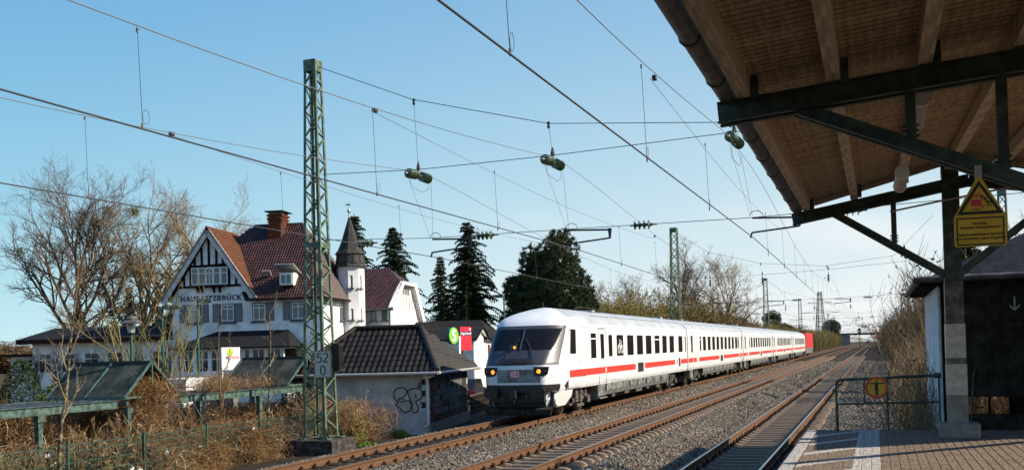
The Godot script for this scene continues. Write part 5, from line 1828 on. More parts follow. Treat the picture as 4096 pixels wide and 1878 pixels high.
func build_shed() -> void:
	var t := thing("station_shed", "small pale shed with dark hipped tile roof and graffiti beside the tracks", "shed", V(-15.53, 0, -34.05), HA)
	var b := MB.new()
	b.bb(V(-4.7, -0.7, 0.0), V(-0.02, 1.78, -7.5))
	obj("wall", b, M.shed_wall, t)
	# stone blocks of the side wall
	var bm := MB.new()
	bm.poly(round_rect(0.47, 0.225, 0.025, 2), Transform3D(Basis(), V(0, 0, 0.025)), 0.06)
	var bmm := bm.mesh()
	for r in 8:
		for k in 16:
			var z := -0.3 - k * 0.485 - (0.24 if r % 2 else 0.0)
			if z < -7.3: continue
			var y := -0.05 + r * 0.24
			var mm: Material = M.stone_wall if rng.randf() < 0.6 else M.stone_wall_b
			if k > 0 and k < 12 and r > 0 and rng.randf() < 0.75: mm = M.stone_painted
			if k == 0: mm = M.brick
			put("stone_block", bmm, mm, t, Transform3D(Basis(Vector3.UP, PI / 2 + rng.randf_range(-0.02, 0.02)), V(rng.randf_range(-0.01, 0.012), y, z)))
	b = MB.new()
	b.bb(V(-0.03, -0.7, 0.02), V(0.05, -0.17, -7.52))
	obj("base_course", b, M.concrete, t)
	for k in 3:
		b = MB.new()
		b.bb(V(-0.28, 0.4 + k * 0.42, 0.0), V(-0.12, 0.62 + k * 0.42, 0.012))
		obj("bare_patch", b, M.stone_wall, t)
	# graffiti: two bubble letters and a small crown
	var sc := func(p: Array) -> PackedVector2Array:
		var o := PackedVector2Array()
		for q in p: o.append(Vector2(-1.36 + (q[0] - 695) * 0.00492, 1.2 - (q[1] - 555) * 0.00492))
		return o
	var shapes := [[[700, 620], [705, 588], [735, 564], [780, 562], [806, 582], [800, 612], [780, 632], [745, 646], [738, 656], [760, 668], [800, 660], [826, 666], [838, 700], [825, 735], [790, 748], [760, 740], [750, 715], [722, 702], [720, 682], [735, 668], [712, 650]], [[808, 590], [830, 576], [880, 568], [915, 582], [925, 612], [915, 645], [882, 664], [870, 674], [886, 702], [886, 740], [866, 752], [842, 742], [842, 690], [826, 650]]]
	for s in 2:
		b = MB.new()
		var pp: PackedVector2Array = sc.call(shapes[s])
		b.poly(pp, Transform3D(Basis(), V(0, 0, 0.004)), 0.003)
		obj("graffiti_letter", b, M.graffiti_fill, t)
		b = MB.new()
		for i in pp.size():
			var q := pp[(i + 1) % pp.size()]
			b.bar(V(pp[i].x, pp[i].y, 0.007), V(q.x, q.y, 0.007), 0.045, 0.004, Vector3.BACK)
		obj("graffiti_outline", b, M.black, t)
	b = MB.new()
	for q in [[[884, 568], [902, 522]], [[902, 522], [918, 570]], [[898, 548], [900, 568]], [[906, 548], [908, 568]], [[900, 690], [912, 664]], [[735, 642], [790, 650]]]:
		var pp: PackedVector2Array = sc.call(q)
		b.bar(V(pp[0].x, pp[0].y, 0.006), V(pp[1].x, pp[1].y, 0.006), 0.034, 0.004, Vector3.BACK)
	b.poly(sc.call([[866, 640], [876, 640], [876, 610], [866, 618]]), Transform3D(Basis(), V(0, 0, 0.008)), 0.002)
	obj("graffiti_stroke", b, M.black, t)
	# hipped roof, its ridge near the front
	var y0 := 1.74
	var yr := 3.37
	var zr := -1.85
	var xr := -0.72
	var dk := [M.tile_dark, M.tile_dark_b, M.tile_dark_c]
	var zf := 0.42
	var fy := (V(0, yr, zr) - V(0, y0, zf)).normalized()
	var fl := (V(0, yr, zr) - V(0, y0, zf)).length()
	tile_fill(t, V(0, y0, zf), Vector3.RIGHT, fy, PackedVector2Array([Vector2(-5.1, 0), Vector2(0.4, 0), Vector2(xr, fl), Vector2(-3.3, fl)]), 0.225, 0.33, dk, 300, M.tile_dark)
	var ry := (V(xr, yr, 0) - V(0.4, y0, 0)).normalized()
	var rl := (V(xr, yr, 0) - V(0.4, y0, 0)).length()
	tile_fill(t, V(0.4, y0, zf), Vector3.FORWARD, ry, PackedVector2Array([Vector2(0, 0), Vector2(8.34, 0), Vector2(zf - zr, rl)]), 0.225, 0.33, dk, 0, M.tile_dark)
	b = MB.new()
	b.quad(V(0.4, y0, -7.92), V(-5.1, y0, -7.92), V(-3.3, yr, zr), V(xr, yr, zr))
	b.tri(V(-5.1, y0, -7.92), V(-5.1, y0, zf), V(-3.3, yr, zr))
	b.quad(V(-5.1, y0 - 0.03, -7.92), V(0.4, y0 - 0.03, -7.92), V(0.4, y0 - 0.03, zf), V(-5.1, y0 - 0.03, zf))
	obj("rear_slope", b, M.tile_dark, t)
	ridge_tiles(t, V(0.4, y0 + 0.06, zf), V(xr, yr + 0.06, zr), M.tile_dark_b, 0.11, 0.4)
	ridge_tiles(t, V(xr, yr + 0.06, zr), V(-3.3, yr + 0.06, zr), M.tile_dark_b, 0.11, 0.4)
	ridge_tiles(t, V(-5.1, y0 + 0.06, zf), V(-3.3, yr + 0.06, zr), M.tile_dark_b, 0.11, 0.4)
	b = MB.new()
	for q in [[V(-5.1, y0 - 0.06, zf + 0.06), V(0.46, y0 - 0.06, zf + 0.06)], [V(0.46, y0 - 0.06, zf + 0.06), V(0.46, y0 - 0.06, -8.0)]]: b.rod(q[0], q[1], 0.065, 8)
	obj("gutter", b, M.fitting, t)
	b = MB.new()
	b.tube(PackedVector3Array([V(0.3, 1.62, 0.3), V(-0.02, 1.5, 0.08), V(-0.02, 1.35, 0.06), V(-0.02, -0.2, 0.06), V(-0.15, -0.3, 0.06)]), PackedFloat32Array([0.05, 0.05, 0.05, 0.05, 0.05]), 8)
	b.bb(V(-0.16, 1.48, 0.0), V(0.02, 1.66, 0.12))
	obj("downpipe", b, M.frame_white, t)

# ---------------------------------------------------------------- left side: pergola, fence, lamps, signs, far buildings
func build_pergola() -> void:
	var t := thing("pergola", "green steel pergola with flat slatted roof along the path", "pergola", V(-20.0, -0.72, 0))
	var b := MB.new()
	for q in [[-13.0, -22.9], [-25.6, -29.2], [-29.35, -37.0]]:
		for x in [0.0, -2.5]:
			b = MB.new()
			b.bb(V(x - 0.05, 1.83, q[0]), V(x + 0.05, 2.04, q[1]))
			b.bb(V(x - 0.09, 2.04, q[0]), V(x + 0.09, 2.055, q[1]))
			obj("beam", b, M.frame_green, t)
	var z := -13.6
	while z > -36.8:
		for x in [0.0, -2.5]:
			b = MB.new()
			b.bb(V(x - 0.07, 0.0, z + 0.07), V(x + 0.07, 1.83, z - 0.07))
			obj("post", b, M.frame_green, t)
			b = MB.new()
			b.bb(V(x - 0.06, 1.66, z + 0.11), V(x + 0.1, 1.83, z - 0.11))
			obj("bracket", b, M.frame_green, t)
		b = MB.new()
		b.bb(V(-2.5, 1.9, z + 0.04), V(0, 2.0, z - 0.04))
		obj("cross_beam", b, M.frame_green, t)
		z -= 3.25
	z = -13.2
	while z > -37.0:
		if not (z < -22.9 and z > -25.7) and not (z < -31.3 and z > -34.4):
			b = MB.new()
			b.bb(V(-2.45, 2.0, z), V(-0.1, 2.03, z - 0.16))
			obj("roof_slat", b, M.zinc, t)
		z -= 0.3
	# two glazed saddle roofs over the stairs
	for k in 2:
		var zc: float = [-24.4, -33.0][k]
		var w: float = [1.15, 1.35][k]
		var g := thing("glass_roof", ["dirty glazed saddle roof with vine covered gable, left of mast", "dirty glazed saddle roof half hidden behind the mast"][k], "roof", V(-20.0, 1.36, zc), 0, "glazed roofs over the pergola stairs")
		var L := -2.8
		for s in [-1, 1]:
			for i in 2:
				b = MB.new()
				var xa := L * i / 2.0 - 0.03
				var xb := L * (i + 1) / 2.0 + 0.03
				b.quad(V(xa, 0.05, s * w), V(xb, 0.05, s * w), V(xb, 1.0, 0), V(xa, 1.0, 0))
				b.quad(V(xa, 0.06, s * w + s * 0.012), V(xb, 0.06, s * w + s * 0.012), V(xb, 1.012, 0), V(xa, 1.012, 0))
				obj("pane", b, M.glass_dirty, g)
			for i in 3:
				b = MB.new()
				b.bar(V(L * i / 2.0, 0.03, s * (w + 0.02)), V(L * i / 2.0, 1.03, 0), 0.06, 0.07)
				obj("rafter", b, M.frame_green, g)
			b = MB.new()
			b.bb(V(L, -0.03, s * w - 0.04), V(0, 0.05, s * w + 0.04))
			obj("eave_bar", b, M.frame_green, g)
		b = MB.new()
		b.bb(V(L, 0.98, -0.05), V(0, 1.06, 0.05))
		obj("ridge_bar", b, M.black, g)
		b = MB.new()
		b.bar(V(0, 0.0, 0), V(0, 1.0, 0), 0.05, 0.05)
		b.bar(V(0, 0.02, -w), V(0, 0.02, w), 0.06, 0.06)
		obj("gable_frame", b, M.frame_green, g)
func build_fence() -> void:
	var t := thing("mesh_fence", "green steel mesh fence overgrown with dry vines beside the railway", "fence", V(-17.1, -0.62, -13.0), 0.0)
	var pm := MB.new()
	for y in [0.05, 0.3, 0.55, 0.8, 1.05, 1.2]:
		for q in [-0.012, 0.012]: pm.rod(V(q, y, 0), V(q, y, -2.45), 0.008, 4, -1, false)
	for k in 50: pm.rod(V(0, 0.03, -k * 0.05), V(0, 1.23, -k * 0.05), 0.005, 3, -1, false)
	var ms := pm.mesh()
	var ps := MB.new()
	ps.bb(V(-0.03, 0, -0.02), V(0.03, 1.3, 0.02))
	var pms := ps.mesh()
	for k in 7:
		put("panel", ms, M.fence_green, t, Transform3D(Basis(), V(0.05 if k % 2 else 0.0, 0, -k * 2.5)))
		put("post", pms, M.fence_green, t, Transform3D(Basis(), V(0.03, 0, -k * 2.5 + 0.02)))
	for k in 9:
		var b := MB.new()
		var p := V(-16.9 - rng.randf() * 0.3, -0.4 + rng.randf() * 0.9, rng.randf_range(-16.5, -26.0))
		for q in 3: b.box(Transform3D(Basis.from_euler(Vector3(rng.randf() * 3, rng.randf() * 3, rng.randf() * 3)), p + V(rng.randf() * 0.05, rng.randf() * 0.06, rng.randf() * 0.05)), V(0.09, 0.003, 0.06))
		tag(obj("litter_scrap", b, M.litter), "small pale scrap of litter caught in the fence vines", "litter", "litter in the fence")
func build_lamps() -> void:
	var t := thing("lantern_lamp", "green lamp post with wide conical hood over clear glass, left", "lamp post", V(-20.72, -0.72, -24.41))
	var b := MB.new()
	b.rod(V(0, 0, 0), V(0, 3.95, 0), 0.06, 10, 0.045)
	obj("pole", b, M.fence_green, t)
	b = MB.new()
	b.lathe(V(0, 3.95, 0), Vector3.UP, [[0.05, -0.05], [0.09, 0.0], [0.1, 0.03], [0.0, 0.03]], 14)
	obj("collar", b, M.fence_green, t)
	b = MB.new()
	b.lathe(V(0, 3.98, 0), Vector3.UP, [[0.1, 0.0], [0.135, 0.26]], 14)
	var gl := StandardMaterial3D.new()
	gl.albedo_color = Color(0.9, 0.93, 0.93, 0.25)
	gl.transparency = BaseMaterial3D.TRANSPARENCY_ALPHA
	gl.roughness = 0.03
	obj("glass", b, gl, t)
	b = MB.new()
	b.lathe(V(0, 3.98, 0), Vector3.UP, [[0.05, 0.0], [0.05, 0.14], [0.03, 0.18], [0.0, 0.18]], 10)
	obj("reflector", b, M.fitting, t)
	b = MB.new()
	b.lathe(V(0, 4.24, 0), Vector3.UP, [[0.13, 0.0], [0.33, 0.0], [0.33, 0.02], [0.2, 0.09], [0.13, 0.11], [0.13, 0.14], [0.15, 0.15], [0.13, 0.18], [0.06, 0.22], [0.0, 0.26]], 20)
	obj("hood", b, M.zinc, t)
	for q in [[V(-30.05, -0.72, -39.95), 5.85, "tall green pole with flat lamp head before the inn", 0.25], [V(-22.2, -0.72, -60.5), 6.6, "pole with angled lamp head above the train's nose", PI + 0.2], [V(-26.5, -0.72, -33.0), 5.2, "thin green pole with small lamp behind the lantern", 0.3]]:
		t = thing("street_lamp", q[2], "lamp post", q[0], q[3], "pole lamps in the street")
		b = MB.new()
		b.tube(PackedVector3Array([V(0, 0, 0), V(0, q[1] - 0.2, 0), V(0.03, q[1] - 0.04, 0), V(0.16, q[1], 0)]), PackedFloat32Array([0.065, 0.05, 0.05, 0.05]), 8)
		obj("pole", b, M.fence_green, t)
		b = MB.new()
		b.poly(PackedVector2Array([Vector2(0.05, 0.08), Vector2(0.7, 0.06), Vector2(0.72, -0.02), Vector2(0.55, -0.1), Vector2(0.15, -0.1), Vector2(0.05, -0.04)]), Transform3D(Basis(), V(0, q[1], 0.14)), 0.28)
		obj("lamp_head", b, M.frame_green, t)
		b = MB.new()
		b.bb(V(0.18, q[1] - 0.13, -0.1), V(0.55, q[1] - 0.1, 0.1))
		obj("lens", b, M.fitting, t)
func build_street_signs() -> void:
	var t := thing("bus_stop_sign", "white bus stop panel with round yellow H badge", "sign", V(-27.0, -0.72, -38.2), PI / 2 - 0.2)
	var b := MB.new()
	b.bb(V(-0.5, 2.6, -0.03), V(0.5, 3.6, 0.03))
	var pn := obj("panel", b, M.white, t)
	b = MB.new()
	b.lathe(V(-0.1, 3.38, 0.032), Vector3.BACK, [[0.17, 0.0], [0.17, 0.006], [0.0, 0.006]], 24)
	obj("badge_ring", b, M.green_sign, pn)
	b = MB.new()
	b.lathe(V(-0.1, 3.38, 0.038), Vector3.BACK, [[0.135, 0.0], [0.135, 0.004], [0.0, 0.004]], 24)
	obj("badge", b, M.yellow_bright, pn)
	words(pn, "badge_letter", "H", 0.15, M.green_sign, Transform3D(Basis(), V(-0.1, 3.38, 0.046)), 0.004)
	b = MB.new()
	b.bb(V(-0.17, 3.08, 0.03), V(0.45, 3.2, 0.036))
	obj("name_strip", b, M.red_sign, pn)
	b = MB.new()
	b.bb(V(-0.35, 3.08, 0.03), V(-0.2, 3.2, 0.036))
	obj("platform_number", b, M.blue_sign, pn)
	words(pn, "stop_name", "Angermund S", 0.075, M.white, Transform3D(Basis(), V(0.13, 3.14, 0.04)), 0.004)
	words(pn, "stop_number", "1", 0.08, M.white, Transform3D(Basis(), V(-0.275, 3.14, 0.04)), 0.004)
	b = MB.new()
	for q in 2: b.bb(V(-0.32, 2.98 - q * 0.07, 0.03), V(-0.1, 3.005 - q * 0.07, 0.034))
	obj("line_names", b, M.fitting, pn)
	b = MB.new()
	b.bb(V(-0.58, 0, -0.04), V(-0.5, 3.6, 0.04))
	obj("post", b, M.white, t)
	t = thing("round_station_sign", "round green drum sign with white letter S behind the shed", "sign", V(-21.0, -0.72, -49.2), PI / 2 - 0.2)
	b = MB.new()
	b.lathe(V(0, 3.98, -0.1), Vector3.BACK, [[0.0, 0.0], [0.44, 0.0], [0.44, 0.2]], 32)
	obj("drum", b, M.green_edge, t)
	b = MB.new()
	b.lathe(V(0, 3.98, 0.1), Vector3.BACK, [[0.44, 0.0], [0.43, 0.01], [0.0, 0.012]], 32)
	obj("face", b, M.green_sign, t)
	words(t, "letter", "S", 0.6, M.white, Transform3D(Basis(), V(0, 3.98, 0.12)), 0.012)
	b = MB.new()
	b.bb(V(0.5, 0, -0.1), V(0.66, 3.95, 0.08))
	obj("post", b, M.white, t)
	b = MB.new()
	b.bb(V(0.68, 3.2, -0.05), V(1.75, 4.45, 0.05))
	var rp := obj("red_panel", b, M.red_sign, t)
	b = MB.new()
	b.bb(V(0.68, 4.0, 0.05), V(1.75, 4.2, 0.056))
	obj("name_band", b, M.blue_sign, rp)
	words(rp, "name_lettering", "Angermund", 0.13, M.white, Transform3D(Basis(), V(1.2, 4.1, 0.06)), 0.004)
	b = MB.new()
	b.bb(V(1.55, 4.28, 0.05), V(1.68, 4.38, 0.056))
	obj("small_emblem", b, M.white, rp)
	b = MB.new()
	b.bb(V(0.8, 0, -0.05), V(0.92, 3.2, 0.05))
	obj("panel_post", b, M.iron, t)
	# low white parapet and concrete planters before the inn
	t = thing("white_parapet", "white capped parapet wall behind the green pergola", "wall", V(-24.0, -0.72, -31.1), HA)
	b = MB.new()
	b.bb(V(-1.0, 0, 0), V(0.0, 2.12, -1.8))
	obj("wall", b, M.plaster, t)
	b = MB.new()
	b.bb(V(-1.06, 2.12, 0.06), V(0.06, 2.42, -1.86))
	obj("cap", b, M.plaster, t)
	t = thing("concrete_planter", "grey concrete planter row with dry stems before the inn", "planter", V(-27.8, -0.72, -36.0), HA)
	for k in 3:
		b = MB.new()
		b.bb(V(k * 0.75, 1.9, 0), V(k * 0.75 + 0.72, 2.15, -0.7))
		b.bb(V(k * 0.75 + 0.1, 0.0, -0.1), V(k * 0.75 + 0.62, 1.9, -0.6))
		obj("trough", b, M.concrete, t)
	# white utility posts seen under the pergola
	for k in 3:
		b = MB.new()
		b.bb(V(-0.12, 0, -0.1), V(0.12, 1.5, 0.1))
		b.bb(V(-0.14, 1.5, -0.12), V(0.14, 1.56, 0.12))
		var o := obj("white_bollard", b, M.white)
		o.position = V(-24.2 + k * 0.3, -0.72, -29.0 - k * 0.7)
		tag(o, ["leftmost white post under the pergola roof", "middle white post under the pergola roof", "rightmost white post under the pergola roof"][k], "post", "white posts under the pergola")
	# lattice fence and parked car between shed and train
	t = thing("lattice_fence", "dark wooden lattice fence between the shed and the train", "fence", V(-17.6, -0.6, -43.0), HA)
	b = MB.new()
	b.bb(V(0, 0.05, 0.0), V(0.05, 0.12, -7.0)); b.bb(V(0, 0.95, 0.0), V(0.05, 1.03, -7.0))
	obj("rail", b, M.lattice_wood, t)
	for k in 32:
		b = MB.new()
		b.bar(V(0.025, 0.1, -k * 0.22), V(0.025, 1.0, -k * 0.22 - 0.4), 0.02, 0.05, Vector3.RIGHT)
		b.bar(V(0.03, 1.0, -k * 0.22), V(0.03, 0.1, -k * 0.22 - 0.4), 0.02, 0.05, Vector3.RIGHT)
		obj("lattice_slat", b, M.lattice_wood, t)
	t = thing("parked_car", "dark parked car glimpsed between the shed and the train", "car", V(-23.2, -0.72, -56.5), HA + PI / 2)
	b = MB.new()
	b.poly(PackedVector2Array([Vector2(-2.1, 0.3), Vector2(2.1, 0.3), Vector2(2.15, 0.75), Vector2(1.2, 0.95), Vector2(-2.0, 0.95), Vector2(-2.15, 0.8)]), Transform3D(Basis(), V(0, 0, 0.85)), 1.7)
	obj("body", b, M.train_black, t)
	b = MB.new()
	b.poly(PackedVector2Array([Vector2(-1.95, 0.95), Vector2(1.15, 0.95), Vector2(0.5, 1.45), Vector2(-1.6, 1.45)]), Transform3D(Basis(), V(0, 0, 0.75)), 1.5)
	obj("cabin", b, M.glass, t)
	b = MB.new()
	b.bb(V(-1.6, 1.45, -0.74), V(0.5, 1.48, 0.74))
	obj("car_roof", b, M.train_black, t)
	for q in [[-1.3, 0.8], [1.3, 0.8], [-1.3, -0.8], [1.3, -0.8]]:
		b = MB.new()
		b.lathe(V(q[0], 0.31, q[1] - 0.1), Vector3.BACK, [[0.0, 0.0], [0.31, 0.0], [0.31, 0.2], [0.0, 0.2]], 16)
		obj("wheel", b, M.rubber, t)
	for s in [-0.6, 0.6]:
		b = MB.new()
		b.bb(V(-2.17, 0.7, s - 0.14), V(-2.1, 0.86, s + 0.14))
		obj("tail_light", b, M.red_sign, t)
	b = MB.new()
	b.bb(V(-2.18, 0.5, -0.26), V(-2.13, 0.62, 0.26))
	obj("number_plate", b, M.white, t)
func build_far_buildings() -> void:
	# white building with brown roof behind the shed
	var t := thing("white_outbuilding", "white gabled outbuilding with brown tiled roof behind the shed", "building", V(-44.27, 0, -60.54), HA)
	var b := MB.new()
	b.poly(PackedVector2Array([Vector2(6.4, -0.7), Vector2(11.6, -0.7), Vector2(11.6, 3.4), Vector2(9.0, 4.05), Vector2(6.4, 3.3)]), Transform3D(Basis(Vector3.UP, PI / 2), V(17.6, 0, 0)), 3.0)
	b.bb(V(10.0, -0.7, -11.6), V(17.55, 3.3, -20.0))
	obj("wall", b, M.plaster, t)
	b = MB.new()
	b.bb(V(14.9, -0.7, -6.35), V(17.55, 3.25, -6.45))
	obj("front_wall", b, M.plaster_old, t)
	var dk := [M.tile_dark_b, M.tile_dark]
	for s in [-1, 1]:
		var e := V(0, 3.25, -9.0 - s * -2.95)
		var r := V(0, 4.2, -9.0)
		tile_fill(t, e, Vector3.RIGHT, (r - e).normalized(), PackedVector2Array([Vector2(12.0, 0), Vector2(17.9, 0), Vector2(17.9, (r - e).length()), Vector2(12.0, (r - e).length())]), 0.22, 0.33, dk, 0, M.tile_dark)
	var e2 := V(0, 3.35, -10.5)
	var r2 := V(0, 4.9, -15.5)
	tile_fill(t, e2, Vector3.RIGHT, (r2 - e2).normalized(), PackedVector2Array([Vector2(8.0, 0), Vector2(18.1, 0), Vector2(16.6, (r2 - e2).length()), Vector2(8.0, (r2 - e2).length())]), 0.22, 0.33, dk, 0, M.tile_dark)
	b = MB.new()
	b.tri(V(18.1, 3.35, -10.5), V(18.1, 3.35, -20.5), V(16.6, 4.9, -15.5))
	b.quad(V(18.1, 3.35, -20.5), V(8, 3.35, -20.5), V(8, 4.9, -15.5), V(16.6, 4.9, -15.5))
	obj("hip", b, M.tile_dark_b, t)
	b = MB.new()
	b.bar(V(17.75, 3.2, -6.2), V(17.75, 4.05, -9.0), 0.12, 0.2)
	b.bar(V(17.75, 4.05, -9.0), V(17.75, 3.3, -11.8), 0.12, 0.2)
	obj("verge", b, M.white, t)
	for k in 4:
		b = MB.new()
		b.bb(V(17.56, 0.8, -12.6 - k * 1.7), V(17.6, 2.9, -13.5 - k * 1.7))
		obj("brick_panel", b, M.brick, t)
	# houses beyond the hedge, seen over the last coaches
	t = thing("distant_house", "dark roofed house with white gable over the last coaches", "house", V(-31.0, -0.7, -215.0), 0.25)
	b = MB.new()
	b.bb(V(-5.5, 0, 0), V(4.2, 6.5, -8))
	b.poly(PackedVector2Array([Vector2(0, 0), Vector2(8, 0), Vector2(8, 6.5), Vector2(4, 8.6), Vector2(0, 6.5)]), Transform3D(Basis(Vector3.UP, PI / 2), V(4.3, 0, 0)), 0.3)
	obj("wall", b, M.plaster, t)
	b = MB.new()
	b.quad(V(-6, 4.2, 0.6), V(4.2, 4.2, 0.6), V(4.2, 8.9, -4), V(-6, 8.9, -4))
	b.quad(V(4.2, 6.2, -8.6), V(-6, 6.2, -8.6), V(-6, 8.9, -4), V(4.2, 8.9, -4))
	b.bb(V(-3.6, 8.3, -3.2), V(-2.9, 9.8, -3.9))
	obj("roof", b, M.slate, t)
	t = thing("distant_house", "brown roofed house behind the bare trees over the train", "house", V(-31.5, -0.7, -172.0), 0.2)
	b = MB.new()
	b.bb(V(-5, 0, 0), V(4.5, 5.2, -8))
	obj("wall", b, M.plaster_old, t)
	b = MB.new()
	b.poly(PackedVector2Array([Vector2(-5.6, 5.0), Vector2(5.1, 5.0), Vector2(0, 8.4)]), Transform3D(Basis(), V(0, 0, 0.4)), 8.8)
	b.bb(V(-1.4, 7.2, -2.0), V(-0.6, 9.2, -2.6)); b.bb(V(0.6, 7.0, -3.0), V(1.5, 9.2, -3.6))
	obj("roof", b, M.tile_dark_b, t)
	b = MB.new()
	b.bb(V(3.6, 5.4, 0.42), V(6.2, 5.55, -8.0))
	obj("orange_eave", b, M.tile_orange, t)
	# road bridge over the line, far away
	t = thing("road_bridge", "low road bridge crossing the tracks in the distance", "bridge", V(0, -0.5, -645.0))
	b = MB.new()
	b.bb(V(-40, 6.0, 3), V(30, 7.3, -6))
	obj("deck", b, M.far_blue, t)
	for x in [[-40.0, -14.8], [4.0, 30.0]]:
		b = MB.new()
		b.bb(V(x[0], 0, 2.5), V(x[1], 6.0, -5.5))
		obj("abutment", b, M.concrete, t)
	b = MB.new()
	b.bb(V(-40, 8.1, 2.9), V(30, 8.25, 2.8))
	for k in 24: b.bb(V(-40 + k * 3, 7.3, 2.9), V(-39.9 + k * 3, 8.2, 2.8))
	obj("parapet_rail", b, M.mast_far, t)
	# signals
	t = thing("railway_signal", "signal showing green, standing left of the near track far ahead", "signal", V(-4.75, -0.3, -330.0))
	b = MB.new()
	b.rod(V(0, 0, 0), V(0, 5.0, 0), 0.09, 8)
	obj("post", b, M.mast_far, t)
	b = MB.new()
	b.poly(round_rect(0.9, 1.6, 0.3), Transform3D(Basis(), V(0, 5.6, 0.1)), 0.25)
	var hd := obj("head", b, M.black, t)
	b = MB.new()
	b.lathe(V(-0.12, 5.5, 0.11), Vector3.BACK, [[0.2, 0.0], [0.18, 0.04], [0.0, 0.05]], 12)
	obj("green_lamp", b, M.green_light, hd)
	t = thing("railway_signal", "signal showing red at the edge of the brush far ahead", "signal", V(0.6, -0.3, -420.0))
	b = MB.new()
	b.rod(V(0, 0, 0), V(0, 4.0, 0), 0.09, 8)
	obj("post", b, M.mast_far, t)
	b = MB.new()
	b.poly(round_rect(1.2, 0.9, 0.2), Transform3D(Basis(), V(0, 4.2, 0.1)), 0.25)
	hd = obj("head", b, M.black, t)
	b = MB.new()
	b.lathe(V(-0.1, 4.2, 0.11), Vector3.BACK, [[0.33, 0.0], [0.3, 0.04], [0.0, 0.05]], 12)
	obj("red_lamp", b, M.red_light, hd)
	# power pylons
	for k in 2:
		var at: Vector3 = [V(-24.5, -0.7, -500.0), V(-225.0, -0.7, -190.0)][k]
		t = thing("power_pylon", ["lattice power pylon with wide arms beyond the locomotive", "pale power pylon far away at the left edge"][k], "pylon", at, [0.4, 0.9][k], "power pylons")
		b = MB.new()
		var H: float = [26.5, 21.0][k]
		for c in [[-1, -1], [1, -1], [1, 1], [-1, 1]]: b.bar(V(c[0] * 2.3, 0, c[1] * 2.3), V(c[0] * 0.7, H, c[1] * 0.7), 0.2, 0.2)
		for f in 4:
			var d := Basis(Vector3.UP, f * PI / 2)
			for i in 10:
				var w0 := lerpf(2.3, 0.7, i / 10.0)
				var w1 := lerpf(2.3, 0.7, (i + 1) / 10.0)
				b.bar(d * V(-w0, H * i / 10.0, w0), d * V(w1, H * (i + 1) / 10.0, w1), 0.12, 0.12)
				b.bar(d * V(w0, H * i / 10.0, w0), d * V(-w1, H * (i + 1) / 10.0, w1), 0.12, 0.12)
		obj("tower", b, M.mast_far, t)
		b = MB.new()
		for y in [H * 0.62, H * 0.8]:
			var hw := 9.0 if y < H * 0.7 else 6.0
			b.bar(V(-hw, y, 0), V(hw, y, 0), 0.2, 0.2)
			b.bar(V(-hw, y, 0), V(0, y + 1.3, 0), 0.12, 0.12)
			b.bar(V(hw, y, 0), V(0, y + 1.3, 0), 0.12, 0.12)
		obj("arm", b, M.mast_far, t)

# ---------------------------------------------------------------- vegetation
func grow(b: MB, p: Vector3, d: Vector3, L: float, r: float, lvl: int, cfg: Dictionary) -> void:
	var top: int = cfg.levels
	var segs := 5 if lvl == 0 else (4 if lvl < 3 else 2)
	var pts := PackedVector3Array([p])
	var rr := PackedFloat32Array([r])
	var dirs := [d]
	var q := p
	var dd := d
	var wob: float = cfg.wobble * (0.6 if lvl == 0 else 1.0)
	for i in segs:
		dd = (dd + Vector3(rng.randf_range(-wob, wob), rng.randf_range(-wob, wob) + cfg.up * (1.0 if lvl > 0 else 0.3), rng.randf_range(-wob, wob))).normalized()
		q += dd * L / segs
		pts.append(q)
		rr.append(maxf(r * lerpf(1.0, cfg.taper if lvl < top else 0.35, float(i + 1) / segs), cfg.rmin))
		dirs.append(dd)
	b.tube(pts, rr, 8 if lvl == 0 else (5 if lvl < 3 else 3))
	if lvl >= top: return
	var n: int = cfg.kids[lvl]
	for k in n:
		var t := lerpf(cfg.start if lvl == 0 else 0.25, 1.0, (k + rng.randf_range(0.2, 0.9)) / n)
		var s := t * segs
		var i := clampi(int(s), 0, segs - 1)
		var base := pts[i].lerp(pts[i + 1], s - i)
		var br: float = lerpf(rr[i], rr[i + 1], s - i)
		var dir: Vector3 = dirs[i + 1]
		var ax := dir.cross(Vector3(rng.randf_range(-1, 1), rng.randf_range(-1, 1), rng.randf_range(-1, 1))).normalized()
		var ang: float = deg_to_rad(rng.randf_range(cfg.a0, cfg.a1))
		if lvl == 0:
			ax = dir.cross(Vector3(cos(k * 2.4), 0, sin(k * 2.4))).normalized()
			ang *= lerpf(1.25, 0.6, t)
		var nl: float = L * cfg.ratio * rng.randf_range(0.75, 1.15) * (1.0 - 0.35 * t if lvl == 0 else 1.0)
		grow(b, base, dir.rotated(ax, ang), nl, minf(br * 0.8, r * cfg.rratio), lvl + 1, cfg)
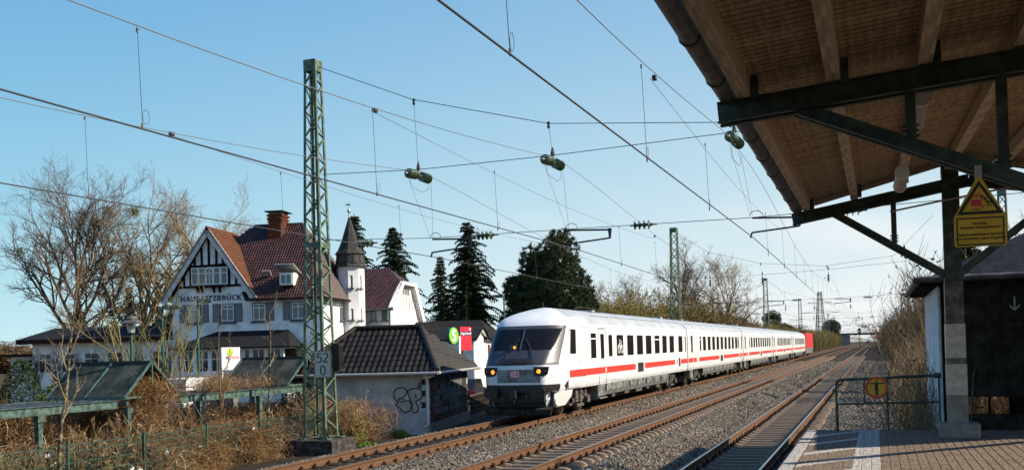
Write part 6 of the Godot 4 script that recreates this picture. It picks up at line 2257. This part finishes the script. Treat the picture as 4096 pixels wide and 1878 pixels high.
func bare_tree(label: String, at: Vector3, h: float, m: Material, sd: int, over := {}, lean := Vector3.UP, group := "bare trees") -> Node3D:
	rng.seed = sd
	var cfg := {"levels": 5, "kids": [8, 6, 5, 5, 4], "wobble": 0.16, "up": 0.07, "taper": 0.45, "start": 0.28, "a0": 22.0, "a1": 55.0, "ratio": 0.56, "rratio": 0.6, "rmin": 0.008}
	cfg.merge(over, true)
	var t := thing("bare_tree", label, "tree", at, 0, group)
	var trunk := MB.new()
	var crown := MB.new()
	# trunk drawn once; its branches grow into the crown mesh
	var pts := PackedVector3Array()
	var rr := PackedFloat32Array()
	var dd := lean.normalized()
	var q := Vector3.ZERO
	var th: float = h * cfg.get("trunk", 0.62)
	var r0: float = h * cfg.get("girth", 0.021)
	for i in 9:
		pts.append(q); rr.append(r0 * lerpf(1.15, 0.3, i / 8.0))
		dd = (dd + Vector3(rng.randf_range(-0.07, 0.07), 0.06, rng.randf_range(-0.07, 0.07))).normalized()
		q += dd * th / 8.0
	trunk.tube(pts, rr, 10)
	obj("trunk", trunk, m, t)
	var n: int = cfg.kids[0]
	for k in n + 2:
		var f := lerpf(cfg.start, 1.0, float(k) / (n + 1))
		var s := f * 8.0
		var i := clampi(int(s), 0, 7)
		var base := pts[i].lerp(pts[i + 1], clampf(s - i, 0, 1))
		var out := Vector3(cos(k * 2.4 + sd), 0, sin(k * 2.4 + sd))
		var dir := (Vector3.UP * lerpf(0.55, 1.7, f) + out * rng.randf_range(0.7, 1.1)).normalized()
		grow(crown, base, dir, h * cfg.get("spread", 0.3) * lerpf(1.15, 0.85, f), rr[i] * 0.6, 1, cfg)
	obj("crown", crown, M.crown_plane if m == M.bark_plane else (M.crown_grey if m == M.bark else m), t)
	return t
func leafy(b: MB, c: Vector3, size: float, flat := 0.35) -> void:
	var d := Vector3(rng.randf_range(-1, 1), rng.randf_range(-1, 1), rng.randf_range(-1, 1)).normalized()
	var s := d.cross(Vector3(rng.randf_range(-1, 1), rng.randf_range(-1, 1), rng.randf_range(-1, 1))).normalized()
	b.quad(c - d * size, c - s * size * flat, c + d * size, c + s * size * flat)
func conifer(label: String, at: Vector3, h: float, R: float, sd: int, tone := Color(0.034, 0.05, 0.024), open := 0.0, bare := 0.12) -> Node3D:
	rng.seed = sd
	var t := thing("conifer", label, "tree", at, rng.randf() * TAU, "dark conifers")
	var tr := MB.new()
	tr.tube(PackedVector3Array([V(0, 0, 0), V(0.05, h * 0.5, 0), V(0, h * 0.99, 0.03)]), PackedFloat32Array([h * 0.016, h * 0.01, 0.02]), 7)
	obj("trunk", tr, M.bark, t)
	var b := MB.new()
	b.colored = true
	var y := h * bare
	while y < h * 0.985:
		var f := (y / h - bare) / (1.0 - bare)
		var len0 := R * pow(1.0 - f, 0.75) * (1.0 if f > 0.08 else 0.7) + 0.15
		var n := 6 + rng.randi() % 3
		var ph := rng.randf() * TAU
		for k in n:
			if rng.randf() < open: continue
			var a := ph + TAU * k / n + rng.randf_range(-0.3, 0.3)
			var L := len0 * rng.randf_range(0.45, 1.15)
			var out := Vector3(cos(a), 0, sin(a))
			var droop := rng.randf_range(0.1, 0.55)
			var steps := int(L / 0.2) + 2
			for s in steps:
				var q := float(s) / steps
				var p := Vector3(0, y, 0) + out * L * q + Vector3(0, 0.28 * L * sin(q * 2.2) - droop * L * q * q, 0)
				var sh := rng.randf_range(0.55, 1.3)
				if rng.randf() < 0.1: sh *= 1.5
				b.col = Color(tone.r * sh, tone.g * sh, tone.b * sh)
				var side := Vector3(-out.z, 0, out.x)
				for e in 5:
					var w := (0.26 + 0.3 * L * (1.0 - q) * 0.35) * rng.randf_range(0.5, 1.25)
					var sd2 := side * (1 if e % 2 else -1)
					var tip := p + (sd2 * 0.9 + out * 0.7).normalized() * w + Vector3(0, -rng.randf_range(0.03, 0.28), 0)
					var wd := Vector3(rng.randf_range(-0.05, 0.05), rng.randf_range(0.03, 0.12), rng.randf_range(-0.05, 0.05))
					b.tri(p - wd * 0.5, tip, p + wd + out * 0.06)
					if e < 2: b.tri(p, p + out * 0.1 + Vector3(0, -rng.randf_range(0.1, 0.32), 0) + side * rng.randf_range(-0.08, 0.08), p + out * 0.12)
		y += 0.27 + 0.1 * rng.randf()
	for k in 8: leafy(b, V(0, h * (0.96 + 0.005 * k), 0), 0.12)
	obj("crown", b, M.needle, t)
	return t
func pine(label: String, at: Vector3, h: float, lobes: Array, sd: int, tone := Color(0.05, 0.064, 0.028)) -> Node3D:
	rng.seed = sd
	var t := thing("pine_tree", label, "tree", at, 0, "broad dark pines")
	var tr := MB.new()
	var b := MB.new()
	b.colored = true
	tr.tube(PackedVector3Array([V(0, 0, 0), V(0.1, h * 0.4, 0), V(0, h * 0.8, 0.1), V(0.1, h * 0.95, 0)]), PackedFloat32Array([h * 0.024, h * 0.019, h * 0.01, 0.04]), 8)
	for lo in lobes:      # [centre, radii]: boughs reach into each lobe and carry needle tufts
		var c: Vector3 = lo[0]
		var rad: Vector3 = lo[1]
		var n := int(rad.x * rad.y * rad.z * 26.0) + 120
		for k in n:
			var u := Vector3(rng.randfn(), rng.randfn(), rng.randfn()).normalized() * pow(rng.randf(), 0.33)
			var p := c + Vector3(u.x * rad.x, u.y * rad.y, u.z * rad.z)
			if k % 22 == 0:
				var root := Vector3(0, clampf(p.y - 1.2, h * 0.12, h * 0.93), 0)
				tr.tube(PackedVector3Array([root, root.lerp(p, 0.5) + Vector3(0, -0.1, 0), p]), PackedFloat32Array([0.09, 0.06, 0.02]), 4)
			var sh := rng.randf_range(0.5, 1.35)
			for e in 20:
				var d := Vector3(rng.randfn(), rng.randfn() * 0.7 + 0.45, rng.randfn()).normalized()
				var s := d.cross(Vector3(0.3, 0.2, 0.9)).normalized() * 0.045
				var o := p + d * 0.05
				var ln := rng.randf_range(0.22, 0.46)
				var g := sh * rng.randf_range(0.8, 1.2)
				b.col = Color(tone.r * g, tone.g * g, tone.b * g)
				b.tri(o - s, o + s, o + d * ln)
	obj("trunk", tr, M.bark, t)
	obj("crown", b, M.needle, t)
	return t
func round_bush(called: String, label: String, at: Vector3, rad: Vector3, tone: Color, n: int, sd: int, leaf := 0.06, cone := 0.0) -> void:
	rng.seed = sd
	var t := thing(called, label, "bush", at)
	var b := MB.new()
	b.colored = true
	for k in n:
		var u := Vector3(rng.randfn(), rng.randfn(), rng.randfn()).normalized()
		var s := pow(rng.randf(), 0.12)
		var p := Vector3(u.x * rad.x, absf(u.y) * rad.y if u.y > -0.3 else u.y * rad.y * 0.2, u.z * rad.z) * s
		if cone > 0:
			var f := clampf(p.y / rad.y, 0, 1)
			p.x *= lerpf(1.0, 0.5, f * cone); p.z *= lerpf(1.0, 0.5, f * cone)
		var g := rng.randf_range(0.6, 1.35)
		b.col = Color(tone.r * g, tone.g * g, tone.b * g)
		leafy(b, p, leaf * rng.randf_range(0.7, 1.3), 0.5)
	obj("foliage", b, M.leaf, t)
	b = MB.new()
	b.rod(V(0, -0.1, 0), V(0, rad.y * 0.6, 0), 0.05, 6)
	for k in 6: b.rod(V(0, rad.y * 0.1, 0), V(cos(k) * rad.x * 0.6, rad.y * 0.5, sin(k) * rad.z * 0.6), 0.02, 4)
	obj("stem", b, M.bark, t)
var brush := []
func brush_mesh(sd: int, stems: int, h: float, spread: float, tones: Array, buds: float) -> ArrayMesh:
	rng.seed = sd
	var b := MB.new()
	b.colored = true
	for k in stems:
		var p := V(rng.randf_range(-spread, spread), 0, rng.randf_range(-spread, spread))
		var d := (Vector3(rng.randf_range(-0.25, 0.25), 1, rng.randf_range(-0.25, 0.25)) + p * 0.12).normalized()
		var c: Color = tones[rng.randi() % tones.size()]
		b.col = c
		var hh := h * rng.randf_range(0.45, 1.0)
		var pts := PackedVector3Array([p])
		var rr := PackedFloat32Array([0.022])
		var q := p
		var dirs := []
		for i in 5:
			d = (d + Vector3(rng.randf_range(-0.12, 0.12), 0.05, rng.randf_range(-0.12, 0.12))).normalized()
			q += d * hh / 5
			pts.append(q); rr.append(lerpf(0.02, 0.006, (i + 1) / 5.0)); dirs.append(d)
		b.tube(pts, rr, 4)
		for j in 16:
			var i := 1 + rng.randi() % 4
			var base := pts[i].lerp(pts[i + 1], rng.randf())
			var e: Vector3 = (dirs[i] + Vector3(rng.randf_range(-0.9, 0.9), rng.randf_range(-0.1, 0.5), rng.randf_range(-0.9, 0.9))).normalized()
			var l := hh * rng.randf_range(0.08, 0.24)
			b.tube(PackedVector3Array([base, base + e * l * 0.5 + Vector3(0, 0.02, 0), base + e * l + Vector3(0, 0.08 * l, 0)]), PackedFloat32Array([0.009, 0.007, 0.004]), 3)
			if rng.randf() < buds:
				for u in 3:
					leafy(b, base + e * l * rng.randf_range(0.3, 1.0) + Vector3(rng.randf_range(-0.1, 0.1), rng.randf_range(-0.1, 0.1), rng.randf_range(-0.1, 0.1)), 0.08, 0.5)
	return b.mesh()
func vine_mesh(sd: int, stems: int, k0 := 1.0, red := 0.0) -> ArrayMesh:
	rng.seed = sd
	var b := MB.new()
	b.colored = true
	var tones := [Color(0.27, 0.175, 0.09), Color(0.36, 0.25, 0.135), Color(0.18, 0.105, 0.055), Color(0.1, 0.06, 0.035), Color(0.28, 0.155, 0.07), Color(0.44, 0.34, 0.2)]
	for k in stems:
		var tc: Color = tones[rng.randi() % tones.size()]
		b.col = Color(tc.r * k0 * (1.0 + red), tc.g * k0, tc.b * k0 * (1.0 - red))
		var p := V(rng.randf_range(-0.6, 0.6), rng.randf_range(0.0, 0.75), rng.randf_range(-0.6, 0.6))
		var d := Vector3(rng.randf_range(-1, 1), rng.randf_range(-0.4, 1), rng.randf_range(-1, 1)).normalized()
		var pts := PackedVector3Array([p])
		var rr := PackedFloat32Array([0.008])
		var turn := Vector3(rng.randf_range(-1, 1), rng.randf_range(-1, 1), rng.randf_range(-1, 1)).normalized()
		for i in 6:
			d = (d.rotated(turn, rng.randf_range(0.1, 0.7)) + Vector3(0, -0.12, 0)).normalized()
			p += d * rng.randf_range(0.08, 0.2)
			pts.append(p); rr.append(0.0075 - i * 0.0008)
		b.tube(pts, rr, 3)
		if k % 6 == 0: leafy(b, p, 0.035, 0.6)
	return b.mesh()
func build_vegetation() -> void:
	# big bare trees left of the inn
	bare_tree("broad dark bare tree at the far left with mistletoe ball", V(-69.0, -0.7, -73.5), 18.6, M.bark, 11, {"spread": 0.4, "start": 0.3, "kids": [10, 6, 5, 5, 4]})
	bare_tree("bare tree with leaning pale trunk between broad tree and inn", V(-64.8, -0.7, -76.0), 18.2, M.bark_plane, 23, {"spread": 0.36, "kids": [8, 5, 5, 4, 4]}, Vector3(0.12, 1, 0))
	bare_tree("pale barked bare tree rising just behind the inn's gable", V(-59.5, -0.7, -79.0), 18.6, M.bark_plane, 37, {"spread": 0.34, "kids": [8, 5, 5, 4, 4]})
	bare_tree("dark bare tree trunk leaning right behind the annexe", V(-62.5, -0.7, -70.5), 10.0, M.bark, 41, {"spread": 0.24, "kids": [4, 4, 4, 3, 3]}, Vector3(-0.62, 1, 0))
	bare_tree("slender bare tree peeping over the inn's roof", V(-57.0, -0.7, -88.0), 17.0, M.bark, 43, {"spread": 0.26, "kids": [7, 5, 4, 4, 3]})
	rng.seed = 5
	for k in 5:
		var b := MB.new()
		b.colored = true
		for q in 260:
			b.col = Color(0.12, 0.13, 0.03)
			leafy(b, Vector3(rng.randfn(), rng.randfn(), rng.randfn()) * 0.26, 0.12, 0.3)
		var o := obj("mistletoe", b, M.leaf)
		o.position = [V(-72.7, 12.4, -71.2), V(-67.4, 15.6, -73.5), V(-66.0, 16.0, -75.0), V(-63.9, 15.9, -76.0), V(-66.7, 14.9, -74.2)][k]
		tag(o, ["round mistletoe ball at the left end of the broad tree", "mistletoe near the top of the broad bare tree", "small mistletoe between the two left bare trees", "mistletoe high in the pale leaning tree", "mistletoe below the top of the broad tree"][k], "mistletoe", "mistletoe balls")
	# conifers
	conifer("tall fir right behind the inn's turret", V(-48.2, -0.7, -89.0), 17.0, 4.4, 101)
	conifer("fir between the turret and the rear wing roof", V(-44.5, -0.7, -90.0), 15.5, 5.4, 102, Color(0.035, 0.05, 0.022), 0.12)
	conifer("slim pale spruce between the rear wing and big spruce", V(-40.4, -0.7, -92.0), 12.6, 2.6, 103, Color(0.06, 0.075, 0.045), 0.25)
	conifer("smaller dark spruce beside the tallest spruce", V(-38.6, -0.7, -95.0), 13.4, 4.0, 104, Color(0.03, 0.043, 0.02), 0.1)
	conifer("tallest spruce with drooping boughs in the middle", V(-35.8, -0.7, -88.0), 15.3, 5.0, 105, Color(0.026, 0.038, 0.018), 0.1)
	conifer("spruce filling the gap left of the broad pine", V(-32.6, -0.7, -97.0), 12.0, 4.4, 106, Color(0.026, 0.036, 0.018), 0.05)
	conifer("large conifer cut by the left picture edge", V(-72.5, -0.7, -58.5), 10.6, 3.4, 107)
	conifer("small pointed fir behind the annexe, leftmost", V(-85.0, -0.7, -92.0), 9.0, 1.8, 108)
	conifer("small fir behind the annexe, second from left", V(-86.5, -0.7, -99.0), 8.2, 1.8, 109, Color(0.03, 0.05, 0.025))
	conifer("fir behind the broad tree's trunk", V(-80.0, -0.7, -94.0), 11.5, 2.4, 110, Color(0.035, 0.055, 0.022))
	conifer("short fir right of the broad tree's trunk", V(-77.5, -0.7, -96.0), 9.2, 2.2, 111, Color(0.05, 0.075, 0.025))
	conifer("small dark fir low behind the topiary at left", V(-60.0, -0.7, -52.0), 6.2, 2.0, 112)
	pine("broad dark pine, left half of the clump above the train's nose", V(-30.6, -0.7, -91.0), 14.0, [[V(0.6, 10.8, 0), V(1.7, 2.4, 1.8)], [V(0.2, 7.6, 0), V(2.6, 2.8, 2.6)], [V(0.2, 4.0, 0), V(3.0, 2.8, 2.6)], [V(-1.7, 8.6, 0), V(1.1, 1.6, 1.2)], [V(-1.6, 5.6, 0), V(1.6, 1.8, 1.6)]], 121)
	pine("broad dark pine, right half of the clump above the train's nose", V(-27.6, -0.7, -90.0), 14.8, [[V(0.2, 11.6, 0), V(1.9, 2.6, 1.9)], [V(-1.0, 9.4, 0), V(1.6, 2.2, 1.6)], [V(0.9, 8.0, 0), V(2.4, 3.0, 2.4)], [V(0.9, 4.6, 0), V(2.8, 2.8, 2.6)], [V(2.2, 6.8, 0), V(1.5, 1.5, 1.5)], [V(2.6, 3.8, 0), V(1.6, 1.6, 1.5)], [V(-1.5, 5.5, 0), V(1.6, 3.0, 1.6)]], 122)
	# bare trees behind the train
	bare_tree("tallest dark bare tree behind the second mast", V(-21.6, -0.7, -120.0), 15.6, M.bark, 61, {"spread": 0.28, "kids": [8, 6, 5, 4, 4]})
	bare_tree("wide pale bare tree right of the second mast", V(-18.0, -0.7, -122.0), 13.6, M.bark_plane, 67, {"spread": 0.36, "kids": [7, 5, 5, 4, 4]}, Vector3(0.25, 1, 0))
	bare_tree("bare tree left of the second mast", V(-26.2, -0.7, -114.0), 10.8, M.bark, 71, {"spread": 0.34, "kids": [7, 5, 5, 4, 3]})
	bare_tree("small spreading bare tree above the train's roof", V(-29.6, -0.7, -112.0), 10.6, M.bark, 73, {"spread": 0.34, "kids": [7, 5, 5, 4, 3]})
	bare_tree("bare tree showing through the canopy struts at right", V(10.5, -0.7, -75.0), 11.5, M.bark, 79, {"spread": 0.32, "kids": [7, 5, 4, 4, 3]})
	bare_tree("pale poplar beside the dark roofed house", V(-27.5, -0.7, -245.0), 12.0, M.bark_plane, 83, {"spread": 0.22, "kids": [7, 5, 4, 3, 3]})
	pine("distant flat topped pine behind the dark roofed house", V(-31.0, -0.7, -225.0), 9.8, [[V(-1.5, 8.6, 0), V(3.4, 1.3, 2.0)], [V(2.5, 7.6, 0), V(2.6, 1.2, 1.8)]], 131)
	pine("distant green pine right of the dark roofed house", V(-24.5, -0.7, -262.0), 11.5, [[V(0, 9.0, 0), V(2.4, 2.2, 2.0)], [V(1.2, 6.5, 0), V(3.2, 1.6, 2.0)]], 132, Color(0.03, 0.05, 0.02))
	pine("distant dark tree beyond the locomotive", V(-27.0, -0.7, -330.0), 9.5, [[V(0, 6.5, 0), V(3.4, 2.2, 2.5)]], 133)
	pine("far dark tree left of the bridge", V(-22.0, -0.7, -560.0), 15.0, [[V(0, 9.5, 0), V(5.0, 5.0, 4.0)]], 134)
	# hedge of budding shrubs along the line behind the train
	var warm := [Color(0.17, 0.115, 0.06), Color(0.21, 0.16, 0.07), Color(0.14, 0.085, 0.05)]
	var olive := [Color(0.26, 0.215, 0.07), Color(0.2, 0.17, 0.06), Color(0.3, 0.24, 0.08)]
	var pb := [brush_mesh(201, 130, 5.2, 1.7, warm, 0.8), brush_mesh(202, 130, 5.6, 1.7, olive, 1.0), brush_mesh(203, 130, 5.0, 1.8, [warm[0], olive[1], olive[0]], 0.9)]
	rng.seed = 91
	for k in 34:
		var o := put("hedge_shrub", pb[k % 3], M.dry, self, Transform3D(Basis(Vector3.UP, rng.randf() * TAU).scaled(Vector3.ONE * rng.randf_range(1.1, 1.55)), V(-31.5 + k * 0.42 + rng.randf_range(-0.6, 0.6), -0.7, -98.0 - rng.randf() * 13.0)))
		tag(o, "budding brown and olive shrub in the hedge behind the train", "shrub", "hedge shrubs behind the train")
	var hts := [[], [], []]
	for k in 170: hts[k % 3].append(Transform3D(Basis(Vector3.UP, rng.randf() * TAU).scaled(Vector3.ONE * rng.randf_range(0.95, 1.35)), V(-19.6 - rng.randf() * 3.8, -0.7, -113.0 - k * 2.6)))
	for k in 3: tag(multi("hedge", pb[k], M.dry, hts[k]), ["brown hedge running along the line beyond the locomotive", "olive hedge running along the line beyond the locomotive", "mixed budding hedge running along the line beyond the locomotive"][k], "hedge")
	# bare brush on the right bank
	var tan_ := [Color(0.28, 0.2, 0.12), Color(0.22, 0.15, 0.09), Color(0.16, 0.11, 0.07)]
	var rb := [brush_mesh(211, 30, 3.6, 0.8, tan_, 0.05), brush_mesh(212, 30, 4.2, 0.9, tan_, 0.05), brush_mesh(213, 60, 5.0, 1.6, [Color(0.1, 0.075, 0.05), Color(0.13, 0.1, 0.06)], 0.1)]
	rng.seed = 92
	for k in 30:
		var z := -22.8 - k * 1.25
		var x := 0.95 + rng.randf_range(-0.3, 0.75) + k * 0.05
		var o := put("brush_shrub", rb[k % 2], M.dry, self, Transform3D(Basis(Vector3.UP, rng.randf() * TAU).scaled(Vector3.ONE * rng.randf_range(0.5, 0.82)), V(x, -0.5, z)))
		tag(o, "leafless tan shrub in the brush right of the near track", "shrub", "leafless brush right of the tracks")
	for k in 14:
		var o := put("brush_shrub", rb[k % 2], M.dry, self, Transform3D(Basis(Vector3.UP, rng.randf() * TAU).scaled(Vector3.ONE * rng.randf_range(0.7, 1.0)), V(1.6 + k * 0.35, -0.5, -29.0 - rng.randf() * 3.0)))
		tag(o, "leafless tan shrub behind the stair house", "shrub", "leafless brush behind the stair house")
	var bts := []
	for k in 90: bts.append(Transform3D(Basis(Vector3.UP, rng.randf() * TAU).scaled(Vector3.ONE * rng.randf_range(1.0, 1.8)), V(4.3 + rng.randf_range(-0.5, 2.6) + k * 0.01, -0.5, -50.0 - k * 4.2)))
	tag(multi("bank_brush", rb[2], M.dry, bts), "dark mass of bare bushes on the bank right of the tracks", "brush")
	conifer("dark conifer tip behind the stair house's gutter", V(4.6, -0.5, -58.0), 8.4, 2.2, 115)
	# vine thicket around the fence and pergola
	var vm := [vine_mesh(301, 150, 1.25, -0.05), vine_mesh(302, 170, 0.8, 0.15), vine_mesh(303, 130, 1.0, 0.05)]
	var vt := [[], [], []]
	rng.seed = 93
	var add := func(p: Vector3, s: float) -> void:
		vt[rng.randi() % 3].append(Transform3D(Basis(Vector3.UP, rng.randf() * TAU).scaled(Vector3(s, s * rng.randf_range(0.8, 1.2), s)), p))
	for k in 46: add.call(V(rng.randf_range(-19.2, -17.2), rng.randf_range(-1.15, -0.85), rng.randf_range(-21.5, -12.5)), rng.randf_range(0.7, 0.95))
	for k in 80: add.call(V(rng.randf_range(-18.9, -17.1), rng.randf_range(-0.95, -0.35), rng.randf_range(-26.5, -21.0)), rng.randf_range(0.7, 0.95))
	for k in 24: add.call(V(rng.randf_range(-18.9, -17.2), rng.randf_range(-1.0, -0.65), rng.randf_range(-30.5, -26.0)), rng.randf_range(0.7, 0.95))
	for k in 130: add.call(V(rng.randf_range(-23.4, -20.9), rng.randf_range(-0.85, 0.0), rng.randf_range(-37.0, -13.0)), rng.randf_range(0.75, 1.05))
	for k in 60: add.call(V(rng.randf_range(-23.4, -22.4), rng.randf_range(-0.3, 0.3), rng.randf_range(-28.0, -14.0)), rng.randf_range(0.8, 1.1))
	for k in 46:
		var f := rng.randf()
		add.call(V(-19.75 - rng.randf() * 0.9, -0.7 + f * 1.95, -24.4 + rng.randf_range(-1.0, 1.0) * (1.0 - f * 0.8)), rng.randf_range(0.55, 0.75))
	for k in 34: add.call(V(rng.randf_range(-18.2, -16.8), rng.randf_range(-0.8, 0.35), rng.randf_range(-33.0, -29.8)), rng.randf_range(0.6, 0.85))
	for k in 14: add.call(V(rng.randf_range(-22.0, -20.4), 1.28, rng.randf_range(-32.5, -26.0)), 0.55)
	for k in 3:
		var o := multi("dry_vines", vm[k], M.dry, vt[k])
		tag(o, ["tangled dry brown vines over fence and pergola", "dry creeper stems filling the ground below the pergola", "brown bramble tangle between the mast and the shed"][k], "vines")
	# undergrowth of upright dry stalks
	var sb := brush_mesh(221, 40, 1.5, 0.6, [Color(0.24, 0.16, 0.08), Color(0.3, 0.23, 0.11), Color(0.17, 0.11, 0.06)], 0.1)
	for k in 26:
		var o := put("dry_stalks", sb, M.dry, self, Transform3D(Basis(Vector3.UP, rng.randf() * TAU).scaled(Vector3.ONE * rng.randf_range(0.7, 1.1)), V(rng.randf_range(-19.6, -17.3) if k < 16 else rng.randf_range(-24.5, -22.8), -0.7, rng.randf_range(-30.0, -14.0))))
		tag(o, "upright dry stalks in the vine thicket" if k < 16 else "upright dry stalks behind the pergola posts", "stalks", "dry stalks in the thicket" if k < 16 else "dry stalks behind the pergola")
	round_bush("green_shrub", "green twiggy shrub right of the nearest mast's foot", V(-16.9, -0.6, -30.6), V(0.55, 1.3, 0.6), Color(0.13, 0.16, 0.035), 1500, 311, 0.035)
	round_bush("topiary", "large dark domed topiary at the left edge", V(-28.6, -0.7, -28.0), V(1.15, 3.35, 1.1), Color(0.035, 0.055, 0.017), 12000, 312, 0.045, 0.6)
	round_bush("hedge_bush", "bright green laurel bush right of the domed topiary", V(-26.6, -0.7, -27.6), V(1.0, 2.5, 0.9), Color(0.11, 0.16, 0.03), 3600, 313, 0.07)
	round_bush("ivy_mound", "small reddish shrub in front of the domed topiary", V(-27.2, -0.7, -25.6), V(1.0, 1.8, 0.7), Color(0.12, 0.09, 0.035), 2600, 315, 0.06)
	round_bush("dark_topiary", "dark conical bush beside the pergola's glass roof", V(-27.0, -0.7, -33.5), V(0.75, 3.1, 0.75), Color(0.045, 0.05, 0.02), 5000, 316, 0.05, 0.5)
	round_bush("round_bush", "dark clipped round bush before the inn, behind mast", V(-28.7, -0.7, -47.0), V(1.25, 3.75, 1.2), Color(0.025, 0.045, 0.015), 9000, 314, 0.06)
	round_bush("grass_tuft", "bright green grass tuft at the shed's corner", V(-16.35, -0.55, -33.2), V(0.35, 0.22, 0.3), Color(0.18, 0.28, 0.04), 700, 317, 0.04)
	round_bush("grass_tuft", "bright green grass patch right of the mast foundation", V(-15.7, -0.6, -29.6), V(0.35, 0.16, 0.45), Color(0.16, 0.26, 0.04), 700, 318, 0.04)
	round_bush("evergreen_bush", "dark round evergreen behind the train's roof", V(-27.5, -0.7, -104.0), V(2.0, 6.6, 1.6), Color(0.03, 0.045, 0.02), 5000, 319, 0.14)
	# young trees in the foreground and a pollard behind the lantern
	var yt := {"levels": 3, "kids": [5, 4, 3, 2, 2], "spread": 0.17, "girth": 0.009, "trunk": 0.95, "start": 0.38, "rmin": 0.004, "up": 0.13, "ratio": 0.5, "wobble": 0.1}
	bare_tree("thin young tree in front of the pergola at left", V(-16.75, -0.65, -17.4), 5.0, M.bark_plane, 401, yt, Vector3(-0.1, 1, 0), "young bare saplings")
	var wt := yt.duplicate()
	wt.merge({"kids": [4, 3, 2, 2, 2], "spread": 0.15}, true)
	bare_tree("slim sapling left of the nearest mast", V(-17.4, -0.65, -26.3), 4.6, M.bark_plane, 402, wt, Vector3.UP, "young bare saplings")
	bare_tree("slim reddish sapling left of the mast, second one", V(-18.6, -0.65, -25.8), 4.3, M.twig_warm, 403, wt, Vector3.UP, "young bare saplings")
	bare_tree("short sapling among the vines before the glass roof", V(-18.2, -0.65, -24.9), 3.6, M.twig_warm, 404, wt, Vector3(0.1, 1, 0), "young bare saplings")
	rng.seed = 405
	var t := thing("pollard_shrub", "tall many stemmed bare shrub behind the lantern lamp", "shrub", V(-25.6, -0.7, -31.2))
	var mb := MB.new()
	var pc := {"levels": 4, "kids": [5, 4, 4, 3, 2], "wobble": 0.1, "up": 0.1, "taper": 0.5, "start": 0.3, "a0": 20.0, "a1": 45.0, "ratio": 0.45, "rratio": 0.5, "rmin": 0.006}
	for k in 9:
		var a := TAU * k / 9.0
		grow(mb, V(cos(a) * 0.5, 0.0, sin(a) * 0.4), Vector3(cos(a) * 0.35, 1, sin(a) * 0.3).normalized(), rng.randf_range(3.6, 5.0), 0.05, 1, pc)
	obj("stems", mb, M.stem_olive, t)
	# wooded horizon
	var wts := []
	for k in 40:
		var a := lerpf(-1.25, 0.35, k / 39.0)
		if a > -0.14 and a < 0.03: continue
		wts.append(Transform3D(Basis(Vector3.UP, k * 1.7).scaled(V(9, 1.7, 9)), V(sin(a) * 330.0, -0.7, -cos(a) * 330.0)))
	tag(multi("distant_wood", pb[0], M.dry, wts), "distant strip of bare wood along the horizon", "woods")

func build_all() -> void:
	build_ground()
	build_tracks()
	build_platform()
	build_train()
	build_overhead()
	build_canopy()
	build_signs()
	build_stair_house()
	build_house()
	build_shed()
	build_pergola()
	build_fence()
	build_lamps()
	build_street_signs()
	build_far_buildings()
	build_vegetation()
